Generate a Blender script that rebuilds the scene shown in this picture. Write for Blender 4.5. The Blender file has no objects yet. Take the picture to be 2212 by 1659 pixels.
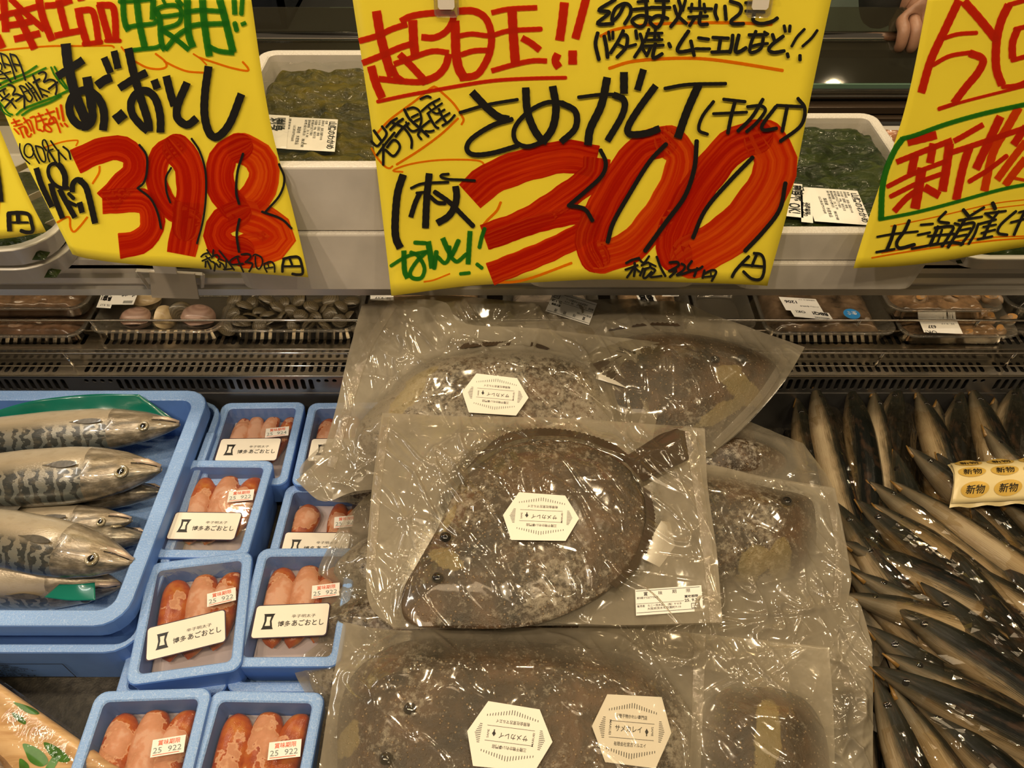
import bpy, bmesh, math, random
import numpy as np
from mathutils import Vector, Matrix, noise
C = bpy.context.scene.collection
sc = bpy.context.scene
# ---------------------------------------------------------------- camera, world, lights, exposure
F = 1660.0; CX = 1106.0; CY = 829.5; PITCH = math.radians(46.0)
CAM = Vector((0.0, 0.0, 0.87))
cd = bpy.data.cameras.new('camera'); cam = bpy.data.objects.new('camera', cd); C.objects.link(cam)
cam.location = CAM; cam.rotation_euler = (math.radians(90) - PITCH, 0, 0)
cd.sensor_width = 36.0; cd.sensor_fit = 'HORIZONTAL'; cd.lens = 36.0 * F / 2212.0
cd.clip_start = 0.02; cd.clip_end = 60
sc.camera = cam
w = bpy.data.worlds.new('store_ambience'); sc.world = w; w.use_nodes = True
w.node_tree.nodes['Background'].inputs[0].default_value = (1.0, 0.80, 0.55, 1)
w.node_tree.nodes['Background'].inputs[1].default_value = 0.11
def area(name, loc, target, size, power, col=(1.0, 0.78, 0.50), sy=None):
    power *= 0.58
    l = bpy.data.lights.new(name, 'AREA'); l.energy = power; l.color = col
    if sy: l.shape = 'RECTANGLE'; l.size = size; l.size_y = sy
    else: l.shape = 'DISK'; l.size = size
    o = bpy.data.objects.new(name, l); C.objects.link(o); o.location = loc
    d = Vector(target) - Vector(loc); o.rotation_euler = d.to_track_quat('-Z', 'Y').to_euler()
    return o
for (lx, ly, lz, pw, wc) in ((-1.35, -0.35, 2.3, 26, 0.58), (-0.62, -0.55, 2.3, 24, 0.56), (0.12, -0.42, 2.3, 15, 0.50), (0.85, -0.6, 2.3, 13, 0.50), (1.5, -0.1, 2.3, 12, 0.50),
                             (-1.3, 0.85, 2.35, 14, 0.54), (-0.35, 0.95, 2.35, 11, 0.50), (0.35, 1.15, 2.35, 11, 0.50), (1.15, 0.9, 2.35, 10, 0.50), (-1.3, 2.1, 2.35, 14, 0.52), (0.0, 2.2, 2.35, 12, 0.5), (1.2, 2.1, 2.35, 10, 0.5)):
    area('ceiling_spot', (lx, ly, lz), (lx * 0.35, 0.6, 0), 0.085, pw, (1.0, 0.79, wc))
area('ceiling_spot', (0.9, 1.7, 2.3), (0.8, 2.75, -0.2), 0.10, 26)  # extra lamp added only to lift the dim wall behind
area('ceiling_panel', (0.0, -0.5, 2.6), (0.0, 0.8, 0), 1.4, 20, (1.0, 0.78, 0.50), 0.7)
area('shelf_strip_light', (0.0, 0.835, 0.248), (0.0, 0.90, 0.13), 2.1, 1.7, (1.0, 0.80, 0.55), 0.012)  # added fill, no fitting modelled, brightens the shellfish trays under the shelf
area('case_strip_light', (-0.75, 0.62, 0.62), (-0.45, 0.55, 0.05), 0.35, 1.6, (0.95, 0.92, 0.85), 0.02)
sc.view_settings.view_transform = 'Standard'; sc.view_settings.look = 'None'
sc.view_settings.gamma = 1.0; sc.view_settings.use_curve_mapping = False
sc.view_settings.exposure = -0.2
sc.cycles.transparent_max_bounces = 16; sc.cycles.use_adaptive_sampling = True; sc.cycles.adaptive_threshold = 0.04
sc.cycles.max_bounces = 5; sc.cycles.diffuse_bounces = 2; sc.cycles.glossy_bounces = 3; sc.cycles.transmission_bounces = 6
sc.cycles.caustics_reflective = False; sc.cycles.caustics_refractive = False
sc.cycles.sample_clamp_indirect = 4.0

# ---------------------------------------------------------------- measuring helpers (image point -> place in the room)
cp, sp = math.cos(PITCH), math.sin(PITCH)
def ray(px, py):
    u = (px - CX) / F; v = -(py - CY) / F
    return Vector((u, cp + v * sp, -sp + v * cp))
def on_z(px, py, z):
    d = ray(px, py); return CAM + d * ((z - CAM.z) / d.z)
def on_y(px, py, y):
    d = ray(px, py); return CAM + d * (y / d.y)
def on_plane(px, py, p0, n):
    d = ray(px, py); return CAM + d * ((p0 - CAM).dot(n) / d.dot(n))
def on_slope(px, py, a, b, y0=0.0, c=0.0):   # z = a + b*(y-y0) + c*x
    d = ray(px, py)
    t = (a + b * (CAM.y - y0) + c * CAM.x - CAM.z) / (d.z - b * d.y - c * d.x)
    return CAM + d * t

# ---------------------------------------------------------------- materials
def _n(nt, t, **kw):
    n = nt.nodes.new(t)
    for k, v in kw.items():
        if k == 'ins':
            for i, x in v.items(): n.inputs[i].default_value = x
        else: setattr(n, k, v)
    return n
def rgba(c): return (c[0], c[1], c[2], 1.0)
def s2l(r, g, b):
    f = lambda x: (x / 255 / 12.92) if x / 255 < 0.04045 else ((x / 255 + 0.055) / 1.055) ** 2.4
    return (f(r), f(g), f(b))
def newmat(name):
    m = bpy.data.materials.new(name); m.use_nodes = True
    nt = m.node_tree; b = nt.nodes['Principled BSDF']
    return m, nt, b
def ramp(nt, fac, stops, interp='LINEAR'):
    r = _n(nt, 'ShaderNodeValToRGB'); cr = r.color_ramp; cr.interpolation = interp
    while len(cr.elements) < len(stops): cr.elements.new(0.5)
    for e, (p, c) in zip(cr.elements, stops): e.position = p; e.color = rgba(c)
    nt.links.new(fac, r.inputs[0]); return r.outputs[0]
def texco(nt, kind='Object'): return _n(nt, 'ShaderNodeTexCoord').outputs[kind]
def mapping(nt, vec, scale=(1, 1, 1), rot=(0, 0, 0), loc=(0, 0, 0)):
    m = _n(nt, 'ShaderNodeMapping'); m.inputs['Scale'].default_value = scale; m.inputs['Rotation'].default_value = rot
    m.inputs['Location'].default_value = loc
    nt.links.new(vec, m.inputs[0]); return m.outputs[0]
def noise_tex(nt, vec, scale, detail=3, rough=0.5, dist=0.0):
    n = _n(nt, 'ShaderNodeTexNoise'); n.inputs['Scale'].default_value = scale; n.inputs['Detail'].default_value = detail
    n.inputs['Roughness'].default_value = rough; n.inputs['Distortion'].default_value = dist
    if vec is not None: nt.links.new(vec, n.inputs['Vector'])
    return n.outputs['Fac']
def voro(nt, vec, scale, feature='F1', out='Distance', rnd=1.0):
    n = _n(nt, 'ShaderNodeTexVoronoi'); n.feature = feature; n.inputs['Scale'].default_value = scale
    n.inputs['Randomness'].default_value = rnd
    nt.links.new(vec, n.inputs['Vector']); return n.outputs[out]
def mathn(nt, op, a, b=None, clamp=False):
    n = _n(nt, 'ShaderNodeMath', operation=op); n.use_clamp = clamp
    for i, x in enumerate((a, b)):
        if x is None: continue
        if isinstance(x, (int, float)): n.inputs[i].default_value = x
        else: nt.links.new(x, n.inputs[i])
    return n.outputs[0]
def mixc(nt, fac, a, b, mode='MIX'):
    n = _n(nt, 'ShaderNodeMix', data_type='RGBA', blend_type=mode)
    for i, x in ((0, fac), (6, a), (7, b)):
        if isinstance(x, (int, float)): n.inputs[i].default_value = x
        elif isinstance(x, tuple): n.inputs[i].default_value = rgba(x)
        else: nt.links.new(x, n.inputs[i])
    return n.outputs[2]
def bump(nt, h, strength=0.3, dist=0.001, normal=None):
    n = _n(nt, 'ShaderNodeBump'); n.inputs['Strength'].default_value = strength; n.inputs['Distance'].default_value = dist
    nt.links.new(h, n.inputs['Height'])
    if normal is not None: nt.links.new(normal, n.inputs['Normal'])
    return n.outputs[0]
def plain(name, col, rough=0.5, metal=0.0, var=0.0, vs=30, bmp=0.0, bs=200, coat=0.0, spec=None, emit=None):
    m, nt, b = newmat(name)
    b.inputs['Base Color'].default_value = rgba(col); b.inputs['Roughness'].default_value = rough; b.inputs['Metallic'].default_value = metal
    if coat: b.inputs['Coat Weight'].default_value = coat; b.inputs['Coat Roughness'].default_value = 0.05
    if spec is not None: b.inputs['Specular IOR Level'].default_value = spec
    if var or bmp:
        tc = texco(nt)
        if var:
            nz = noise_tex(nt, tc, vs, 4)
            c = ramp(nt, nz, [(0.3, tuple(x * (1 - var) for x in col)), (0.7, tuple(min(1, x * (1 + var)) for x in col))])
            nt.links.new(c, b.inputs['Base Color'])
        if bmp: nt.links.new(bump(nt, noise_tex(nt, tc, bs, 3), bmp), b.inputs['Normal'])
    if emit: b.inputs['Emission Color'].default_value = rgba(emit[0]); b.inputs['Emission Strength'].default_value = emit[1]
    return m
def ink(name, col, tint=0.35, dark=None, streak=0.0):
    """marker ink: part opaque pigment, part see-through tint, so crossing strokes get darker"""
    m, nt, b = newmat(name); nt.nodes.remove(b); out = nt.nodes['Material Output']
    d = _n(nt, 'ShaderNodeBsdfDiffuse'); d.inputs[0].default_value = rgba(col)
    t = _n(nt, 'ShaderNodeBsdfTransparent'); t.inputs[0].default_value = rgba(dark or tuple(min(1, x * 1.4 + 0.02) for x in col))
    mx = _n(nt, 'ShaderNodeMixShader'); mx.inputs[0].default_value = tint
    if streak:
        uv = mapping(nt, texco(nt, 'UV'), (0.35, 4.5, 1))
        nz = noise_tex(nt, uv, 2.0, 5, 0.55)
        c = ramp(nt, nz, [(0.44, tuple(col)), (0.78, tuple(streak))]); nt.links.new(c, d.inputs[0])
        c2 = ramp(nt, nz, [(0.35, tuple(dark)), (0.65, tuple(min(1, x * 1.6) for x in dark))]); nt.links.new(c2, t.inputs[0])
    nt.links.new(d.outputs[0], mx.inputs[1]); nt.links.new(t.outputs[0], mx.inputs[2]); nt.links.new(mx.outputs[0], out.inputs[0])
    return m
def film(name, tint=(0.95, 0.92, 0.85), fog=0.15, fogcol=(0.75, 0.68, 0.52), rough=0.10, bstr=0.25, bscale=60, attr=None, fresnel=1.45, stretch=(1, 1, 1), facet=0):
    """clear plastic film: see-through, milky by 'fog', with glossy reflections"""
    m, nt, b = newmat(name); nt.nodes.remove(b); out = nt.nodes['Material Output']
    tc = mapping(nt, texco(nt), stretch)
    nz = noise_tex(nt, tc, bscale, 4, 0.55, 0.6)
    nz2 = noise_tex(nt, tc, bscale * 0.25, 3, 0.5, 1.2)
    wv = _n(nt, 'ShaderNodeVectorMath', operation='ADD'); nt.links.new(tc, wv.inputs[0])
    wn = _n(nt, 'ShaderNodeTexNoise'); wn.inputs['Scale'].default_value = bscale * 0.5; nt.links.new(tc, wn.inputs['Vector'])
    ws = _n(nt, 'ShaderNodeVectorMath', operation='SCALE'); ws.inputs['Scale'].default_value = 0.6 / bscale; nt.links.new(wn.outputs['Color'], ws.inputs[0]); nt.links.new(ws.outputs[0], wv.inputs[1])
    vf_ = voro(nt, wv.outputs[0], bscale * facet, 'F1') if facet else nz
    h = mathn(nt, 'ADD', mathn(nt, 'MULTIPLY', nz, 0.5 if facet else 1.0), mathn(nt, 'ADD', mathn(nt, 'MULTIPLY', nz2, 2.0), mathn(nt, 'MULTIPLY', vf_, 1.1 if facet else 0.0)))
    nrm = bump(nt, h, bstr, 0.004)
    tr = _n(nt, 'ShaderNodeBsdfTransparent'); tr.inputs[0].default_value = rgba(tint)
    df = _n(nt, 'ShaderNodeBsdfDiffuse'); df.inputs[0].default_value = rgba(fogcol)
    tl = _n(nt, 'ShaderNodeBsdfTranslucent'); tl.inputs[0].default_value = rgba(fogcol)
    fm = _n(nt, 'ShaderNodeMixShader'); fm.inputs[0].default_value = 0.35
    nt.links.new(df.outputs[0], fm.inputs[1]); nt.links.new(tl.outputs[0], fm.inputs[2])
    gl = _n(nt, 'ShaderNodeBsdfGlossy'); gl.inputs['Roughness'].default_value = rough; gl.inputs[0].default_value = (1, 0.97, 0.92, 1)
    nt.links.new(nrm, gl.inputs['Normal'])
    gi = _n(nt, 'ShaderNodeNewGeometry'); dp = _n(nt, 'ShaderNodeVectorMath', operation='DOT_PRODUCT')
    nt.links.new(gi.outputs['Incoming'], dp.inputs[0]); nt.links.new(nrm, dp.inputs[1])
    k0 = ((fresnel - 1) / (fresnel + 1)) ** 2 * 1.5
    sch = mathn(nt, 'POWER', mathn(nt, 'SUBTRACT', 1.0, mathn(nt, 'ABSOLUTE', dp.outputs['Value'])), 5.0)
    fr_ = mathn(nt, 'ADD', mathn(nt, 'MULTIPLY', sch, 1 - k0), k0, True)
    m1 = _n(nt, 'ShaderNodeMixShader')
    if attr:
        a = _n(nt, 'ShaderNodeAttribute'); a.attribute_name = attr
        fz = noise_tex(nt, tc, 14, 4, 0.6, 0.5)
        f = mathn(nt, 'MULTIPLY', a.outputs['Fac'], mathn(nt, 'MULTIPLY', mathn(nt, 'ADD', fz, 0.1), 1.7), True)
        nt.links.new(f, m1.inputs[0])
    else: m1.inputs[0].default_value = fog
    nt.links.new(tr.outputs[0], m1.inputs[1]); nt.links.new(fm.outputs[0], m1.inputs[2])
    m2 = _n(nt, 'ShaderNodeMixShader'); nt.links.new(fr_, m2.inputs[0])
    nt.links.new(m1.outputs[0], m2.inputs[1]); nt.links.new(gl.outputs[0], m2.inputs[2])
    nt.links.new(m2.outputs[0], out.inputs[0])
    return m
def eps(name, col, cell, edge, bmp=0.25, scale=330):
    """beaded polystyrene foam"""
    m, nt, b = newmat(name); tc = texco(nt)
    d = voro(nt, tc, scale, 'DISTANCE_TO_EDGE')
    rim = mathn(nt, 'MULTIPLY', d, 5.0, True)
    c1 = ramp(nt, rim, [(0.0, edge), (0.35, cell)])
    big = noise_tex(nt, tc, 12, 3)
    c = mixc(nt, mathn(nt, 'MULTIPLY', big, 0.5), c1, col)
    nt.links.new(c, b.inputs['Base Color']); b.inputs['Roughness'].default_value = 0.5
    nt.links.new(bump(nt, rim, bmp, 0.0006), b.inputs['Normal'])
    return m

M = {}
M['yellow'] = plain('yellow_card', s2l(240, 218, 56), 0.42, 0, 0.03, 8, 0.05, 600)
M['black'] = plain('black_ink', (0.006, 0.005, 0.004), 0.4)
M['red'] = ink('red_marker', s2l(196, 44, 22), 0.35, (0.85, 0.10, 0.05))
M['redorange'] = ink('orange_red_marker', s2l(212, 66, 18), 0.35, (0.9, 0.25, 0.05))
M['bigred'] = ink('broad_red_marker', s2l(184, 30, 12), 0.40, (0.72, 0.12, 0.03), s2l(222, 78, 20))
M['bigorange'] = ink('broad_orange_red_marker', s2l(202, 46, 14), 0.40, (0.85, 0.22, 0.05), s2l(236, 106, 26))
M['orange'] = ink('orange_marker', s2l(236, 122, 10), 0.4, (0.95, 0.5, 0.1))
M['green'] = ink('green_marker', s2l(38, 112, 34), 0.35, (0.15, 0.5, 0.15))
M['whitefoam'] = eps('white_foam', (0.80, 0.78, 0.74), (0.82, 0.80, 0.76), (0.74, 0.71, 0.66), 0.12, 260)
M['bluefoam'] = eps('blue_foam', (0.20, 0.36, 0.70), (0.25, 0.42, 0.76), (0.42, 0.58, 0.86), 0.3, 300)
M['bluefoamside'] = plain('blue_foam_side', (0.08, 0.19, 0.52), 0.38, 0, 0.1, 20)
M['steel'] = plain('brushed_steel', (0.45, 0.41, 0.34), 0.22, 1.0, 0.12, 9)
M['darksteel'] = plain('grey_steel_grille', (0.26, 0.25, 0.24), 0.32, 0.85, 0.15, 14)
M['chrome'] = plain('chrome_rod', (0.6, 0.56, 0.5), 0.12, 1.0)
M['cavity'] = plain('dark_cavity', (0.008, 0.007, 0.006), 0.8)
M['alu'] = plain('satin_aluminium', (0.62, 0.58, 0.52), 0.35, 0.35)
M['whiteplastic'] = plain('off_white_plastic', (0.72, 0.66, 0.56), 0.35)
M['greyplastic'] = plain('beige_grey_plastic', (0.42, 0.36, 0.28), 0.45)
M['label'] = plain('white_label_paper', (0.86, 0.83, 0.76), 0.45)
M['cream'] = plain('cream_label_paper', (0.86, 0.80, 0.68), 0.4)
M['clear'] = film('clear_plastic', (0.93, 0.91, 0.86), 0.10, (0.6, 0.56, 0.48), 0.06, 0.15, 40)
M['cling'] = film('cling_film', (0.98, 0.965, 0.93), 0.01, (0.6, 0.56, 0.48), 0.05, 0.4, 40, fresnel=1.33)

# ---------------------------------------------------------------- object helpers
def me_new(name, verts, faces, mat=None, smooth=True, uvs=None):
    me = bpy.data.meshes.new(name)
    me.from_pydata([tuple(v) for v in verts], [], faces); me.update()
    if smooth: me.polygons.foreach_set('use_smooth', [True] * len(me.polygons))
    if mat is not None: me.materials.append(mat)
    if uvs is not None:
        l = me.uv_layers.new(name='UVMap')
        vi = np.empty(len(me.loops), dtype=np.int32); me.loops.foreach_get('vertex_index', vi)
        l.data.foreach_set('uv', np.asarray(uvs, dtype=np.float32)[vi].ravel())
    return me
def link(name, me, parent=None, **props):
    o = bpy.data.objects.new(name, me); C.objects.link(o)
    if parent is not None: o.parent = parent
    for k, v in props.items(): o[k] = v
    return o
def thing(name, label, cat, loc=(0, 0, 0), rot=(0, 0, 0), group=None):
    o = bpy.data.objects.new(name, None); C.objects.link(o); o.empty_display_size = 0.02
    o.location = loc; o.rotation_euler = rot; o['label'] = label; o['category'] = cat
    if group: o['group'] = group
    return o
def obj(name, verts, faces, mat, parent=None, smooth=True, uvs=None, **props):
    """mesh object; verts in world space when the parent is an unrotated thing at its location"""
    if parent is not None:
        off = Vector(parent.location); p = parent.parent
        while p is not None: off += Vector(p.location); p = p.parent
        if off.length > 0: verts = [Vector(v) - off for v in verts]
    return link(name, me_new(name, verts, faces, mat, smooth, uvs), parent, **props)
def box_vf(x0, x1, y0, y1, z0, z1):
    v = [(x0, y0, z0), (x1, y0, z0), (x1, y1, z0), (x0, y1, z0), (x0, y0, z1), (x1, y0, z1), (x1, y1, z1), (x0, y1, z1)]
    return [Vector(p) for p in v], [(0, 3, 2, 1), (4, 5, 6, 7), (0, 1, 5, 4), (1, 2, 6, 5), (2, 3, 7, 6), (3, 0, 4, 7)]
def join_vf(parts):
    V, Fs = [], []
    for v, f in parts:
        o = len(V); V += list(v); Fs += [tuple(i + o for i in q) for q in f]
    return V, Fs
def tube_vf(pts, r, seg=8, caps=True, rs=None):
    pts = [Vector(p) for p in pts]; V, Fs = [], []
    n = len(pts); up = None
    for i, p in enumerate(pts):
        t = (pts[min(i + 1, n - 1)] - pts[max(i - 1, 0)]).normalized()
        a = Vector((0, 0, 1)) if abs(t.z) < 0.9 else Vector((1, 0, 0))
        s = t.cross(a).normalized() if up is None else (up - t * up.dot(t)).normalized()
        up = s; q = t.cross(s)
        rr = rs[i] if rs else r
        for k in range(seg):
            an = 2 * math.pi * k / seg
            V.append(p + (s * math.cos(an) + q * math.sin(an)) * rr)
    for i in range(n - 1):
        for k in range(seg):
            a, b = i * seg + k, i * seg + (k + 1) % seg
            Fs.append((a, b, b + seg, a + seg))
    if caps: Fs.append(tuple(range(seg - 1, -1, -1))); Fs.append(tuple((n - 1) * seg + k for k in range(seg)))
    return V, Fs
def bevel(o, wdt, seg=2):
    m = o.modifiers.new('bevel', 'BEVEL'); m.width = wdt; m.segments = seg; m.limit_method = 'ANGLE'; return o
def catmull(pts, sub=8, closed=False):
    pts = [np.array(p, float) for p in pts]
    if len(pts) < 3: 
        return [pts[0] + (pts[-1] - pts[0]) * t for t in np.linspace(0, 1, sub)]
    out = []; n = len(pts)
    rng = range(n) if closed else range(n - 1)
    for i in rng:
        p1, p2 = pts[i], pts[(i + 1) % n]
        p0 = pts[(i - 1) % n] if (closed or i > 0) else 2 * p1 - p2
        p3 = pts[(i + 2) % n] if (closed or i + 2 < n) else 2 * p2 - p1
        for k in range(sub):
            t = k / sub
            out.append(0.5 * ((2 * p1) + (-p0 + p2) * t + (2 * p0 - 5 * p1 + 4 * p2 - p3) * t * t + (-p0 + 3 * p1 - 3 * p2 + p3) * t ** 3))
    if not closed: out.append(pts[-1])
    return out

# ---------------------------------------------------------------- flat print on a label: local u right 0..1, v down 0..1
class Frame:
    def __init__(s, O, X, Y, n=None, lift=0.0004, surf=None):
        s.O, s.X, s.Y = Vector(O), Vector(X), Vector(Y)
        s.n = n or s.X.cross(-s.Y).normalized(); s.lift = lift; s.surf = surf
        s.W, s.H = s.X.length, s.Y.length
    def P(s, u, v, k=1.0):
        p = s.O + s.X * u + s.Y * v
        if s.surf: p = s.surf(p, u, v)
        return p + s.n * (s.lift * k)
_tcache = {}
def text_vf(body, bold=0.0):
    key = (body, bold)
    if key in _tcache: return _tcache[key]
    c = bpy.data.curves.new('lettering', 'FONT'); c.body = body; c.size = 1.0; c.offset = bold; c.resolution_u = 2
    o = bpy.data.objects.new('lettering', c); C.objects.link(o)
    dg = bpy.context.evaluated_depsgraph_get(); dg.update()
    me = bpy.data.meshes.new_from_object(o.evaluated_get(dg))
    v = [tuple(x.co) for x in me.vertices]; f = [tuple(p.vertices) for p in me.polygons]
    bpy.data.objects.remove(o); bpy.data.curves.remove(c); bpy.data.meshes.remove(me)
    wd = max([x[0] for x in v] + [0.01]); _tcache[key] = (v, f, wd); return _tcache[key]
def print_text(fr, body, u, v, size, width=None, bold=0.0, k=1.0, rot=0, vertical=False):
    """text set with its lower left at (u,v); size = letter height as share of label height; width = share of label width"""
    V, Fs, wd = text_vf(body, bold)
    sy = size * 1.25; sx = (width / wd) if width else sy * fr.H / fr.W
    out = []
    for x, y, z in V:
        if rot == 90: out.append(fr.P(u + y * sy * fr.H / fr.W, v + x * (width or sy) / (wd if width else 1), k))
        elif rot == -90: out.append(fr.P(u - y * sy * fr.H / fr.W, v - x * (width or sy) / (wd if width else 1), k))
        else: out.append(fr.P(u + x * sx, v - y * sy, k))
    return out, Fs
def quad_vf(fr, u0, v0, u1, v1, k=1.0):
    return [fr.P(u0, v0, k), fr.P(u0, v1, k), fr.P(u1, v1, k), fr.P(u1, v0, k)], [(0, 1, 2, 3)]
def line_vf(fr, pts, wd, k=1.0):
    """thin line through (u,v) points, wd as share of height"""
    V, Fs = [], []
    P = [fr.P(u, v, k) for u, v in pts]; h = wd * fr.H / 2
    for i in range(len(P) - 1):
        a, b = P[i], P[i + 1]; t = (b - a).normalized(); s = fr.n.cross(t) * h; o = len(V)
        a2 = a - t * h * 0.3; b2 = b + t * h * 0.3
        V += [a2 - s, b2 - s, b2 + s, a2 + s]; Fs.append((o, o + 1, o + 2, o + 3))
    return V, Fs
# ---------------------------------------------------------------- the hand-lettered price cards
SIGN_P0 = Vector((0, 0.70, 0.307)); SIGN_UP = Vector((0, 0.218, 0.976)).normalized()
SIGN_N = Vector((0, -SIGN_UP.z, SIGN_UP.y))          # towards the shopper
def curl(x, h, x0, amp, side):                        # gentle bow of the paper
    s = (x - x0) / 0.22
    return amp * (s * s * 0.6 + side * s * 0.5) + 0.006 * math.exp(-h / 0.05) + 0.0012 * math.sin(x * 40 + h * 23)
def sign_point(px, py, prm, lift=0.0):
    p = on_plane(px, py, SIGN_P0, SIGN_N)
    h = (p - SIGN_P0).dot(SIGN_UP)
    return p + SIGN_N * (curl(p.x, h, *prm) + lift)
def coons(top, right, bottom, left, nu, nv):
    """pixel polylines: top L->R, bottom L->R, left T->B, right T->B"""
    def samp(pl, n):
        pts = np.array(catmull(pl, 10)) if len(pl) > 2 else np.array([pl[0], pl[-1]], float)
        d = np.r_[0, np.cumsum(np.linalg.norm(np.diff(pts[:, :2], axis=0), axis=1))]; t = np.linspace(0, d[-1], n)
        return np.stack([np.interp(t, d, pts[:, k]) for k in range(pts.shape[1])], 1)
    T, B, L, R = samp(top, nu), samp(bottom, nu), samp(left, nv), samp(right, nv)
    u = np.linspace(0, 1, nu)[None, :, None]; v = np.linspace(0, 1, nv)[:, None, None]
    G = (1 - v) * T[None] + v * B[None] + (1 - u) * L[:, None] + u * R[:, None] \
        - ((1 - u) * (1 - v) * T[0] + u * (1 - v) * T[-1] + (1 - u) * v * B[0] + u * v * B[-1])
    return G
def grid_faces(nu, nv):
    return [(j * nu + i, (j + 1) * nu + i, (j + 1) * nu + i + 1, j * nu + i + 1) for j in range(nv - 1) for i in range(nu - 1)]
LAY = {'O': ('orange', 0.0007, 'orange_flourish'), 'X': ('bigred', 0.0008, 'broad_red_numerals'), 'R': ('red', 0.0012, 'red_lettering'),
       'Q': ('redorange', 0.0012, 'orange_red_lettering'), 'G': ('green', 0.0017, 'green_lettering'), 'K': ('black', 0.0021, 'black_lettering')}
LAY['Y'] = LAY['X']; LAY['Z'] = ('bigorange', 0.0008, 'broad_red_numerals'); NAMES1 = {'Z': 'broad_red_stroke', 'O': 'orange_flourish', 'G': 'green_stroke', 'X': 'broad_red_stroke', 'Y': 'broad_red_stroke'}
def stroke_mesh(pts, wpx, prm, lift, chisel):
    sub = 10
    P = np.array(catmull(pts, sub))
    d = np.r_[0, np.cumsum(np.linalg.norm(np.diff(P, axis=0), axis=1))]
    n = max(4, int(d[-1] / max(3.0, wpx * 0.25)) + 1); t = np.linspace(0, d[-1], n)
    P = np.stack([np.interp(t, d, P[:, 0]), np.interp(t, d, P[:, 1])], 1)
    T = np.gradient(P, axis=0); T /= np.maximum(1e-6, np.linalg.norm(T, axis=1))[:, None]
    N = np.stack([-T[:, 1], T[:, 0]], 1)
    r = wpx / 2; ext = r * (0.05 if chisel else 0.75)
    rows = []; W = []
    ends = [(P[0] - T[0] * ext, N[0], r * 0.97)] if chisel else [(P[0] - T[0] * r * q, N[0], r * math.sqrt(max(0.02, 1 - q * q))) for q in ((0.97, 0.85, 0.6, 0.3) if wpx > 30 else (0.85, 0.4))]
    mid = [(P[i], N[i], r * (1 + 0.035 * math.sin(i * 1.7 + P[0][0]))) for i in range(n)]
    tail = [(P[-1] + T[-1] * ext, N[-1], r * 0.97)] if chisel else [(P[-1] + T[-1] * r * q, N[-1], r * math.sqrt(max(0.02, 1 - q * q))) for q in ((0.3, 0.6, 0.85, 0.97) if wpx > 30 else (0.4, 0.85))]
    A = ends + mid + tail; V = []; UV = []; cols = 5 if wpx > 20 else 2
    tot = 0.0
    for i, (c, nn, rr) in enumerate(A):
        if i: tot += float(np.linalg.norm(c - A[i - 1][0]))
        for k in range(cols):
            s = -1 + 2 * k / (cols - 1)
            q = c + nn * rr * s
            V.append(sign_point(q[0], q[1], prm, lift)); UV.append((tot / 260.0, s * 0.5 + 0.5 + (pts[0][0] % 7)))
    Fs = [(i * cols + k, (i + 1) * cols + k, (i + 1) * cols + k + 1, i * cols + k + 1) for i in range(len(A) - 1) for k in range(cols - 1)]
    return V, Fs, UV
def letter(root, prm, data, tally):
    ox = oy = 0.0; s = 1.0
    for ln in data.strip().splitlines():
        ln = ln.strip()
        if not ln: continue
        tk = ln.split()
        if tk[0] == '@': ox, oy, s = float(tk[1]), float(tk[2]), float(tk[3]); continue
        k = tk[0]; wd = float(tk[1]) / s
        pts = [(float(a) / s + ox, float(b) / s + oy) for a, b in (q.split(',') for q in tk[2:])]
        tally.setdefault(k, [[], [], [], 0])
        V, Fs, UV = stroke_mesh(pts, wd, prm, LAY[k][1] + tally[k][3] * 0.00001 + (0.00015 if k in 'YZ' else 0), wd > 11 and k not in 'YZ')
        if k in NAMES1:
            tally[k][3] += 1; obj(NAMES1[k], V, Fs, M[LAY[k][0]], root, False, UV); continue
        o = len(tally[k][0]); tally[k][0] += V; tally[k][1] += [tuple(i + o for i in f) for f in Fs]; tally[k][2] += UV; tally[k][3] += 1
def make_sign(label, prm, top, right, bottom, left, data):
    G = coons(top, right, bottom, left, 34, 26)
    V = [sign_point(x, y, prm) for x, y in G.reshape(-1, 2)]
    c = sum(V, Vector()) / len(V)
    root = thing('price_card', label, 'sign', c)
    o = obj('card', V, grid_faces(34, 26), M['yellow'], root)
    m = o.modifiers.new('thickness', 'SOLIDIFY'); m.thickness = 0.0004; m.offset = 1.0 if (V[1]-V[0]).cross(V[34]-V[0]).dot(SIGN_N) < 0 else 1.0
    tally = {}
    letter(root, prm, data, tally)
    for k, (A, Fs, UV, n) in tally.items():
        if not A: continue
        obj(LAY[k][2], A, Fs, M[LAY[k][0]], root, False, UV)
    return root
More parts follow.
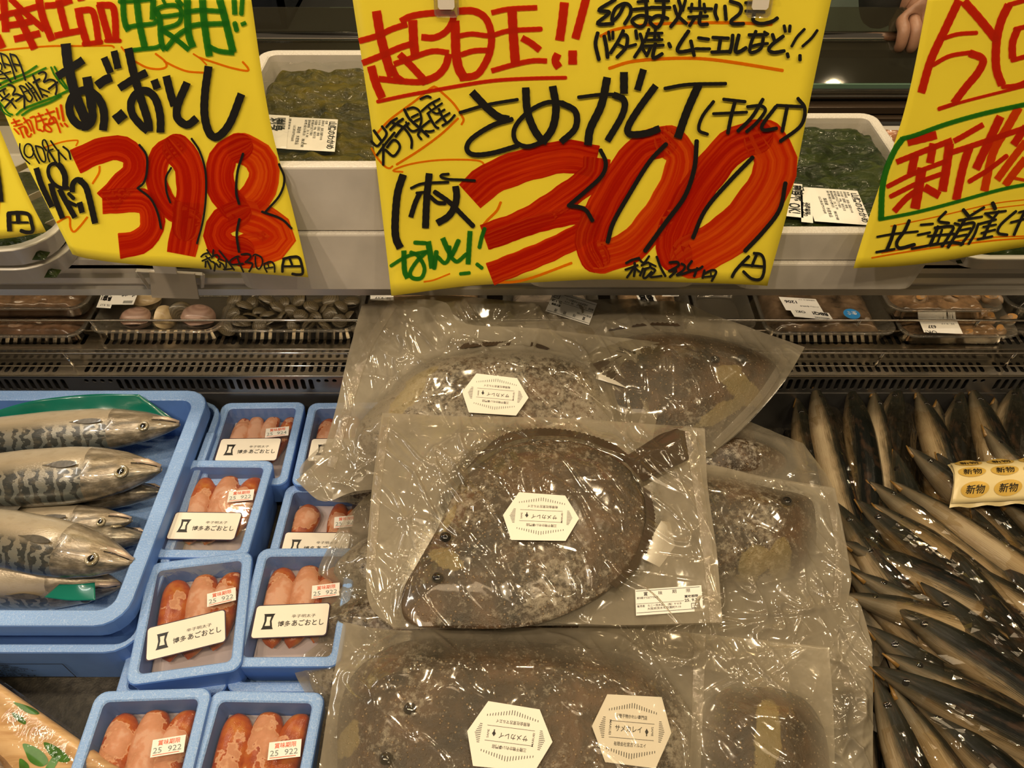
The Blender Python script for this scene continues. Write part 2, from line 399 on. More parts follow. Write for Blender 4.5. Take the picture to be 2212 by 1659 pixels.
LEFT = '''
@ 0 0 7.9
R 130 80,-60 95,250 110,540
R 105 200,-30 430,190 780,500
R 105 700,90 400,180 170,230 -30,310
R 115 130,430 350,400 570,350
R 120 255,665 500,610 700,560
R 130 290,180 400,400 600,830
R 120 -40,600 60,810
R 130 690,-20 760,300 910,680
R 110 790,90 1000,70 1240,-5
R 120 1020,-10 1080,250 1150,510
R 110 960,600 1150,560 1420,510
R 40 1350,0 1440,-15
R 125 1345,130 1400,400 1510,760
R 110 1410,170 1570,175 1640,350 1700,740
R 80 1450,740 1740,710
R 120 1700,70 1780,350 1880,690
R 115 1660,90 1800,85 1920,110 1965,300 1985,700
R 70 1820,690 2050,690
O 32 -20,862 400,820 900,780 1500,778 1880,775 1950,805
K 30 30,900 70,1060 110,1150
K 30 50,910 130,950 200,1080 280,1340
K 28 70,1070 200,1110
K 30 190,910 240,1080 300,1210
K 32 200,920 290,950 370,1110 450,1360
K 28 240,1080 370,1110
K 28 -10,1040 50,1100 50,1180
K 30 0,1180 100,1260 210,1390
K 28 0,1270 200,1215
K 28 30,1330 120,1325
K 30 0,1400 40,1440
G 38 -10,1430 200,1340 450,1240 640,1120
G 32 -10,1510 200,1410 450,1310 800,1150
G 34 890,1140 960,1290 1140,1510
G 34 950,1130 1060,1330 1170,1500
K 36 580,1275 620,1370 740,1640
K 42 590,1400 690,1345
K 36 680,1250 740,1220 800,1240 800,1310 760,1400 860,1350 950,1370 980,1440 985,1530 965,1600
K 40 850,1510 1000,1395
@ 0 180 7.9
K 34 20,130 120,80
K 30 80,100 110,180
K 34 60,280 180,170
K 30 20,160 80,230 200,290 300,410
K 38 120,400 250,250
K 34 160,15 230,30 280,90 240,190 300,170 380,200 430,220 440,330 440,410
K 38 300,290 400,215
K 30 350,40 400,120 480,270 540,300 570,230 530,170 440,60 370,30
K 28 430,140 510,110
K 30 460,0 560,130 650,290
K 32 500,-20 580,60 710,270
K 24 540,90 590,60
K 24 570,160 620,140
K 32 640,10 700,130 745,230
K 28 660,60 860,145
K 28 760,185 825,210
G 38 1200,105 900,240 450,410 310,520
G 38 1050,210 850,320 550,430 400,530
G 30 -10,260 80,380 170,490 240,520
G 26 -10,330 60,430 120,500 210,550
Q 30 225,665 350,620
Q 30 255,600 310,690
Q 28 265,715 400,680
Q 28 270,760 350,850
Q 28 340,755 430,720 480,780 490,830
Q 28 360,750 430,910
Q 28 440,740 470,840 520,905 555,850
Q 30 420,580 500,690 555,800
Q 28 430,660 510,610 560,700 605,840
Q 30 530,580 600,560 630,650 650,770 700,790
Q 28 635,560 745,530
Q 28 650,640 800,595
Q 28 665,505 720,600 770,720 750,810 695,780
Q 28 790,680 885,780 870,820 800,800 755,740 800,690 950,660
Q 32 780,520 930,470
Q 30 800,440 870,560 925,640 860,700 850,620 925,570 990,700 1035,830
Q 36 970,420 1012,600
Q 42 1045,370 1090,630
Q 32 1040,680 1070,725
Q 34 1110,680 1155,730
@ 0 290 7.9
K 26 380,140 385,230 440,370 550,480
K 28 600,230 560,160 500,145 460,200 460,300 520,370 590,350 615,260
K 28 590,230 640,350 710,470
K 28 640,180 680,300 740,420 800,450 810,380 760,230 690,190 640,180
K 28 820,260 760,170 760,90 800,90 850,200 850,270 845,350 880,450
K 34 870,280 970,440
K 28 860,260 930,240
K 28 890,100 1000,250 1150,415
K 34 1020,260 1040,440
K 34 1100,200 1190,280 1225,410
O 26 790,210 900,175 1100,120 1300,100 1330,120 1300,190
K 98 660,550 750,830 930,1210
K 95 905,810 970,1040 1110,1400
K 92 1055,910 1130,1060 1320,1390
K 62 985,475 900,500 860,580 880,700 960,820 1080,890 1190,890
K 100 1010,480 1080,560 1140,700 1145,900
K 62 1210,990 1290,1070
K 58 1190,1115 1330,1185
K 95 1390,1135 1440,1310
K 90 1268,965 1270,840 1330,760 1430,770
K 105 1390,770 1490,880 1560,1100 1660,1490
O 36 1010,1480 1170,1390 1220,1420 1230,1560 1290,1640 1400,1540 1510,1400
O 36 1700,550 1690,660 1590,830
@ 260 0 7.9
G 100 50,-20 60,250 95,430 145,520
G 115 280,-20 330,400 420,810
G 105 570,-20 555,330
G 70 -10,25 250,15 520,-15
G 80 130,460 300,430 560,400 620,350
G 75 230,850 400,830 600,810 670,780
G 80 600,180 690,120 850,85 980,95 1050,170 1040,330 950,420 740,480
G 100 620,190 680,320 690,600 720,780 765,850
G 90 765,845 850,750 940,640 1080,530 1160,500
G 90 690,490 850,590 1000,700 1180,850
G 75 710,275 850,265 1030,235
G 60 740,-10 770,50
G 95 980,-20 1070,100
G 125 1160,-20 1160,300 1180,600 1250,800
G 122 1420,-20 1440,300 1490,700 1530,950
G 82 1140,195 1400,165 1750,185
G 88 1190,440 1400,405 1860,390
G 125 1710,-20 1800,300 1940,880
G 88 1500,770 1700,860 1960,890
G 90 1955,-20 1970,240
G 80 2095,-20 2080,225
G 85 1970,390 2000,500
G 95 2105,365 2130,425
O 28 20,800 90,890
O 36 260,1050 450,1150 650,1180 780,1140 750,1040 600,920
O 36 750,1050 950,1150 1150,1220 1430,1240
O 30 1470,1100 1370,1000 1250,920
O 36 1350,980 1600,1060 1900,1150 2170,1200 2185,1150 2100,1050
@ 100 80 5.027
K 110 232,65 258,300 315,560 400,800 460,920
K 88 135,420 300,320 420,240
K 105 460,425 490,600 510,760
K 90 430,960 350,940 280,850 265,730 320,620 430,570 540,610 620,720 645,860 628,1005
K 90 510,740 515,880 455,960 400,965
K 76 645,215 715,380
K 76 750,145 795,335
K 96 570,520 650,460 725,430
K 112 765,895 865,815
K 88 900,118 960,380 1040,650 1120,900 1130,1010
K 85 810,545 960,450 1100,380
K 84 1120,1010 1030,930 950,820 940,690 1010,590 1110,580 1200,670 1250,850 1255,1025
K 82 1180,460 1215,555
K 86 1310,420 1360,620 1400,740
K 86 1535,490 1440,720 1430,860 1500,935 1560,940 1640,875
K 88 1772,312 1730,600 1725,850 1780,1040 1870,1075 2000,930 2130,610
@ 140 260 3.95
X 215 95,350 290,262 470,232 590,305 600,430 500,540 360,690
X 210 330,690 520,680 680,690 745,790 740,930 640,1030 480,1060
Y 190 950,205 830,290 780,460 830,640 930,760 1080,830
Y 250 960,235 1055,370 1085,560 1060,760 1040,900
X 255 1060,700 1040,900 1000,1130
Y 240 1490,225 1370,290 1325,430 1345,590 1440,720
Z 270 1520,240 1650,310 1705,450 1650,620 1530,730
Y 240 1480,790 1350,860 1305,970 1370,1070 1510,1105
Z 290 1530,800 1700,860 1830,970 1760,1060 1560,1100
K 20 650,200 710,290 712,420 685,520 630,572
K 20 630,572 740,660 800,780 830,910
K 18 920,395 875,480 880,600 910,690
K 18 1090,150 1160,260 1210,430 1215,650 1190,850 1140,1035
K 22 1525,280 1480,430 1470,600 1495,700
K 20 1835,365 1880,490 1840,630 1720,770
K 20 1690,770 1850,830 1940,910
K 22 1500,830 1480,960 1500,1100
@ 420 500 7.9
K 32 140,400 190,355 270,330
K 28 240,280 320,400
K 30 160,470 290,410
K 28 220,390 320,480
K 34 220,480 215,570
K 34 250,470 310,600
K 32 350,280 340,380
K 30 320,410 400,360 450,400 430,460
K 34 340,480 380,520 370,630
K 30 400,510 460,580 470,520
K 30 450,290 560,420 710,610
K 24 470,430 530,460
K 30 570,450 570,580 520,610 680,590
K 28 450,480 520,520 550,590
K 30 790,380 740,390 640,460 670,520 860,500
K 30 760,400 800,500 870,640
K 34 830,350 940,340 990,390 900,480
K 34 940,480 1020,500 1010,560 970,630
K 28 1030,370 1070,350 1170,400 1190,500 1140,590 1090,560 1070,470 1070,390
K 28 1220,500 1230,570 1270,640
K 30 1230,500 1330,470 1390,530 1400,640
K 22 1280,500 1300,560
K 24 1250,580 1370,560
K 46 1550,440 1530,540 1530,635
K 46 1540,430 1680,400 1800,410 1855,540 1870,670 1790,690 1700,675
K 40 1650,430 1690,530
K 34 1550,550 1840,550
'''
FARLEFT = '''
@ 0 290 7.9
K 150 -75,340 -10,800 20,1130
O 30 10,1140 0,1340
K 88 185,1320 190,1500 200,1630
K 66 180,1325 380,1310 530,1340 580,1480 600,1620 500,1645 400,1620
K 80 340,1320 350,1470
K 38 220,1480 520,1475
'''
CENTRE = '''
@ 770 0 4.254
R 85 190,95 230,330 290,560 330,690
R 56 30,370 200,320 330,260 470,215
R 58 60,572 240,500 400,430 530,390
R 60 410,190 500,145 650,120 870,110
R 60 870,110 890,170 830,280 720,340 600,335
R 82 520,180 530,380 545,510
R 52 350,580 520,520 700,465 850,480
R 68 850,490 820,600 740,690 600,745
R 66 400,490 500,590 620,720
R 78 140,600 180,750 240,890
R 56 210,715 400,735 560,745 660,735
R 60 330,600 370,690 430,735
R 34 200,925 500,860 900,790 1250,740 1600,718 1920,708
R 85 905,190 910,330 915,480 940,620 990,710
R 66 930,100 1080,100 1190,170 1240,320 1225,480 1160,620 1090,690 950,710
R 46 930,330 1060,310 1230,325 1400,280 1690,262
R 50 960,500 1080,465 1220,460
R 48 1240,115 1400,80 1660,65
R 86 1430,100 1440,300 1460,580
R 48 1240,650 1450,590 1620,555 1750,555
R 62 1520,345 1600,390 1685,455
R 82 1910,20 1890,200 1865,365
R 76 2110,-15 2060,170 2010,350
R 72 1850,490 1825,555 1860,615
R 80 1985,460 1985,585
@ 790 180 7.373
O 36 190,780 400,560 800,260 1050,60 1120,50 1190,110 1400,310 1540,520 1560,580 1530,640
O 38 1470,550 1200,800 850,1060 500,1280
O 32 100,1020 180,1160 300,1300 380,1340 430,1310
O 30 590,1400 440,1375 700,1280 1100,1215 1500,1200 1800,1220 1890,1290 1870,1360
K 46 140,735 250,890
K 42 270,670 340,790 240,940 180,980 100,905
K 42 465,770 320,950 190,1120
K 42 290,960 287,1275
K 42 350,1000 440,890 510,910 550,1010 450,1140 320,1040
K 38 335,680 420,590 505,540
K 44 400,720 500,620 600,550
K 42 440,610 600,680 700,800 740,900 735,1010
K 46 485,830 600,690 690,620
K 36 650,600 670,650
K 46 625,400 700,540 860,690 1000,820
K 38 670,390 770,365 860,420 895,560 870,670
K 36 740,520 840,470
K 36 790,580 870,540
K 40 650,650 740,740 850,710 1020,580
K 40 870,740 840,800 890,870
K 36 960,740 1030,745 1090,730
K 38 880,230 980,185 1040,205
K 38 900,420 1030,310 1180,230
K 32 1000,350 1060,420
K 32 1080,300 1130,370
K 36 990,460 1100,380 1220,300
K 42 1000,460 1060,580 1120,670 1160,690
K 36 1080,440 1150,460 1260,400
K 42 1170,390 1220,500 1280,590
K 38 1125,605 1230,520 1340,455
K 40 1230,650 1340,580 1420,490
@ 820 340 5.927
K 96 308,205 235,450 208,800 220,1000 275,1125
K 90 640,190 608,500 592,885
K 36 410,378 560,320 880,300
K 66 520,440 460,570 405,745
K 36 480,440 580,430
K 52 650,485 740,560 835,570
K 64 715,430 900,560 1050,710 1195,855
K 88 975,350 990,480 960,620 880,740 740,825
K 34 885,195 800,205 790,235 900,262 1060,268 1220,278
G 52 460,1065 590,1075
G 44 160,1345 300,1260 430,1210 600,1180
G 66 320,1160 330,1400 370,1500
G 50 410,1185 500,1230 580,1370 560,1480 500,1510 420,1490 405,1420 490,1290 600,1190
G 76 625,1055 660,1250 680,1385
G 60 730,1190 705,1380
G 50 750,1250 830,1325 885,1280 900,1130
G 68 810,1015 870,1150 930,1250
G 62 1010,1055 960,1170 920,1240
G 50 930,1270 1000,1310 1110,1220
G 66 1160,925 1145,1150 1135,1345
G 52 1345,895 1310,1000 1280,1130
G 48 1250,1345 1310,1390
G 44 1040,1462 1150,1452
O 20 580,1552 700,1535 900,1465
O 34 1550,565 1500,670 1380,790 1310,880
@ 1260 0 4.254
K 34 290,-5 140,90 240,110 135,200 150,220 270,215
K 34 380,30 330,130 270,190 265,150 300,70 380,30 430,60 430,130 380,215
K 32 460,85 610,70
K 30 500,15 590,5
K 34 570,-5 580,150 555,230 500,240 445,190 520,140 620,160
K 32 620,65 790,65
K 28 660,5 780,5
K 34 735,-10 730,150 690,240 650,240 610,190 680,140 770,165
K 32 830,50 850,120
K 34 870,0 890,80 860,160 800,240
K 30 930,0 905,90
K 32 860,140 940,210
K 28 1060,0 1060,60
K 30 960,70 1170,75
K 28 990,30 980,100
K 28 1100,30 1110,105
K 30 960,150 1130,142
K 30 1020,150 970,230
K 34 1070,110 1060,210 1130,215
K 34 1210,40 1200,110 1220,170
K 34 1290,50 1300,170
K 34 1340,5 1430,40 1430,110 1350,180 1360,210 1460,210
K 30 1480,20 1560,20
K 28 1480,95 1650,105
K 34 1560,110 1550,180 1620,210 1720,190 1770,160
O 28 160,330 300,270 600,225 1000,205 1400,205 1720,220
K 36 130,300 110,400 140,540
K 36 190,330 210,430 220,520
K 28 230,290 240,360
K 28 270,290 270,350
K 34 365,280 320,370 250,480
K 34 350,315 400,330 390,430 310,520
K 26 310,400 370,430
K 28 410,425 480,405
K 32 480,280 490,350
K 32 520,310 540,400 470,520
K 28 600,265 560,380
K 30 530,420 570,490
K 28 580,305 720,300
K 28 660,255 650,360
K 28 580,365 720,360
K 28 680,300 700,360
K 30 560,420 730,410
K 30 620,420 580,510
K 34 660,400 635,520 670,520 720,490
K 34 782,395 795,425
K 36 958,280 880,400 860,460 900,470 1000,450
K 34 980,370 1010,500
K 32 1050,340 1140,352
K 30 1025,440 1150,440
K 32 1180,335 1320,342
K 34 1250,340 1232,460
K 32 1170,470 1330,462
K 34 1360,315 1352,400 1335,470
K 36 1415,315 1385,460 1430,460 1480,430
K 32 1510,312 1670,310
K 32 1572,280 1530,380 1515,460 1550,470 1620,430 1640,340
K 28 1520,420 1590,400 1680,390
K 26 1650,285 1685,305
K 34 1725,310 1745,370
K 34 1822,325 1720,400 1690,450 1740,472 1830,458
K 30 1832,230 1842,280
K 30 1885,230 1880,280
K 26 2015,260 1950,330 1900,415
K 26 2130,270 2080,340 2000,415
K 32 1860,485 1867,512
K 32 1975,500 1975,540
O 30 240,625 450,565 800,535 1100,535 1400,570 1820,640
@ 980 130 2.765
K 46 110,185 200,280 270,335 330,350
K 20 40,305 200,262 380,232
K 30 345,350 230,385 110,460 80,520 120,555 230,548 380,508
K 46 430,160 440,300 480,410 530,480
K 46 590,150 610,280 590,400 530,490
K 28 530,485 440,512 370,480 365,400 440,310 550,250 650,248
K 38 640,250 725,300 725,400 640,485
K 22 745,215 870,200 960,200
K 40 950,200 1015,235 1005,320 915,475
K 48 915,98 880,260 815,400 800,500
K 48 1015,68 1015,195
K 42 1132,52 1095,175
K 42 1205,148 1100,290 1040,390 1050,435 1150,430 1228,402
K 22 1260,165 1400,140 1615,132
K 48 1458,140 1390,300 1335,460
K 20 1545,240 1480,330 1460,410 1510,435
K 20 1605,225 1730,238
K 18 1545,312 1740,300
K 22 1672,235 1650,320 1630,425
K 22 1835,225 1770,330 1690,412
K 20 1745,268 1820,262 1850,290 1800,360 1740,415
K 22 1912,268 1835,370 1840,405 1915,395
K 20 1920,260 2070,268
K 22 1980,270 1950,412
K 22 2045,220 2085,280 2060,380 1940,470
@ 990 240 2.873
X 205 75,520 210,410 450,325 680,280 850,310
X 165 860,290 830,400 650,540 420,680 165,775
X 110 180,800 450,705 700,650 820,640
X 140 830,640 790,740 600,840 400,920 200,1000
Y 190 1270,185 1140,230 1000,400 890,600 815,800 850,900
Z 200 1310,185 1385,280 1355,430 1250,620 1070,830 880,900
Y 215 1840,150 1700,210 1560,370 1420,580 1325,780 1340,880
Z 265 1895,175 1960,280 1935,420 1825,600 1660,770 1440,890
O 16 230,1050 400,1035 700,935
K 26 880,235 912,310 890,390 800,480 685,580
K 26 685,580 780,600 830,670
K 28 1285,200 1180,310 1060,500 960,680 925,800
K 28 1475,180 1460,350 1400,520 1280,680 1155,850
K 26 1815,275 1680,420 1530,600 1450,770
K 26 2015,430 1980,590 1880,730 1770,850
@ 1330 520 6.144
K 32 130,265 200,225 300,195
K 30 290,200 360,255 430,170
K 30 120,350 280,290
K 34 240,260 245,340 230,430
K 30 225,330 140,450
K 30 250,330 300,370
K 30 330,290 420,250 440,310 340,340
K 32 350,330 310,420
K 32 380,340 350,440 390,445 460,370
K 26 440,260 515,295
K 30 460,320 510,350 440,435 590,420
K 34 530,175 580,310 640,420
K 34 700,245 800,240 810,290 690,355
K 34 730,350 790,345 700,430
K 32 855,262 900,290 870,350 780,410 900,380 1000,345
K 34 990,230 940,300 960,345 1080,330 1130,300
K 34 1060,320 1020,420
K 34 1155,350 1130,440
K 32 1160,385 1260,345 1310,370 1250,480
K 24 1150,430 1270,420
K 22 1240,380 1240,410
K 42 1740,170 1650,260 1560,360 1520,430
K 40 1810,125 1900,140 1940,230 1930,380 1880,460 1770,450 1670,365
K 38 1845,135 1780,290
K 34 1640,275 1940,295
'''
RIGHT = '''
@ 1840 0 5.53
R 100 1260,-5 1100,330 920,700 800,1090
R 105 1320,10 1500,210 1720,480
R 50 1070,450 1250,400 1470,385
R 52 950,760 1150,660 1400,620
R 92 1390,625 1550,700 1500,850 1350,1030 1200,1220
R 36 1100,1262 1300,1210 1700,1110 2080,1010
R 50 1020,1285 1200,1232
R 100 1850,50 1760,250 1710,500 1710,800 1780,1010
R 56 1850,50 2090,-20
R 50 1790,1030 1950,1010 2090,950
R 88 1960,330 1900,500 1900,690
R 56 1930,340 2090,300
R 56 1900,710 2090,655
@ 1840 220 4.608
G 46 1740,10 1300,110 900,215 600,315 480,345
G 60 480,345 400,460 320,650 280,850 270,1150
G 34 255,1150 600,1080 1100,960 1500,860 1740,810
R 84 530,380 820,315
R 58 420,580 700,470 980,370
R 80 790,400 755,590
R 84 605,500 565,700
R 48 340,820 600,690 920,575
R 48 370,920 650,780 860,705
R 96 675,640 640,850 605,1040
R 60 640,850 520,940 400,1070
R 78 700,830 850,915
R 56 1300,220 1100,330 1000,380
R 92 955,400 920,650 880,870
R 56 940,500 1150,440 1400,360 1720,250
R 86 1160,440 1090,650 1020,960
R 86 1470,140 1350,400 1225,660
Q 84 1650,50 1540,250 1400,500 1310,880
R 48 1160,780 1350,670 1530,535
R 76 1600,420 1720,240
Q 72 1720,390 1570,590 1440,770
Q 76 1720,560 1610,700 1520,825
Q 30 1570,745 1720,775
O 12 370,1220 900,1110 1400,1010 1714,970
O 14 280,1485 700,1410 1200,1350 1714,1330
O 17 180,1530 800,1430 1300,1380 1714,1350
O 11 1200,1080 1714,1020
K 22 230,1320 400,1290 630,1265
K 36 405,1215 370,1340 325,1450
K 24 220,1470 400,1440
K 34 545,1160 500,1260 425,1370 450,1430 595,1395
K 24 660,1200 780,1190
K 24 630,1300 750,1275
K 24 570,1435 700,1410 830,1380
K 28 910,1075 835,1160 940,1185
K 34 830,1220 750,1400
K 30 800,1230 980,1220 940,1310 870,1410
K 24 730,1310 990,1290
K 24 870,1250 820,1390
K 24 760,1400 960,1370
K 38 1090,1060 1140,1120
K 28 1300,1040 1140,1130
K 24 1040,1160 1280,1130
K 32 1110,1150 1060,1220 990,1330 930,1420
K 28 1080,1200 1200,1190 1150,1290 1060,1400
K 22 1040,1260 1160,1240
K 22 1010,1320 1120,1300
K 28 1000,1190 1040,1200
K 30 960,1370 1080,1390
K 42 1390,1000 1412,1050
K 24 1310,1100 1520,1077
K 26 1330,1110 1390,1150
K 26 1450,1080 1360,1190
K 24 1250,1200 1420,1160
K 28 1240,1200 1200,1300 1140,1390
K 30 1360,1190 1290,1340
K 22 1290,1230 1420,1210
K 22 1270,1290 1410,1260
K 24 1230,1350 1380,1325
K 28 1620,1080 1470,1210 1440,1290 1530,1312
K 22 1720,1070 1650,1090
K 24 1570,1190 1720,1150
K 30 1700,1095 1640,1220 1600,1310
'''
def build_signs():
    s1 = make_sign('yellow price card with broad red 398 and black lettering, left of the centre', (-0.32, 0.004, 0.3),
        [(-95, -20), (540, -20)], [(540, -20), (584, 260), (632, 450), (668, 595)],
        [(160, 546), (200, 556), (330, 571), (500, 582), (668, 595)], [(-95, -20), (30, 285), (100, 430), (160, 546)], LEFT)
    s2 = make_sign('yellow price card with broad red 300 in the middle', (0.06, 0.006, 0.0),
        [(760, -26), (1276, -28), (1797, -26)], [(1797, -26), (1742, 240), (1700, 440), (1653, 610)],
        [(848, 630), (1000, 614), (1250, 601), (1450, 603), (1653, 610)], [(760, -26), (800, 250), (848, 630)], CENTRE)
    s3 = make_sign('yellow card with a green box around red characters, at the right edge', (0.62, 0.006, -0.2),
        [(2003, -20), (2500, -60)], [(2500, -60), (2450, 495)],
        [(1838, 573), (1960, 568), (2212, 532), (2450, 495)], [(2003, -20), (1954, 215), (1899, 390), (1838, 573)], RIGHT)
    s4 = make_sign('yellow card at the left edge showing only the end of a price', (-0.75, 0.004, 0.0),
        [(-460, -20), (-115, -20)], [(-115, -20), (2, 272), (60, 410), (104, 498)],
        [(-330, 540), (0, 514), (60, 506), (104, 498)], [(-460, -20), (-330, 540)], FARLEFT)
    # clear clips that pinch the top of the centre card
    for px, lab in ((965, 'clear plastic clip on the red heading of the centre card'), (1637, 'clear plastic clip on the right top of the centre card')):
        c = sign_point(px, 8, (0.06, 0.006, 0.0))
        r = thing('sign_clip', lab, 'clip', c)
        X = Vector((1, 0, 0)); U = SIGN_UP; N = SIGN_N
        def slab(hw, h0, h1, d0, d1):
            V = [c + X * x + U * h + N * d for d in (d0, d1) for x, h in ((-hw, h0), (-hw * 0.8, h0 - 0.002), (hw * 0.8, h0 - 0.002), (hw, h0), (hw, h1), (-hw, h1))]
            return V, [(0, 1, 2, 3, 4, 5), (11, 10, 9, 8, 7, 6)] + [(i, (i + 1) % 6, (i + 1) % 6 + 6, i + 6) for i in range(6)]
        V, Fs = slab(0.0105, -0.008, 0.02, 0.003, 0.0065); bevel(obj('clip_jaw', V, Fs, M['clear'], r, False), 0.0012)
        V, Fs = slab(0.0105, -0.004, 0.02, -0.006, -0.003); bevel(obj('clip_jaw', V, Fs, M['clear'], r, False), 0.0012)
        V, Fs = slab(0.0078, -0.002, 0.006, 0.0066, 0.0078); obj('clip_pad', V, Fs, M['whiteplastic'], r, False)
        V, Fs = tube_vf([c + N * 0.008 + U * 0.008 - X * 0.011, c + N * 0.008 + U * 0.008 + X * 0.011], 0.0022, 10); obj('clip_hinge', V, Fs, M['clear'], r)
build_signs()
# ---------------------------------------------------------------- room shell and the fish counter
def struct(name, v, f, mat, smooth=False):
    o = obj(name, v, f, mat, None, smooth); o['kind'] = 'structure'; return o
M['floor'] = plain('grey_store_floor', (0.16, 0.15, 0.14), 0.35, 0, 0.1, 3)
M['wall'] = plain('dark_teal_wall', s2l(120, 142, 124), 0.7)
M['wallp'] = plain('dark_store_ceiling', (0.06, 0.055, 0.05), 0.8)
v, f = box_vf(-3, 3, -1.6, 2.85, -0.80, -0.75); struct('floor', v, f, M['floor'])
v, f = box_vf(-3, 3, 2.75, 2.85, -0.75, 2.7); struct('wall_back', v, f, M['wall'])
v, f = box_vf(-3, 3, -1.6, 2.85, 2.7, 2.8); struct('ceiling', v, f, M['wallp'])

X0, X1 = -1.15, 1.15
def slot_plate(xs, pitch_cells, O, U, Vv, thick, cell_h, solid_top, solid_bot):
    """a perforated strip. O origin, U unit along length, Vv unit across. pitch_cells: list of (u0, u1, kind)"""
    N = U.cross(Vv)
    V, Fs = [], []
    def P(u, v, d=0): return O + U * u + Vv * v + N * d
    H = cell_h
    for u0, u1, kind in pitch_cells:
        if kind == 'solid':
            o = len(V); V += [P(u0, 0), P(u1, 0), P(u1, H), P(u0, H)]; Fs.append((o, o + 1, o + 2, o + 3)); continue
        cu = (u0 + u1) / 2; n = 12
        if kind == 'slot': w_, h0, h1 = (u1 - u0) * 0.29, solid_bot, H - solid_top
        elif kind == 'dot': w_ = (u1 - u0) * 0.29; h1 = H - solid_top; h0 = h1 - 2 * w_ - 1e-4
        ring = []
        for k in range(n):
            a = 2 * math.pi * (k + 0.5) / n - math.pi / 2
            x = cu + w_ * math.cos(a); s = math.sin(a)
            y = (h1 - w_ + w_ * s) if s > 0 else (h0 + w_ + w_ * s)
            ring.append((x, y))
        outer = []
        for k in range(n):
            x, y = ring[k]; a = 2 * math.pi * (k + 0.5) / n - math.pi / 2
            c, s = math.cos(a), math.sin(a)
            m = max(abs(c), abs(s)); outer.append((cu + (u1 - u0) / 2 * (c / m), H / 2 + H / 2 * (s / m)))
        # snap to the corners
        for cx_, cy_ in ((u0, 0), (u1, 0), (u1, H), (u0, H)):
            j = min(range(n), key=lambda q: ((outer[q][0] - cx_) / (u1 - u0)) ** 2 + ((outer[q][1] - cy_) / H) ** 2); outer[j] = (cx_, cy_)
        o = len(V); V += [P(*q) for q in outer] + [P(*q) for q in ring] + [P(q[0], q[1], -thick) for q in ring]
        for k in range(n):
            j = (k + 1) % n
            Fs.append((o + k, o + j, o + n + j, o + n + k)); Fs.append((o + n + k, o + n + j, o + 2 * n + j, o + 2 * n + k))
    return V, Fs
def cells(x0, x1, pitch, breaks):
    out = []; x = x0
    while x < x1 - 1e-6:
        k = 'slot'; n = min(x + pitch, x1); mid = (x + n) / 2
        for a, b, kind in breaks:
            if a < mid < b: k = kind
        if n - x < pitch * 0.9: k = 'solid'
        out.append((x - x0, n - x0, k)); x = n
    return out
case = thing('refrigerated_fish_counter', 'stepped steel refrigerated fish counter with slotted air grilles and a deep front deck', 'display case', (0, 0.5, -0.75))
M['mat'] = plain('speckled_grey_deck', (0.05, 0.045, 0.035), 0.6, 0, 0.5, 120, 0.9, 400)
v, f = box_vf(X0, X1, -0.12, 0.752, -0.02, 0.0); obj('deck', v, f, M['mat'], case, False)
v, f = box_vf(X0, X1, -0.17, -0.12, -0.75, 0.06); bevel(obj('front_panel', v, f, M['whiteplastic'], case, False), 0.006)
v, f = box_vf(X0, X1, -0.12, 0.95, -0.75, -0.02); obj('plinth', v, f, M['darksteel'], case, False)
UX = Vector((1, 0, 0)); UZ = Vector((0, 0, 1)); UY = Vector((0, 1, 0))
gx = lambda px: (px - 1106) / F * 1.083
br = [(gx(150), gx(185), 'solid'), (gx(190), gx(250), 'dot'), (gx(690), gx(730), 'dot'), (gx(730), gx(790), 'solid'), (gx(2085), gx(2130), 'dot'), (gx(2130), gx(2150), 'solid')]
cl = cells(X0, X1, 0.0112, br)
# lower riser
v, f = slot_plate(None, cl, Vector((X0, 0.750, 0.075)), UX, UZ, 0.0015, 0.034, 0.006, 0.007); obj('lower_grille', v, f, M['darksteel'], case, False)
v, f = box_vf(X0, X1, 0.749, 0.7505, 0.0, 0.075); obj('riser_plate', v, f, M['darksteel'], case, False)
v, f = tube_vf([(X0, 0.7505, 0.1085), (X1, 0.7505, 0.1085)], 0.0016, 8); obj('edge_bead', v, f, M['steel'], case)
v, f = slot_plate(None, cells(X0, X1, 0.0112, [(gx(130), gx(180), 'solid'), (gx(2130), gx(2150), 'solid')]), Vector((X0, 0.751, 0.109)), UX, UY, 0.0015, 0.031, 0.004, 0.007); obj('lower_ledge_grille', v, f, M['steel'], case, False)
v, f = box_vf(X0, X1, 0.782, 0.7835, 0.100, 0.129); obj('upper_riser', v, f, M['steel'], case, False)
v, f = tube_vf([(X0, 0.783, 0.129), (X1, 0.783, 0.129)], 0.0013, 8); obj('edge_bead', v, f, M['steel'], case)
v, f = slot_plate(None, cells(X0, X1, 0.0112, [(gx(185), gx(222), 'solid'), (gx(2080), gx(2110), 'solid')]), Vector((X0, 0.783, 0.129)), UX, UY, 0.0015, 0.040, 0.008, 0.010); obj('upper_ledge_grille', v, f, M['steel'], case, False)
v, f = box_vf(X0, X1, 0.823, 1.16, 0.115, 0.1285); obj('shellfish_shelf', v, f, M['steel'], case, False)
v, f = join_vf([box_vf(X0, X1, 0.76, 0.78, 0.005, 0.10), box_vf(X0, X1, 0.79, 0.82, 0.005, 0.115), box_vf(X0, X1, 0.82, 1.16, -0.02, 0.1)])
obj('air_duct', v, f, M['cavity'], case, False)  # solid near-black blocks: the dark behind the slots is put into their colour
v, f = box_vf(X0, X1, 1.16, 1.17, -0.02, 0.27); obj('shelf_back', v, f, M['cavity'], case, False)
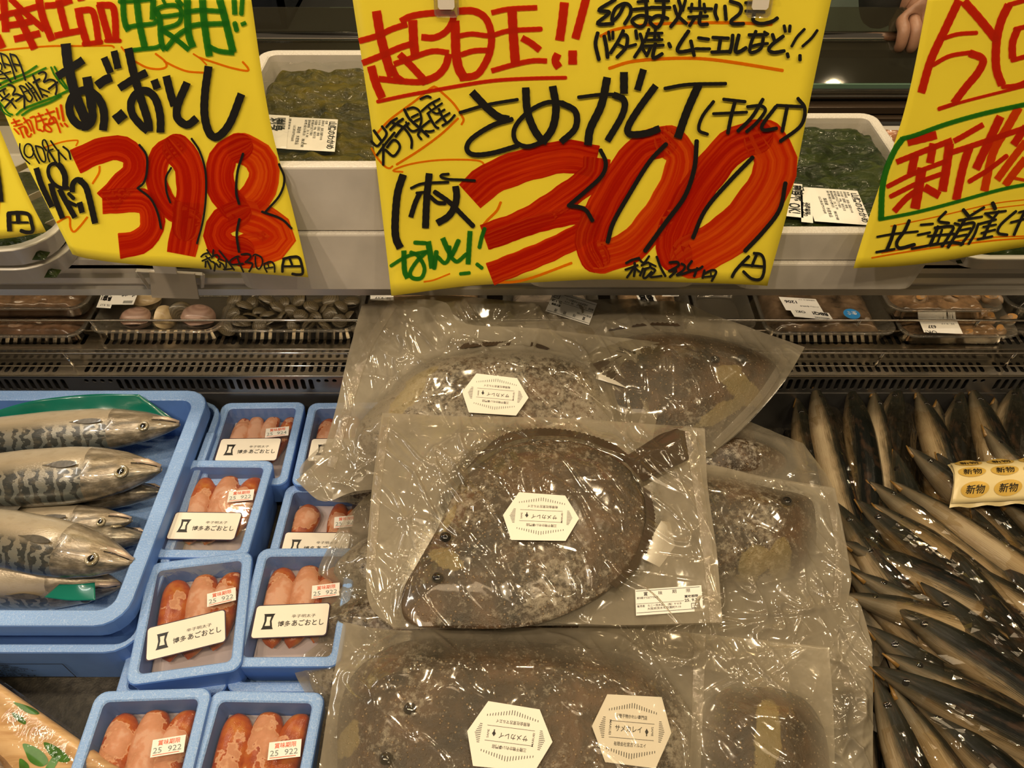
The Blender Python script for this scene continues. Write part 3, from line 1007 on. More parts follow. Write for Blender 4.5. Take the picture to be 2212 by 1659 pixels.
# upper shelf with its ribbed front edge
v, f = box_vf(X0, X1, 0.803, 1.16, 0.255, 0.268); obj('upper_shelf', v, f, M['alu'], case, False)
prof = [(0.802, 0.214), (0.797, 0.215), (0.796, 0.226), (0.802, 0.229), (0.802, 0.233), (0.796, 0.236), (0.797, 0.244), (0.803, 0.247), (0.803, 0.262), (0.797, 0.265), (0.797, 0.273), (0.806, 0.273), (0.812, 0.214)]
V = [Vector((x, y, z)) for x in (X0, X1) for y, z in prof]; n = len(prof)
Fs = [(i, (i + 1) % n, (i + 1) % n + n, i + n) for i in range(n)] + [tuple(range(n - 1, -1, -1)), tuple(range(n, 2 * n))]
obj('shelf_edge', V, Fs, M['alu'], case, False)
for sx in (-1, 1):
    v, f = box_vf(sx * 1.15 - 0.01, sx * 1.15 + 0.01, -0.17, 1.17, -0.75, 0.28); obj('side_panel', v, f, M['whiteplastic'], case, False)
# wire guards
def guard(label, Y0, zs, posts, lean):
    g = thing('wire_guard', label, 'rail', (0, Y0, zs[0]))
    for z, yy in zs_y(zs, Y0, lean):
        v, f = tube_vf([(X0, yy, z), (X1, yy, z)], 0.0017, 8); obj('rail', v, f, M['chrome'], g)
    for x in posts:
        a = Vector((x, Y0 + 0.002, zs[0] - 0.012)); b = Vector((x, Y0 + lean, zs[-1] + 0.001))
        v, f = tube_vf([a, b], 0.0021, 8); obj('post', v, f, M['chrome'], g)
def zs_y(zs, Y0, lean): return [(z, Y0 + lean * k / (len(zs) - 1)) for k, z in enumerate(zs)]
guard('upper wire guard rail in front of the shellfish trays', 0.812, [0.138, 0.161], [gx(205), gx(775), gx(1555), gx(1850), gx(2105)], -0.004)
guard('lower wire guard rail along the lower slotted ledge', 0.770, [0.109, 0.138], [gx(160), gx(760), gx(1890), gx(2170)], -0.004)

# ---------------------------------------------------------------- what stands behind the counter
c2 = thing('glass_front_counter', 'second refrigerated counter behind with steel rail, glass front and dark ribs', 'display case', (0.3, 1.5, -0.75))
M['darkribs'] = plain('dark_brown_ribs', (0.06, 0.04, 0.025), 0.3, 0.3)
M['glass'] = film('smoked_glass', (0.62, 0.66, 0.58), 0.16, (0.16, 0.14, 0.10), 0.03, 0.02, 5)
M['glassedge'] = plain('green_glass_edge', (0.10, 0.17, 0.12), 0.15)
XA, XB = -1.2, 1.5
v, f = tube_vf([(XA, 1.33, 0.341), (XB, 1.33, 0.341)], 0.0088, 14); obj('hand_rail', v, f, M['chrome'], c2)
p = on_y(1850, 180, 1.28); zg = p.z
ptop = on_y(1850, 95, 1.36)
V = [Vector((XA, 1.28, zg)), Vector((XB, 1.28, zg)), Vector((XB, 1.36, ptop.z + 0.06)), Vector((XA, 1.36, ptop.z + 0.06))]
V += [q + Vector((0, 0.005, 0.0)) for q in V]
obj('glass_front', V, [(0, 1, 2, 3), (7, 6, 5, 4), (0, 4, 5, 1), (1, 5, 6, 2), (2, 6, 7, 3), (3, 7, 4, 0)], M['glass'], c2, False)
v, f = box_vf(XA, XB, 1.275, 1.283, zg - 0.007, zg); obj('glass_edge', v, f, M['glassedge'], c2, False)
a = on_y(1850, 186, 1.275).z; b = on_y(1850, 206, 1.25).z
v, f = box_vf(XA, XB, 1.255, 1.262, b, a); obj('steel_band', v, f, M['steel'], c2, False)
v, f = tube_vf([(XA, 1.25, b - 0.002), (XB, 1.25, b - 0.002)], 0.0035, 8); obj('edge_bead', v, f, M['steel'], c2)
for k, (py, yy) in enumerate(((232, 1.235), (256, 1.225), (278, 1.215))):
    z = on_y(1850, py, yy).z
    v, f = box_vf(XA, XB, yy, yy + 0.05, z - 0.012, z); bevel(obj('rib', v, f, M['darkribs'], c2, False), 0.001)
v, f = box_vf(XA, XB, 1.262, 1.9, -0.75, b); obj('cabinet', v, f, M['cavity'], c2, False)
M['tealtop'] = plain('dark_teal_top', (0.10, 0.125, 0.10), 0.6)
v, f = box_vf(-0.15, XB, 1.47, 1.9, b, b + 0.006); obj('counter_top', v, f, M['tealtop'], c2, False)
v, f = box_vf(XA, XB, 1.40, 1.46, b, on_y(1850, 108, 1.40).z); obj('dark_ledge', v, f, M['darkribs'], c2, False)
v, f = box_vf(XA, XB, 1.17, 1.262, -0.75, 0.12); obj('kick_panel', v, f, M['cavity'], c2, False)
# dark crates stacked at the left behind
M['crate'] = plain('black_blue_crate_plastic', (0.010, 0.012, 0.018), 0.35)
def crate(x, y, z, label):
    W, D, H = 0.50, 0.34, 0.13
    r = thing('stacking_crate', label, 'crate', (x, y, z), group=None)
    parts = [box_vf(x, x + W, y, y + 0.012, z, z + H), box_vf(x, x + W, y + D - 0.012, y + D, z, z + H), box_vf(x, x + 0.012, y, y + D, z, z + H),
             box_vf(x + W - 0.012, x + W, y, y + D, z, z + H), box_vf(x, x + W, y, y + D, z, z + 0.01)]
    v, f = join_vf(parts); obj('crate_body', v, f, M['crate'], r, False)
    v, f = join_vf([box_vf(x - 0.006, x + W + 0.006, y - 0.008, y + 0.004, z + H - 0.018, z + H)] + [box_vf(x + 0.02 + k * 0.115, x + 0.03 + k * 0.115, y - 0.006, y + 0.002, z + 0.01, z + H - 0.018) for k in range(5)])
    obj('rim', v, f, M['crate'], r, False)
    v, f = box_vf(x + W / 2 - 0.06, x + W / 2 + 0.06, y - 0.009, y - 0.004, z + 0.04, z + 0.075); obj('handle', v, f, M['cavity'], r, False)
zc = on_y(650, 62, 1.48).z
crate(-0.92, 1.48, zc, 'lower black plastic crate behind the steel rail, top left')
crate(-0.915, 1.49, zc + 0.132, 'upper black plastic crate resting on the lower one, top left')
v, f = box_vf(-1.3, -0.2, 1.47, 1.95, -0.75, zc - 0.001); obj('crate_stand', v, f, M['cavity'], c2, False)
# ---------------------------------------------------------------- polystyrene boxes
def rrect(w_, d_, r, seg=5):
    pts = []
    for cx, cy, a0 in ((w_ / 2 - r, d_ / 2 - r, 0), (-w_ / 2 + r, d_ / 2 - r, 90), (-w_ / 2 + r, -d_ / 2 + r, 180), (w_ / 2 - r, -d_ / 2 + r, 270)):
        for k in range(seg + 1):
            a = math.radians(a0 + 90 * k / seg); pts.append((cx + r * math.cos(a), cy + r * math.sin(a)))
    return pts
def rings_vf(rings, cap_first=True, cap_last=False):
    V, Fs = [], []; n = len(rings[0][0])
    for pts, z in rings: V += [Vector((x, y, z)) for x, y in pts]
    for i in range(len(rings) - 1):
        for k in range(n):
            j = (k + 1) % n; Fs.append((i * n + k, i * n + j, (i + 1) * n + j, (i + 1) * n + k))
    if cap_first: Fs.append(tuple(range(n - 1, -1, -1)))
    if cap_last: Fs.append(tuple((len(rings) - 1) * n + k for k in range(n)))
    return V, Fs
def foam_box_vf(W, D, H, rim, floor, r=0.012, taper=0.004, ledge=0.0):
    a = lambda d, rr: rrect(W - 2 * d, D - 2 * d, max(0.002, rr))
    R = [(a(taper + 0.002, r), 0), (a(taper, r), 0.002)]
    if ledge: R += [(a(ledge + taper * 0.5, r), H * 0.72), (a(0, r), H * 0.74)]
    R += [(a(0, r), H - 0.0025), (a(0.0008, r), H - 0.0008), (a(0.0025, r * 0.95), H)]
    R += [(a(rim - 0.0015, r * 0.55), H), (a(rim, r * 0.5), H - 0.0015), (a(rim + 0.002, r * 0.5), floor)]
    return rings_vf(R, True, True)
def place_local(vf, M4): return [M4 @ Vector(v) for v in vf[0]], vf[1]

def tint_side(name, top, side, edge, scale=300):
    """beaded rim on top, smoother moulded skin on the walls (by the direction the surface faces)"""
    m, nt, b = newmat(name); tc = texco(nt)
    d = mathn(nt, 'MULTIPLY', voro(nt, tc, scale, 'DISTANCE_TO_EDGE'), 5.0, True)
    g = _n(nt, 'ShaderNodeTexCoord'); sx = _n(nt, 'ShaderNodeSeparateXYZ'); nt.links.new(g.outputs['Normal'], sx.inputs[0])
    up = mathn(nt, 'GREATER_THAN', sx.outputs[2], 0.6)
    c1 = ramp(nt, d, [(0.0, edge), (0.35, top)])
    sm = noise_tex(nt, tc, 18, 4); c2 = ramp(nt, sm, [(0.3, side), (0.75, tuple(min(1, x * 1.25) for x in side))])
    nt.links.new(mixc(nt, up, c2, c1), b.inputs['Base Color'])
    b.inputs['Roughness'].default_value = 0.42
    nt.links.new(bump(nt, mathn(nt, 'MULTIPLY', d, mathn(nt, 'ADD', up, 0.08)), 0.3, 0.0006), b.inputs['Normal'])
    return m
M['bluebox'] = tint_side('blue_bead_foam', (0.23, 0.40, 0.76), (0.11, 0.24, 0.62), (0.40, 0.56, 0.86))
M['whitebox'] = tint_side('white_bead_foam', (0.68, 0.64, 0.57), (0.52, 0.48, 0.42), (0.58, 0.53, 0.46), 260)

# ---------------------------------------------------------------- cod roe boxes
M['roe'] = None
def roe_mat():
    m, nt, b = newmat('seasoned_cod_roe'); tc = texco(nt)
    big = noise_tex(nt, tc, 45, 3, 0.5, 0.4); fine = voro(nt, tc, 900)
    g = _n(nt, 'ShaderNodeTexCoord'); sx = _n(nt, 'ShaderNodeSeparateXYZ'); nt.links.new(texco(nt, 'Object'), sx.inputs[0])
    a = _n(nt, 'ShaderNodeAttribute'); a.attribute_name = 'frost'
    fz = mathn(nt, 'ADD', a.outputs['Fac'], mathn(nt, 'ADD', mathn(nt, 'MULTIPLY', mathn(nt, 'SUBTRACT', big, 0.56), 1.9), mathn(nt, 'MULTIPLY', mathn(nt, 'SUBTRACT', noise_tex(nt, tc, 240, 3), 0.5), 0.35)))
    ice = ramp(nt, fz, [(0.47, (0, 0, 0)), (0.52, (1, 1, 1)), ])
    redc = ramp(nt, noise_tex(nt, tc, 60, 4), [(0.3, (0.26, 0.030, 0.006)), (0.52, (0.46, 0.10, 0.012)), (0.75, (0.60, 0.24, 0.04))])
    inner = ramp(nt, fz, [(0.50, (0.74, 0.42, 0.24)), (0.62, (0.56, 0.25, 0.12)), (0.85, (0.64, 0.30, 0.16)), (1.0, (0.70, 0.40, 0.26))])
    nt.links.new(mixc(nt, ice, redc, inner), b.inputs['Base Color'])
    r_ = mathn(nt, 'ADD', mathn(nt, 'MULTIPLY', ice, 0.45), 0.18); nt.links.new(r_, b.inputs['Roughness'])
    b.inputs['Subsurface Weight'].default_value = 0.15; b.inputs['Subsurface Radius'].default_value = (0.006, 0.002, 0.001); b.inputs['Subsurface Scale'].default_value = 1.0
    nt.links.new(bump(nt, fine, 0.35, 0.0004), b.inputs['Normal']); return m
M['roe'] = roe_mat()
M['window'] = film('tray_lid_film', (0.98, 0.96, 0.95), 0.05, (0.55, 0.5, 0.5), 0.04, 0.06, 30)
M['purple'] = plain('dark_purple_ink', (0.03, 0.012, 0.035), 0.5)
M['redink'] = plain('red_stamp_ink', (0.75, 0.12, 0.05), 0.5)
M['bluegreyink'] = plain('grey_green_stamp_ink', (0.16, 0.20, 0.19), 0.5)
M['pale_liner'] = plain('pale_tray_liner', (0.62, 0.55, 0.56), 0.5)
BW, BD, BH = 0.118, 0.146, 0.046
def roe_box(i, cx, cy, ztop, rot, roes, date, label, labang=0.0, labv=0.42, full=True):
    z0 = ztop - BH
    r = thing('cod_roe_box', label, 'box', (cx, cy, z0), (0, 0, rot), 'blue foam boxes of seasoned cod roe')
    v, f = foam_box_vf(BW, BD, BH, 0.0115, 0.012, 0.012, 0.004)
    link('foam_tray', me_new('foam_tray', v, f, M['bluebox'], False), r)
    if not full: return r
    # liner
    w_, d_ = BW / 2 - 0.0145, BD / 2 - 0.0145
    v, f = box_vf(-w_, w_, -d_, d_, 0.0125, 0.018); link('liner', me_new('liner', v, f, M['pale_liner'], False), r)
    # roe sacs : tapered lobes lying side by side
    for k, (x, y, L, wd, ang, fr) in enumerate(roes):
        V, fr_at = [], []; nu, nv = 18, 14; rng = random.Random(i * 10 + k)
        for a in range(nu):
            t = a / (nu - 1); s = -1 + 2 * t
            rr = wd / 2 * (max(0.0, 1 - abs(s) ** 2.6)) ** 0.5 * (1 + 0.16 * s) * (1 + 0.07 * math.sin(s * 5 + k))
            for b_ in range(nv):
                an = 2 * math.pi * b_ / nv
                lx = rr * math.cos(an) + 0.003 * math.sin(s * 2.5 + k * 2); lz = rr * 0.72 * math.sin(an)
                ly = s * L / 2
                ca, sa = math.cos(ang), math.sin(ang)
                X_, Y_ = x + lx * ca - ly * sa, y + lx * sa + ly * ca
                Z_ = 0.0265 + lz + 0.0012 * noise.noise(Vector((X_ * 120, Y_ * 120, k)))
                X_ = max(-w_ + 0.001, min(w_ - 0.001, X_)); Y_ = max(-d_ + 0.001, min(d_ - 0.001, Y_)); Z_ = min(Z_, BH - 0.004)
                V.append(Vector((X_, Y_, Z_)))
                fr_at.append(max(0, (1 - abs((s - fr[1]) / fr[2]) ** 2)) * max(0.0, math.sin(an)) ** 0.7 * fr[0])
        Fs = [(a * nv + b_, (a + 1) * nv + b_, (a + 1) * nv + (b_ + 1) % nv, a * nv + (b_ + 1) % nv) for a in range(nu - 1) for b_ in range(nv)]
        me = me_new('roe_sac', V, Fs, M['roe']); at = me.attributes.new('frost', 'FLOAT', 'POINT'); at.data.foreach_set('value', fr_at)
        o = link('roe_sac', me, r)
        m = o.modifiers.new('smooth', 'SUBSURF'); m.levels = 1; m.render_levels = 1
    ww, dd = BW / 2 - 0.010, BD / 2 - 0.010
    V = [Vector((x, y, BH - 0.0016)) for y in (-dd, dd) for x in (-ww, ww)]
    link('lid_film', me_new('lid_film', V, [(0, 1, 3, 2)], M['window'], False), r)
    # printed name card
    ca, sa = math.cos(labang), math.sin(labang)
    lw, lh = 0.083, 0.040
    c = Vector((-0.003, -BD / 2 + labv * BD, BH + 0.0004))
    X = Vector((ca, sa, 0)) * lw; Y = Vector((sa, -ca, 0)) * lh
    O = c - X / 2 - Y / 2
    fr = Frame(O, X, Y, Vector((0, 0, 1)), 0.0002)
    def rr_plate(m_, k): 
        pts = rrect(lw - m_ * 2, lh - m_ * 2, 0.004 - m_ * 0.5, 4)
        V = [c + Vector((ca, sa, 0)) * x + Vector((-sa, ca, 0)) * y + Vector((0, 0, k * 0.0002)) for x, y in pts]
        return V, [tuple(range(len(V)))]
    L_ = link('name_card', me_new('name_card', *rr_plate(0, 0), M['purple'], False), r)
    link('card_face', me_new('card_face', *rr_plate(0.0011, 1), M['cream'], False), L_)
    prt = [print_text(fr, '辛子明太子', 0.50, 0.42, 0.085, 0.32, 0.0, 2), print_text(fr, '博多', 0.33, 0.66, 0.14, 0.17, 0.012, 2), print_text(fr, 'あごおとし', 0.51, 0.66, 0.16, 0.43, 0.014, 2)]
    # hour-glass emblem with a hollow middle
    e = [(0.13, 0.28), (0.28, 0.28), (0.265, 0.33), (0.245, 0.50), (0.265, 0.68), (0.28, 0.74), (0.12, 0.74), (0.135, 0.68), (0.15, 0.50), (0.14, 0.33)]
    h = [(0.172, 0.37), (0.232, 0.37), (0.222, 0.50), (0.235, 0.64), (0.165, 0.64), (0.178, 0.50)]
    prt.append(([fr.P(u, v_, 2) for u, v_ in e], [tuple(range(len(e)))]))
    v, f = join_vf(prt); link('lettering', me_new('lettering', v, f, M['black'], False), L_)
    link('emblem_hollow', me_new('emblem_hollow', [fr.P(u, v_, 3) for u, v_ in h], [tuple(range(6))], M['cream'], False), L_)
    # date sticker
    dx, dy = 0.018, 0.012
    X = Vector((0.031, 0.004, 0)); Y = Vector((0.002, -0.0165, 0)); O = Vector((dx - 0.005, dy + 0.010, BH + 0.0005))
    fr = Frame(O, X, Y, Vector((0, 0, 1)), 0.0002)
    S = link('date_sticker', me_new('date_sticker', *quad_vf(fr, 0, 0, 1, 1, 0), M['label'], False), r)
    v, f = join_vf([print_text(fr, '賞味期限', 0.17, 0.36, 0.26, 0.68, 0.01, 1), quad_vf(fr, 0.06, 0.88, 0.86, 0.92, 1)])
    link('red_print', me_new('red_print', v, f, M['redink'], False), S)
    v, f = print_text(fr, date, 0.05, 0.80, 0.36, 0.86, 0.0, 1)
    link('date_print', me_new('date_print', v, f, M['bluegreyink'], False), S)
    return r
def box_pose(tl, tr, bl, z):
    a, b, c = on_z(*tl, z), on_z(*tr, z), on_z(*bl, z)
    d = b - a; rot = math.atan2(d.y, d.x)
    X = Vector((math.cos(rot), math.sin(rot), 0)); Yd = Vector((math.sin(rot), -math.cos(rot), 0))
    ctr = a + X * (BW / 2) + Yd * (BD / 2)
    return ctr.x, ctr.y, rot
R3 = lambda fr: [(-0.028, 0.008, 0.104, 0.036, 0.12, fr[0]), (0.001, 0.010, 0.108, 0.038, -0.08, fr[1]), (0.028, 0.012, 0.100, 0.034, -0.20, fr[2])]
spec = [
 ((481, 869), (656, 867), (450, 1000), 0.066, [(-0.029, 0.016, 0.09, 0.026, 0.05, (1.3, 0.1, 1.1)), (-0.009, 0.02, 0.095, 0.026, 0.0, (1.3, 0, 1.2)), (0.012, 0.02, 0.092, 0.026, -0.05, (1.3, 0, 1.2)), (0.031, 0.02, 0.088, 0.024, -0.12, (1.1, 0.1, 1.0))], '25  924', 'cod roe box in the back row with four frosted pale sacs, dated 25 924', 0, 0.40, True),
 ((668, 869), (845, 867), (632, 1005), 0.066, R3([(1.2, 0, 1), (1.2, 0, 1), (1, 0, 1)]), '25  922', 'cod roe box in the back row, mostly hidden by the bag pile', 0, 0.4, True),
 ((399, 992), (598, 994), (334, 1189), 0.080, R3([(1.15, -0.15, 0.8), (1.2, 0.1, 0.9), (1.15, 0.0, 0.8)]), '25  922', 'cod roe box stacked proud in front of the box with four sacs, card level', 0.0, 0.30, True),
 ((619, 1046), (815, 1048), (590, 1185), 0.052, [(-0.029, 0.02, 0.07, 0.034, 0.1, (1.2, 0.2, 0.7)), (0.012, 0.018, 0.08, 0.028, -0.1, (1.0, 0, 0.8)), (0.03, 0.01, 0.08, 0.02, 0, (0.9, 0, 0.6))], '25  922', 'cod roe box half covered by the bags, a lone oval sac at its left', 0.0, 0.36, True),
 ((322, 1216), (532, 1190), (253, 1462), 0.082, R3([(0.75, 0.3, 0.5), (1.2, 0.05, 0.9), (1.1, 0.25, 0.8)]), '25  922', 'cod roe box with a tilted name card, right beside the large mackerel box', 0.13, 0.33, True),
 ((560, 1183), (768, 1182), (508, 1425), 0.076, R3([(1.25, 0.05, 0.9), (1.25, 0.1, 0.9), (0.8, 0.2, 0.7)]), '25  922', 'cod roe box whose name card runs under the clear bag edge', 0.04, 0.36, True),
 ((208, 1492), (444, 1484), (118, 1790), 0.088, R3([(1.05, 0.35, 0.6), (1.2, 0.1, 0.9), (1.2, 0.1, 0.9)]), '25  922', 'cod roe box at the bottom next to the leaf-print wrapped tray', 0.0, 0.22, True),
 ((457, 1490), (690, 1494), (390, 1790), 0.082, R3([(0.72, 0.1, 0.8), (0.85, 0.25, 0.8), (0.45, 0.2, 0.6)]), '25  922', 'cod roe box at the bottom with glossy dark red sacs, beside the bags', 0.0, 0.22, True),
]
for i, (tl, tr, bl, z, roes, date, lab, la, lv, full) in enumerate(spec):
    x, y, rot = box_pose(tl, tr, bl, z); roe_box(i, x, y, z, rot, roes, date, lab, la, lv)
for lab, tl, tr, bl, z in (('lower blue foam box under the tilted-card roe box', (330, 1260), (540, 1250), (262, 1500), 0.035), ('lower blue foam box under the roe box beside the bag edge', (560, 1250), (760, 1250), (520, 1490), 0.029),
                           ('lower blue foam box under the level-card roe box', (410, 1050), (600, 1050), (345, 1240), 0.033)):
    x, y, rot = box_pose(tl, tr, bl, z); roe_box(99, x, y, z - 0.0001, rot, [], '', lab, full=False).location.z = max(0.0005, z - BH)

# ---------------------------------------------------------------- mackerel box
M['greensheet'] = plain('green_plastic_sheet', (0.005, 0.16, 0.11), 0.25, 0, 0.15, 15, coat=0.3)
def mack_mat():
    m, nt, b = newmat('mackerel_skin'); uv = texco(nt, 'UV')
    sx = _n(nt, 'ShaderNodeSeparateXYZ'); nt.links.new(uv, sx.inputs[0])
    U, Vv = sx.outputs[0], sx.outputs[1]       # U: 0 tail .. 1 nose, V: 0 back .. 1 belly
    nz = noise_tex(nt, mapping(nt, uv, (30, 6, 1)), 1.0, 3, 0.5)
    ph = mathn(nt, 'ADD', mathn(nt, 'MULTIPLY', U, 170.0), mathn(nt, 'MULTIPLY', nz, 13.0))
    ph = mathn(nt, 'ADD', ph, mathn(nt, 'MULTIPLY', mathn(nt, 'SINE', mathn(nt, 'MULTIPLY', Vv, 30.0)), 0.9))
    st = mathn(nt, 'GREATER_THAN', mathn(nt, 'SINE', ph), 0.05)
    backm = ramp(nt, mathn(nt, 'ADD', Vv, mathn(nt, 'MULTIPLY', mathn(nt, 'SUBTRACT', nz, 0.5), 0.10)), [(0.40, (1, 1, 1)), (0.50, (0, 0, 0))])
    body = mathn(nt, 'LESS_THAN', U, 0.80)
    side = ramp(nt, Vv, [(0.0, (0.10, 0.12, 0.12)), (0.25, (0.22, 0.22, 0.19)), (0.48, (0.30, 0.25, 0.17)), (0.62, (0.52, 0.42, 0.28)), (0.85, (0.70, 0.60, 0.44))])
    dark = mathn(nt, 'MULTIPLY', mathn(nt, 'MULTIPLY', st, backm), body)
    c = mixc(nt, mathn(nt, 'MULTIPLY', dark, 0.85), side, (0.028, 0.032, 0.032))
    head = ramp(nt, noise_tex(nt, mapping(nt, uv, (20, 8, 1)), 1.0, 5, 0.6), [(0.38, (0.03, 0.026, 0.02)), (0.52, (0.22, 0.17, 0.11)), (0.68, (0.60, 0.52, 0.40))])
    c = mixc(nt, mathn(nt, 'MULTIPLY', mathn(nt, 'GREATER_THAN', U, 0.80), 0.65), c, head)
    c = mixc(nt, mathn(nt, 'MULTIPLY', ramp(nt, noise_tex(nt, mapping(nt, uv, (14, 5, 1)), 2.0, 3), [(0.5, (0, 0, 0)), (0.7, (1, 1, 1))]), 0.25), c, (0.35, 0.27, 0.16))
    nt.links.new(c, b.inputs['Base Color'])
    b.inputs['Metallic'].default_value = 0.35; b.inputs['Roughness'].default_value = 0.24; b.inputs['Coat Weight'].default_value = 0.5; b.inputs['Coat Roughness'].default_value = 0.08
    nt.links.new(bump(nt, noise_tex(nt, mapping(nt, uv, (60, 26, 1)), 2.0, 4, 0.6), 0.18, 0.002), b.inputs['Normal'])
    return m
M['mackerel'] = mack_mat()
M['finm'] = plain('fin_membrane', (0.10, 0.085, 0.06), 0.3, 0, 0.3, 200, coat=0.3)
M['eyeball'] = plain('dull_fish_eye', (0.30, 0.25, 0.15), 0.08, 0.2, coat=0.8)
M['pupil'] = plain('fish_pupil', (0.015, 0.013, 0.010), 0.05, coat=1.0)
M['palelip'] = plain('pale_jaw_skin', (0.62, 0.48, 0.36), 0.25, 0.2, 0.15, 80)
def fish_body(L, prof, nseg=20, n=40, bend=0.0, flat=1.0, bendz=0.0):
    """loft along X (tail at 0, nose at L); prof: (t, half height, half width). V=0 at the back, V=1 at the belly. Lies on its side: back towards -Y."""
    T = np.array([p[0] for p in prof]); Hh = np.array([p[1] for p in prof]); Wd = np.array([p[2] for p in prof])
    V, UV = [], []
    for i in range(n):
        t = i / (n - 1); t = t + 0.0
        h, w_ = np.interp(t, T, Hh), np.interp(t, T, Wd)
        cy = bend * math.sin(t * math.pi); cz = bendz * math.sin(t * math.pi)
        for k in range(nseg):
            a = 2 * math.pi * k / nseg
            y = -h * math.cos(a); z = w_ * math.sin(a)
            V.append(Vector((t * L, y + cy, z + cz))); UV.append((t, (1 - math.cos(a)) / 2))
    Fs = [(i * nseg + k, i * nseg + (k + 1) % nseg, (i + 1) * nseg + (k + 1) % nseg, (i + 1) * nseg + k) for i in range(n - 1) for k in range(nseg)]
    Fs += [tuple(range(nseg)), tuple((n - 1) * nseg + k for k in range(nseg - 1, -1, -1))]
    return V, Fs, UV
def fin_vf(base, tips, th=0.0006):
    n = len(base); V = [Vector(p) for p in base] + [Vector(p) for p in tips]; V += [p + Vector((0, 0, th)) for p in V]
    F1 = [(i, i + 1, n + i + 1, n + i) for i in range(n - 1)]
    return V, F1 + [tuple(reversed([q + 2 * n for q in f])) for f in F1]
MP = [(0, .006, .004), (.04, .007, .005), (.2, .016, .012), (.4, .026, .019), (.6, .031, .023), (.74, .031, .023), (.82, .028, .021), (.90, .021, .016), (.96, .012, .0095), (.99, .006, .005), (1.0, .0028, .0025)]
def mackerel(label, nose, tail, z, H=1.0, roll=0.0, belly=False, flip=False):
    a, b = Vector(nose), Vector(tail); d = a - b; L = d.length
    r = thing('mackerel', label, 'fish', b, (0, 0, 0), 'mackerel lying in the large blue box')
    r.rotation_euler = Matrix(((1, 0, 0), (0, 1, 0), (0, 0, 1))).to_euler()
    ang = math.atan2(d.y, d.x); pit = -math.asin(d.z / L)
    r.rotation_euler = (Matrix.Rotation(ang, 3, 'Z') @ Matrix.Rotation(pit, 3, 'Y') @ Matrix.Rotation(roll, 3, 'X')).to_euler()
    prof = [(t, h * H, w_ * H) for t, h, w_ in MP]
    V, Fs, UV = fish_body(L, prof, 22, 60)
    # gill cover edge and mouth groove pressed into the head
    for i, p in enumerate(V):
        t = p.x / L; q = abs(p.y / (0.03 * H))
        gx_ = 0.80 - 0.025 * (p.y / (0.03 * H)) ** 2
        if t > gx_: p.z *= 1 + 0.07 * math.exp(-((t - gx_ - 0.012) / 0.012) ** 2)
        else: p.z *= 1 - 0.05 * math.exp(-((t - gx_) / 0.01) ** 2)
        if t > 0.91: 
            my = 0.004 * H
            if abs(p.y - my) < 0.003: p.z *= 0.86
    link('body', me_new('body', V, Fs, M['mackerel'], True, UV), r)
    for s in (1,):
        ex, ey = L * 0.905, -0.0065 * H
        ez = 0.0155 * H * s * 0.94
        V, Fs = [], []
        for rr, zz in ((0.0072, -0.001), (0.0070, 0.0006), (0.0060, 0.0015), (0.0050, 0.0010)): V += [Vector((ex + rr * H * math.cos(k * math.pi / 8), ey + rr * H * math.sin(k * math.pi / 8), ez + zz)) for k in range(16)]
        Fs = [(i * 16 + k, i * 16 + (k + 1) % 16, (i + 1) * 16 + (k + 1) % 16, (i + 1) * 16 + k) for i in range(3) for k in range(16)]
        Fs.append(tuple(48 + k for k in range(16)))
        e = link('eye', me_new('eye', V, Fs, M['eyeball']), r)
        V = [Vector((ex + 0.0036 * H * math.cos(k * math.pi / 6), ey + 0.0036 * H * math.sin(k * math.pi / 6), ez + 0.0013)) for k in range(12)] + [Vector((ex, ey, ez + 0.0022))]
        link('pupil', me_new('pupil', V, [(k, (k + 1) % 12, 12) for k in range(12)], M['pupil']), e)
    # lower jaw, mouth line
    V, Fs = tube_vf([(L * 0.925, 0.0075 * H, 0.0095 * H), (L * 0.965, 0.0060 * H, 0.0075 * H), (L * 1.0, 0.0030 * H, 0.002)], 0.003, 8, True, [0.0022 * H, 0.0036 * H, 0.0018 * H])
    link('lower_jaw', me_new('lower_jaw', V, Fs, M['palelip']), r)
    v, f = tube_vf([(L * 0.925, 0.0035 * H, 0.0122 * H), (L * 0.955, 0.0035 * H, 0.0098 * H), (L * 0.992, 0.0014 * H, 0.0044 * H)], 0.0008, 6); link('mouth_line', me_new('mouth_line', v, f, M['pupil']), r)
    gp = [(L * (0.80 + 0.004 * k) - 0.004 * (k - 3) ** 2 * 0.22, (-0.016 + 0.0055 * k) * H, (0.0218 - 0.0008 * (k - 3) ** 2) * H) for k in range(7)]
    v, f = tube_vf(gp, 0.0008, 6); link('gill_slit', me_new('gill_slit', v, f, M['finm']), r)
    x0 = L * 0.785; n = 8
    base = [(x0 - 0.040 * k / (n - 1), (0.0005 - 0.0035 * math.sin(math.pi * min(1, k / (n - 1) + 0.12))) * H, 0.0232 * H + 0.0008) for k in range(n)]
    tips = [(x0 - 0.040 * k / (n - 1), (0.0010 + 0.0036 * math.sin(math.pi * min(1, k / (n - 1) + 0.10))) * H, 0.0232 * H + 0.0012) for k in range(n)]
    v, f = fin_vf(base, tips); link('pectoral_fin', me_new('pectoral_fin', v, f, M['finm'], False), r)
    base = [(L * 0.62 - 0.006 * k, -0.029 * H, 0.0) for k in range(6)]; tips = [(L * 0.60 - 0.007 * k, (-0.042 + 0.002 * k) * H, 0.001) for k in range(6)]
    v, f = fin_vf(base, tips); link('dorsal_fin', me_new('dorsal_fin', v, f, M['finm'], False), r)
    base = [(0.006, -0.006 + 0.002 * k, 0) for k in range(7)]; tips = [(-0.036 - 0.004 * abs(k - 3), (-0.030 + 0.010 * k), 0) for k in range(7)]
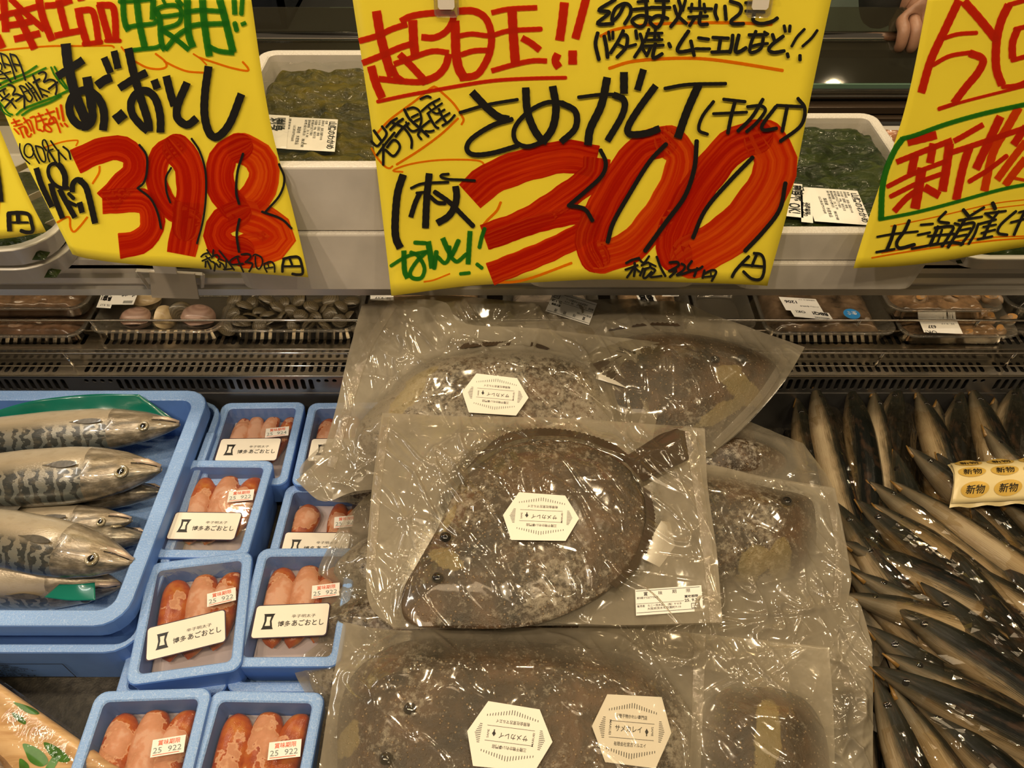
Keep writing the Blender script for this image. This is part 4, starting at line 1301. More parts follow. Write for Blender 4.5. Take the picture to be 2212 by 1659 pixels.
    v, f = fin_vf(base, tips); link('tail_fin', me_new('tail_fin', v, f, M['finm'], False), r)
    return r
zt = 0.100
pr = on_z(430, 842, zt); pf = on_z(300, 1352, zt)
Wm, Dm, Hm = 0.52, pr.y - pf.y, 0.095
mbx = (pr.x + pf.x) / 2; mby = (pr.y + pf.y) / 2
mb = thing('mackerel_box', 'large blue foam box of whole mackerel at the left', 'box', (mbx - Wm / 2, mby, zt - Hm))
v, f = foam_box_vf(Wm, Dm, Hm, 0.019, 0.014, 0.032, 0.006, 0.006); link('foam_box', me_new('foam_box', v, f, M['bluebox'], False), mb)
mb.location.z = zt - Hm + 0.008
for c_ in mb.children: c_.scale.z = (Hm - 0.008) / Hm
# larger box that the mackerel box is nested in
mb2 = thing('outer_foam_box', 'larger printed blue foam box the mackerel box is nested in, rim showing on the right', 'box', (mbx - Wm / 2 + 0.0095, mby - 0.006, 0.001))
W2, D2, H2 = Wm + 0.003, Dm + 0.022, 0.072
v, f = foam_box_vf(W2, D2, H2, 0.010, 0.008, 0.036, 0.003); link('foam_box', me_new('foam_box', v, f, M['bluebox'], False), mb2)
for y_ in (-0.05, 0.10):
    v, f = box_vf(W2 / 2 - 0.010, W2 / 2 + 0.002, y_ - 0.026, y_ + 0.026, 0.050, 0.0745); bevel(link('rim_lug', me_new('rim_lug', v, f, M['bluebox'], False), mb2), 0.003)
fr = Frame(Vector((0.035, -D2 / 2 + 0.0014, H2 * 0.62)), Vector((0.135, 0, 0)), Vector((0, 0.0010, -0.036)), Vector((0, -1, 0)), 0.002)
prt = [line_vf(fr, [(0, 0), (1, 0), (1, 1), (0, 1), (0, 0)], 0.03)]
for k in range(7): prt.append(print_text(fr, ('鮮魚専用容器', '品名　数量　産地', '取扱注意　水産物', '要冷蔵　五度以下', '再生利用ＰＳ', '発泡容器協会', '天地無用')[k], 0.05, 0.16 + k * 0.13, 0.075, 0.5 + 0.06 * (k % 4)))
v, f = join_vf(prt); link('printed_block', me_new('printed_block', v, f, M['black'], False), mb2)
zf = 0.082
def fpt(px, py, z): return on_z(px, py, z)
mackerel('mackerel at the back of the blue box, by the green sheet', fpt(388, 917, 0.098), fpt(-330, 962, 0.090), 0, 0.98, 0.25)
mackerel('second mackerel from the back with a pale silver snout', fpt(348, 1014, 0.106), fpt(-400, 1062, 0.095), 0, 1.22, 0.22)
mackerel('small mackerel head tucked behind the dark drooping one', fpt(285, 1124, 0.070), fpt(-300, 1150, 0.06), 0, 0.80, 0.2)
mackerel('dark mackerel pointing its snout down at the front corner', fpt(288, 1216, 0.098), fpt(-380, 1090, 0.088), 0, 1.12, 0.25)
mackerel('pale-bellied mackerel lowest at the front of the box', fpt(262, 1264, 0.048), fpt(-430, 1244, 0.055), 0, 1.10, 1.15)
mackerel('deep dark mackerel glimpsed under the silver-snouted one', fpt(352, 1062, 0.062), fpt(-330, 1090, 0.055), 0, 1.0, -0.9)
mackerel('deep dark mackerel glimpsed under the small head', fpt(318, 1160, 0.056), fpt(-330, 1170, 0.052), 0, 1.0, -0.9)
# green plastic sheets
def sheet(label, pts, mat, amp, zs):
    G = coons(*pts, 26, 12); V = []
    for j in range(12):
        for i in range(26):
            x, y, z = G[j, i]; p = on_z(x, y, z + amp * noise.noise(Vector((x * 0.02, y * 0.03, 1)))); V.append(p)
    c = sum(V, Vector()) / len(V)
    r = thing('green_plastic_sheet', label, 'sheet', c); o = obj('sheet', V, grid_faces(26, 12), mat, r)
    m = o.modifiers.new('thickness', 'SOLIDIFY'); m.thickness = 0.0005
sheet('folded green plastic sheet behind the rearmost mackerel', ([(-60, 905, .085), (60, 868, .108), (190, 852, .110), (300, 852, .110)], [(300, 852, .110), (375, 905, .080)], [(-60, 930, .07), (200, 915, .085), (375, 905, .080)], [(-60, 905, .085), (-60, 930, .07)]), M['greensheet'], 0.002, None)
sheet('small green plastic sheet poking out at the front corner of the box', ([(128, 1262, .078), (165, 1262, .084), (205, 1258, .082)], [(205, 1258, .082), (206, 1296, .082)], [(95, 1290, .072), (150, 1297, .078), (206, 1296, .082)], [(128, 1262, .078), (95, 1290, .072)]), M['greensheet'], 0.001, None)

# ---------------------------------------------------------------- wood-grain tray with leaf print under cling film, bottom left
M['tan'] = None
def tan_mat():
    m, nt, b = newmat('wood_grain_foam'); tc = mapping(nt, texco(nt), (14, 90, 20), (0, 0, 0.45))
    c = ramp(nt, noise_tex(nt, tc, 1.2, 4, 0.6, 0.8), [(0.35, (0.50, 0.29, 0.13)), (0.5, (0.62, 0.40, 0.20)), (0.7, (0.72, 0.50, 0.28))])
    nt.links.new(c, b.inputs['Base Color']); b.inputs['Roughness'].default_value = 0.35; return m
M['tan'] = tan_mat()
M['leaf'] = plain('printed_green_leaf', (0.05, 0.17, 0.02), 0.35, 0, 0.3, 60)
wt = thing('wrapped_tray', 'wood-grain tray printed with green leaves and wrapped in cling film, bottom left', 'tray', (-0.60, 0.30, 0.0))
def tray_h(p):
    # ridged tray: rim line runs from upper left to lower right
    d = p[0] * 0.55 + p[1] * 0.83
    return d
A_ = on_z(-60, 1430, 0.085); B_ = on_z(182, 1600, 0.085)
ex = (B_ - A_).normalized(); nx = Vector((ex.y, -ex.x, 0))
if nx.y > 0: nx = -nx
O_ = A_ - ex * 0.10
sec = [(0.0, 0.0), (0.001, 0.078), (0.004, 0.084), (0.012, 0.085), (0.016, 0.081), (0.024, 0.074), (0.034, 0.076), (0.044, 0.072), (0.060, 0.052), (0.066, 0.050), (0.15, 0.050), (0.22, 0.052), (0.24, 0.078), (0.25, 0.084), (0.256, 0.0)]
def tpt(s, k):
    Ltot = 0.47; d, z = sec[k]
    p = O_ + ex * (s * Ltot) + nx * d
    # rounded right-hand end
    e = max(0.0, s - 0.80) / 0.20
    if e > 0: p += nx * (0.10 * e * e * (1 - d / 0.256)) ; z = z if d > 0 else 0
    return Vector((p.x, p.y, z))
V = [tpt(s / 29, k) for s in range(30) for k in range(len(sec))]
ns = len(sec); Fs = [(i * ns + k, i * ns + k + 1, (i + 1) * ns + k + 1, (i + 1) * ns + k) for i in range(29) for k in range(ns - 1)] + [tuple(range(ns - 1, -1, -1)), tuple(29 * ns + k for k in range(ns))]
obj('foam_tray', V, Fs, M['tan'], wt)
from mathutils.bvhtree import BVHTree
_tree = BVHTree.FromPolygons([tuple(v) for v in V], Fs)
for lf in ([(29, 1517), (52, 1522), (75, 1532), (85, 1542), (65, 1542), (46, 1532)], [(26, 1539), (42, 1545), (55, 1556), (54, 1565), (39, 1558), (29, 1548)],
           [(49, 1607), (68, 1610), (94, 1626), (104, 1646), (88, 1656), (65, 1646), (55, 1626)], [(94, 1604), (117, 1610), (140, 1626), (151, 1643), (130, 1646), (107, 1630)],
           [(104, 1648), (120, 1628), (127, 1639), (114, 1662), (98, 1662)], [(42, 1639), (59, 1649), (62, 1662), (45, 1672)]):
    Pp = catmull(lf, 4, True); c0 = np.mean(Pp, axis=0); VV = []
    for rr in (1.0, 0.66, 0.33, 0.0):
        for q in (Pp if rr > 0 else [c0]):
            q = c0 + (np.array(q) - c0) * rr; d = ray(q[0], q[1]).normalized(); hit = _tree.ray_cast(CAM, d)
            VV.append((hit[0] if hit[0] is not None else on_z(q[0], q[1], 0.08)) - d * 0.0007)
    n = len(Pp); FF = [(i * n + k, i * n + (k + 1) % n, (i + 1) * n + (k + 1) % n, (i + 1) * n + k) for i in range(2) for k in range(n)] + [(2 * n + k, 2 * n + (k + 1) % n, 3 * n) for k in range(n)]
    obj('printed_leaf', VV, FF, M['leaf'], wt)
V = []
for s in range(40):
    for k, (d, z) in enumerate([(-0.002, 0.05), (-0.002, 0.083), (0.010, 0.0868), (0.03, 0.0862), (0.06, 0.084), (0.10, 0.083), (0.15, 0.083), (0.20, 0.085), (0.25, 0.0865), (0.262, 0.04)]):
        p = O_ + ex * (s / 39 * 0.47) + nx * d; e = max(0.0, s / 39 - 0.80) / 0.20
        p += nx * (0.10 * e * e * (1 - min(1, max(0, d) / 0.256)))
        V.append(Vector((p.x, p.y, z + 0.0012 * noise.noise(Vector((p.x * 90, p.y * 25, 0))))))
obj('cling_film', V, [(i * 10 + k, i * 10 + k + 1, (i + 1) * 10 + k + 1, (i + 1) * 10 + k) for i in range(39) for k in range(9)], M['cling'], wt)
M['palefish'] = plain('pale_fish_fillet', (0.45, 0.33, 0.24), 0.3, 0, 0.35, 60, 0.3, 150, coat=0.4)
def fillet(label, pts, z):
    P = catmull([tuple(on_z(x, y, z))[:2] for x, y in pts], 6, True); c = np.mean(P, axis=0)
    V = [Vector((c[0], c[1], z + 0.018))]
    for rr, dz in ((0.5, 0.016), (0.85, 0.010), (1.0, 0.0)): V += [Vector((c[0] + (p[0] - c[0]) * rr, c[1] + (p[1] - c[1]) * rr, z + dz + 0.002 * noise.noise(Vector((p[0] * 60, p[1] * 60, rr))))) for p in P]
    n = len(P); Fs = [(0, 1 + k, 1 + (k + 1) % n) for k in range(n)] + [(1 + i * n + k, 1 + i * n + (k + 1) % n, 1 + (i + 1) * n + (k + 1) % n, 1 + (i + 1) * n + k) for i in range(2) for k in range(n)]
    r = thing('fish_fillet', label, 'fish', (c[0], c[1], z)); obj('flesh', V, Fs, M['palefish'], r)
fillet('brownish fillet lying in the wrapped tray at the bottom left corner', [(-80, 1580), (0, 1600), (45, 1650), (60, 1720), (-80, 1760)], 0.053)
fillet('pale fillet near the upper left rim of the wrapped tray', [(-80, 1500), (-10, 1510), (18, 1545), (-20, 1570), (-80, 1560)], 0.055)
# ---------------------------------------------------------------- frozen flatfish in clear bags
def flat_mat():
    m, nt, b = newmat('frozen_flatfish_skin'); tc = texco(nt)
    n1 = noise_tex(nt, tc, 26, 5, 0.62, 0.5); n2 = noise_tex(nt, tc, 9, 3, 0.5, 0.6); n3 = noise_tex(nt, tc, 150, 4, 0.7)
    base = ramp(nt, n1, [(0.30, (0.014, 0.011, 0.006)), (0.52, (0.065, 0.040, 0.020)), (0.68, (0.12, 0.068, 0.034))])
    dots = ramp(nt, voro(nt, tc, 190, 'F1', 'Distance', 1.0), [(0.0, (1, 1, 1)), (0.16, (1, 1, 1)), (0.24, (0, 0, 0))])
    c = mixc(nt, mathn(nt, 'MULTIPLY', dots, 0.5), base, (0.42, 0.30, 0.18))
    a = _n(nt, 'ShaderNodeAttribute'); a.attribute_name = 'rime'
    fr = mathn(nt, 'ADD', mathn(nt, 'ADD', n2, mathn(nt, 'MULTIPLY', mathn(nt, 'SUBTRACT', n3, 0.5), 1.7)), mathn(nt, 'MULTIPLY', a.outputs['Fac'], 0.35))
    fm = ramp(nt, fr, [(0.66, (0, 0, 0)), (0.98, (1, 1, 1))])
    c = mixc(nt, mathn(nt, 'MULTIPLY', fm, 0.58), c, (0.50, 0.45, 0.36))
    pa = _n(nt, 'ShaderNodeAttribute'); pa.attribute_name = 'pale'
    pf = ramp(nt, mathn(nt, 'ADD', pa.outputs['Fac'], mathn(nt, 'MULTIPLY', mathn(nt, 'SUBTRACT', n1, 0.5), 2.0)), [(0.45, (0, 0, 0)), (0.62, (1, 1, 1))])
    c = mixc(nt, mathn(nt, 'MULTIPLY', pf, 0.42), c, (0.40, 0.32, 0.13))
    nt.links.new(c, b.inputs['Base Color']); b.inputs['Roughness'].default_value = 0.38
    nt.links.new(bump(nt, mathn(nt, 'ADD', n3, mathn(nt, 'MULTIPLY', dots, 0.4)), 0.7, 0.0022), b.inputs['Normal'])
    return m
M['flat'] = flat_mat()
def fin_mat():
    m, nt, b = newmat('dark_rayed_fin'); uv = texco(nt, 'UV')
    wv = _n(nt, 'ShaderNodeTexWave'); wv.inputs['Scale'].default_value = 1.0; wv.inputs['Distortion'].default_value = 0.6
    nt.links.new(mapping(nt, uv, (60, 0.3, 1)), wv.inputs[0])
    nt.links.new(ramp(nt, wv.outputs['Fac'], [(0.3, (0.018, 0.013, 0.008)), (0.8, (0.12, 0.075, 0.04))]), b.inputs['Base Color'])
    b.inputs['Roughness'].default_value = 0.4; nt.links.new(bump(nt, wv.outputs['Fac'], 0.5, 0.001), b.inputs['Normal']); return m
M['rayfin'] = fin_mat()
M['yellowflesh'] = plain('yellowish_skin_patch', (0.50, 0.40, 0.16), 0.4, 0, 0.2, 40)
BAGM = dict(tint=(0.97, 0.955, 0.91), fogcol=(0.45, 0.395, 0.295), attr='fog')
M['bag'] = film('freezer_bag_film', rough=0.09, bstr=0.42, bscale=13, fresnel=1.5, facet=0.9, **BAGM)
M['bagback'] = film('freezer_bag_back', (0.93, 0.90, 0.83), 0.18, (0.50, 0.44, 0.34), 0.2, 0.2, 20)
M['seal'] = film('heat_seal_strip', (0.9, 0.87, 0.8), 0.30, (0.62, 0.56, 0.45), 0.12, 0.5, 90)

def poly_dist(P, poly):
    """signed distance of points P (n,2) to a closed polygon, + inside"""
    A = poly; B = np.roll(poly, -1, 0); D = B - A
    best = np.full(len(P), 1e9); ins = np.zeros(len(P), bool)
    for a, b, d in zip(A, B, D):
        t = np.clip(((P - a) @ d) / max(1e-12, d @ d), 0, 1)
        q = a + t[:, None] * d; best = np.minimum(best, np.linalg.norm(P - q, axis=1))
        c = (a[1] > P[:, 1]) != (b[1] > P[:, 1])
        with np.errstate(divide='ignore', invalid='ignore'): xx = a[0] + (P[:, 1] - a[1]) * d[0] / np.where(d[1] == 0, 1e-12, d[1])
        ins ^= c & (P[:, 0] < xx)
    return np.where(ins, best, -best)

class Bag:
    """one bag lying on the sloping plane z = a + b*(y-y0) + c*x"""
    def __init__(s, label, a, b, y0, c=0.0, th=0.020):
        s.a, s.b, s.y0, s.c, s.th, s.label = a, b, y0, c, th, label; s.fish = []; s.c0, s.c1 = 0.004, 0.030
    def at(s, px, py, dz=0.0): return on_slope(px, py, s.a + dz, s.b, s.y0, s.c)
    def z(s, x, y): return s.a + s.b * (y - s.y0) + s.c * x
    def flatfish(s, label, outline, fins=(), tail=None, eyes=(), patches=(), rime=0.5, th=None):
        th = th or s.th
        poly = np.array([tuple(s.at(x, y, th * 0.5))[:2] for x, y in outline]); P = np.array(catmull([tuple(p) for p in poly], 7, True))
        s.fish.append((P, th)); c = P.mean(0)
        cz = s.z(c[0], c[1]); r = thing('frozen_flatfish', label, 'fish', (c[0], c[1], cz), (0, 0, 0), 'frozen flatfish sealed in clear bags')
        V, att, n = [], [], len(P); rings = [0.0] + [0.06 * k for k in range(1, 16)] + [0.94, 0.975, 1.0]
        sd = len(s.label)
        for rr in rings[1:]:
            for q in P:
                x, y = c + (q - c) * rr
                h = th * (max(0, 1 - rr ** 2.0)) ** 0.85
                h += 0.0012 * noise.noise(Vector((x * 60, y * 60, sd))) * (1 - rr * rr) + 0.003 * noise.noise(Vector((x * 14, y * 14, sd))) * (1 - rr)
                V.append(Vector((x, y, s.z(x, y) + 0.001 + h))); att.append(rime + 0.6 * noise.noise(Vector((x * 12, y * 12, sd * 3.1))))
        V.append(Vector((c[0], c[1], s.z(c[0], c[1]) + 0.001 + th))); att.append(rime)
        R = len(rings) - 1
        Fs = [(i * n + k, (i + 1) * n + k, (i + 1) * n + (k + 1) % n, i * n + (k + 1) % n) for i in range(R - 1) for k in range(n)]
        Fs += [(len(V) - 1, k, (k + 1) % n) for k in range(n)]
        # flat underside
        o = len(V)
        V += [Vector((v.x, v.y, s.z(v.x, v.y) + 0.0005)) for v in V[(R - 1) * n:R * n]]; att += [rime] * n
        Fs += [((R - 1) * n + k, o + k, o + (k + 1) % n, (R - 1) * n + (k + 1) % n) for k in range(n)] + [tuple(o + k for k in range(n - 1, -1, -1))]
        V_body = np.array([tuple(v) for v in V])
        b = obj('body', V, Fs, M['flat'], r); at = b.data.attributes.new('rime', 'FLOAT', 'POINT'); at.data.foreach_set('value', att)
        for nm, inner, outer in fins:
            s.fish.append((np.array([tuple(s.at(x, y, 0.004))[:2] for x, y in list(inner) + list(outer)[::-1]]), 0.007))
            I = catmull(inner, 8); O = catmull(outer, 8); m_ = max(len(I), len(O)) * 2
            t = np.linspace(0, 1, m_); I = np.array(I); O = np.array(O)
            f = lambda A, t: np.stack([np.interp(t * (len(A) - 1), range(len(A)), A[:, k]) for k in (0, 1)], 1)
            I, O = f(I, t), f(O, t); V, UV = [], []
            for k in range(m_):
                jag = 0.86 + 0.14 * (k % 2)
                for q, (e) in enumerate((0.0, 0.5, jag)):
                    p = I[k] * (1 - e) + O[k] * e; w_ = s.at(p[0], p[1], 0.0065 - 0.003 * e + (0.0006 if k % 2 else 0))
                    V.append(w_); UV.append((k / m_, e))
            obj(nm, V, [(k * 3 + q, k * 3 + q + 1, (k + 1) * 3 + q + 1, (k + 1) * 3 + q) for k in range(m_ - 1) for q in range(2)], M['rayfin'], r, True, UV)
        if tail:
            base, tip = tail; nn = 15; V, UV = [], []
            for k in range(nn):
                t = k / (nn - 1)
                p0 = np.array(base[0]) * (1 - t) + np.array(base[1]) * t; p1 = np.array(catmull(tip, 10)); p1 = p1[int(t * (len(p1) - 1))]
                for e in (0, 0.35, 0.7, 1.0 if k % 2 else 0.96):
                    q = p0 * (1 - e) + p1 * e; V.append(s.at(q[0], q[1], 0.007 - 0.004 * e + (0.0008 if k % 2 else 0))); UV.append((t * 0.5, e))
            obj('tail_fin', V, [(k * 4 + q, k * 4 + q + 1, (k + 1) * 4 + q + 1, (k + 1) * 4 + q) for k in range(nn - 1) for q in range(3)], M['rayfin'], r, True, UV)
            s.fish.append((np.array([tuple(s.at(x, y, 0.004))[:2] for x, y in [base[0], *tip, base[1]]]), 0.008))
        def lump(nm, px, py, rad, hh, mat, stretch=1.0, ang=0.0):
            p = s.at(px, py, th * 0.85); V = []
            for i in range(4):
                ph = i / 3 * math.pi / 2
                for k in range(12):
                    an = 2 * math.pi * k / 12; x_ = rad * stretch * math.cos(ph) * math.cos(an); y_ = rad * math.cos(ph) * math.sin(an)
                    V.append(p + Vector((x_ * math.cos(ang) - y_ * math.sin(ang), x_ * math.sin(ang) + y_ * math.cos(ang), hh * math.sin(ph))))
            return obj(nm, V, [(i * 12 + k, i * 12 + (k + 1) % 12, (i + 1) * 12 + (k + 1) % 12, (i + 1) * 12 + k) for i in range(3) for k in range(12)], mat, r)
        for x, y in eyes: lump('eye', x, y, 0.006, 0.004, M['pupil'])
        pal = np.zeros(len(V_body))
        for x, y, rad, st_, an in patches:
            p = s.at(x, y, th * 0.85); dx = V_body[:, 0] - p.x; dy = V_body[:, 1] - p.y
            a_ = (dx * math.cos(an) + dy * math.sin(an)) / (rad * st_ * 1.2); c_ = (-dx * math.sin(an) + dy * math.cos(an)) / (rad * 1.2)
            pal = np.maximum(pal, np.clip(1.25 - (a_ * a_ + c_ * c_) * 0.7, 0, 1))
        at = b.data.attributes.new('pale', 'FLOAT', 'POINT'); at.data.foreach_set('value', pal.astype(float))
        return r
    def build(s, top, right, bottom, left, fog=0.55, nu=96, nv=84, wr=1.0, seams=(), mat=None, back=True, lift=0.0, press=1.0):
        G = coons(top, right, bottom, left, nu, nv); sd = len(s.label) * 1.7
        base = np.array([tuple(s.at(x, y, lift)) for x, y in G.reshape(-1, 2)[:, :2]])
        H = np.zeros(len(base)); fogv = np.full(len(base), fog)
        for poly, th in s.fish:
            d = poly_dist(base[:, :2], poly)
            t = np.clip((d + 0.014) / 0.055, 0, 1); t = t * t * (3 - 2 * t)
            H = np.maximum(H, t * th * 1.02)
            near = np.clip((d + s.c0) / s.c1, 0, 1); fogv = fogv * (1 - near) + (0.05 + fog * 0.05) * near
        u = np.tile(np.linspace(0, 1, nu), nv); v = np.repeat(np.linspace(0, 1, nv), nu)
        edge = np.minimum.reduce([u * 8, (1 - u) * 8, v * 8, (1 - v) * 8]).clip(0, 1)
        # sharp straight folds running across the film
        CR = np.zeros(len(base)); rg = np.random.RandomState(len(s.label) * 7 + nu); lo, hi = base[:, :2].min(0), base[:, :2].max(0)
        loose_ = 1 - np.clip(H / 0.016, 0, 1) * 0.80
        for _ in range(int(38 * wr)):
            c0 = lo + rg.rand(2) * (hi - lo); an = rg.uniform(0, math.pi); L_ = rg.uniform(0.03, 0.20); hw = rg.uniform(0.0016, 0.0045); hh = hw * rg.uniform(0.35, 0.8)
            dx = np.array([math.cos(an), math.sin(an)]); rel = base[:, :2] - c0
            al = rel @ dx; ac = rel @ np.array([-dx[1], dx[0]]) + rg.uniform(-1.2, 1.2) * al * al * 2
            CR += hh * np.clip(1 - np.abs(ac) / hw, 0, 1) * np.clip(1.25 - np.abs(al) / L_ * 2, 0, 1) * loose_
        V = []
        for i, p in enumerate(base):
            x, y = p[0], p[1]; loose = 1 - min(1.0, H[i] / 0.016) * 0.86
            q = Vector((x * 17 + 2 * noise.noise(Vector((x * 5, y * 5, sd))), y * 17, sd))
            rdg = 1 - abs(noise.noise(q) * 2.2); rdg = max(0.0, rdg) ** 4
            q2 = Vector((x * 30 + y * 22, y * 9 - x * 12, sd + 7)); r2 = max(0.0, 1 - abs(noise.noise(q2) * 2.5)) ** 5
            h = H[i] + wr * loose * edge[i] * (0.0035 * rdg + 0.003 * r2 + 0.006 * (noise.noise(Vector((x * 9, y * 9, sd + 3))) + 0.3)) + wr * 0.0009 * r2
            zz = p[2] + 0.0018 + max(0.0, h) + CR[i] * edge[i]
            V.append(Vector((x, y, zz)))
        cpt = sum(V, Vector()) / len(V)
        r = thing('freezer_bag', s.label, 'bag', cpt, (0, 0, 0), 'clear freezer bags heaped in the middle')
        o = obj('bag_film', V, grid_faces(nu, nv), mat or M['bag'], r)
        at = o.data.attributes.new('fog', 'FLOAT', 'POINT'); at.data.foreach_set('value', fogv.astype(float))
        s.V = V; s.nu, s.nv = nu, nv; s.root = r
        if back:
            nb = 14; G2 = coons(top, right, bottom, left, nb, nb)
            V2 = [Vector(s.at(x, y, 0.0)) - Vector((0, 0, 0.001)) for x, y in G2.reshape(-1, 2)[:, :2]]
            obj('back_film', V2, grid_faces(nb, nb), M['bagback'], r)
        for k, sm in enumerate(seams):       # welded strips drawn along the film
            P = catmull(sm[0], 14); W_ = sm[1]; V3 = []
            for i, q in enumerate(P):
                a = np.array(P[max(0, i - 1)]); b_ = np.array(P[min(len(P) - 1, i + 1)]); t = (b_ - a) / max(1e-6, np.linalg.norm(b_ - a)); nn = np.array([-t[1], t[0]])
                for sgn in (-1, -0.33, 0.33, 1): 
                    w_ = np.array(q) + nn * sgn * W_ / 2; V3.append(s.surf(w_[0], w_[1], 0.0012 + 0.0006 * (abs(sgn) < 0.5)))
            obj('seal_strip', V3, [(i * 4 + q, i * 4 + q + 1, (i + 1) * 4 + q + 1, (i + 1) * 4 + q) for i in range(len(P) - 1) for q in range(3)], M['seal'], r)
        return r
    def hxy(s, x, y):
        A = s._A if hasattr(s, '_A') and len(s._A) == len(s.V) else np.array([tuple(p) for p in s.V]); s._A = A
        d = (A[:, 0] - x) ** 2 + (A[:, 1] - y) ** 2; k = np.argpartition(d, 6)[:6]
        w_ = 1 / (d[k] + 1e-6); return float((A[k, 2] * w_).sum() / w_.sum())
    def surf(s, px, py, lift=0.001):
        p = s.at(px, py, s.th * 0.8)
        for _ in range(4):
            z = s.hxy(p.x, p.y); p = on_z(px, py, z + lift)
        return p
    def decal(s, tl, tr, bl, lift=0.0022):
        """frame of a flat stiff label laid on the bag"""
        O, X, Y = (s.surf(*q, lift) for q in (tl, tr, bl))
        return Frame(O, X - O, Y - O, None, 0.00025)

def hex_label(bag, cx, cy, hw, hh, ang, lift=0.003):
    """six-sided paper label printed the other way up (seen from the shopper's side)"""
    ca, sa = math.cos(ang), math.sin(ang)
    q = lambda u, v: (cx + (u - .5) * 2 * hw * ca - (v - .5) * 2 * hh * sa, cy + (u - .5) * 2 * hw * sa + (v - .5) * 2 * hh * ca)
    # the label is printed upside down: its own left is on the right
    O, X, Y = q(1, 1), q(0, 1), q(1, 0)
    fr = bag.decal(O, X, Y, lift)
    if fr.n.z < 0: fr.n = -fr.n
    hexp = [(0.0, 0.5), (0.20, 0.97), (0.82, 1.0), (1.0, 0.5), (0.86, 0.0), (0.16, 0.03)]
    V = [fr.P(u, v, 0) for u, v in hexp]; V2 = [p - fr.n * 0.0004 for p in V]
    L_ = obj('hexagonal_label', V + V2, [tuple(range(6)), tuple(range(11, 5, -1))] + [(i, (i + 1) % 6, (i + 1) % 6 + 6, i + 6) for i in range(6)], M['cream'], bag.root, False)
    pr = []
    pr.append(print_text(fr, 'サメカレイ', 0.285, 0.535, 0.082, 0.34, 0.006))
    pr.append(print_text(fr, '三陸干物かれい専門店', 0.285, 0.345, 0.05, 0.40, 0.008))
    pr.append(print_text(fr, '有限会社宮古マルエイ', 0.285, 0.735, 0.05, 0.40, 0.006))
    pr.append(print_text(fr, 'MARUEI', 0.215, 0.385, 0.036, 0.21, 0.004, 1.0, 90))
    pr.append(print_text(fr, 'SAME', 0.745, 0.44, 0.036, 0.13, 0.0, 1.0, 90))
    pr.append(line_vf(fr, [(0.22, 0.40), (0.78, 0.40)], 0.006)); pr.append(line_vf(fr, [(0.22, 0.63), (0.78, 0.63)], 0.006))
    for k in range(20):
        u = 0.20 + 0.6 * k / 19; s_ = 1 - abs(k - 9.5) / 10; ln = 0.025 + 0.05 * s_
        pr.append(line_vf(fr, [(u, 0.25 - 0.09 * s_ - ln / 2), (u, 0.25 - 0.09 * s_ + ln / 2)], 0.010))
        pr.append(line_vf(fr, [(u, 0.78 + 0.09 * s_ - ln / 2), (u, 0.78 + 0.09 * s_ + ln / 2)], 0.010))
    for k in range(11):
        v = 0.36 + 0.28 * k / 10; s_ = 1 - abs(k - 5) / 6
        pr.append(line_vf(fr, [(0.14 - 0.05 * s_, v), (0.16, v)], 0.009)); pr.append(line_vf(fr, [(0.84, v), (0.86 + 0.05 * s_, v)], 0.009))
    d = [(0.665, 0.515), (0.685, 0.47), (0.71, 0.515), (0.693, 0.553), (0.697, 0.575), (0.68, 0.575), (0.683, 0.553)]
    pr.append(([fr.P(u, v) for u, v in d], [tuple(range(len(d)))]))
    v, f = join_vf(pr); obj('lettering', v, f, M['black'], L_, False)
    return L_
def date_label(bag, tl, tr, bl):
    fr = bag.decal(tl, tr, bl, 0.0030)
    if fr.n.z < 0: fr.n = -fr.n
    V, Fs = quad_vf(fr, 0, 0, 1, 1, 0); L_ = obj('best_before_label', V, Fs, M['label'], bag.root, False)
    pr = [line_vf(fr, [(0.01, 0.06), (0.97, 0.06)], 0.016), line_vf(fr, [(0.01, 0.56), (0.72, 0.56)], 0.012), line_vf(fr, [(0.01, 0.90), (0.95, 0.90)], 0.016),
          print_text(fr, '賞', 0.12, 0.25, 0.13, 0.065, 0.012), print_text(fr, '味', 0.34, 0.25, 0.13, 0.065), print_text(fr, '期', 0.55, 0.23, 0.13, 0.065), print_text(fr, '限', 0.76, 0.23, 0.13, 0.065),
          print_text(fr, '要冷蔵４℃以下で保存', 0.02, 0.37, 0.07, 0.32, 0.01), print_text(fr, '賞味期限', 0.73, 0.44, 0.09, 0.21, 0.02), print_text(fr, '25. 9.20', 0.73, 0.60, 0.12, 0.23, 0.02),
          print_text(fr, '販売者　たこ一茨木店　（株）ヤマタ', 0.02, 0.69, 0.08, 0.66, 0.005), print_text(fr, '大阪府茨木市双葉町7-10', 0.17, 0.81, 0.08, 0.50, 0.005),
          line_vf(fr, [(0.83, 0.68), (0.95, 0.68), (0.95, 0.86), (0.83, 0.86), (0.83, 0.68)], 0.02), print_text(fr, 'プラ', 0.845, 0.83, 0.09, 0.09, 0.01)]
    v, f = join_vf(pr); obj('lettering', v, f, M['black'], L_, False)

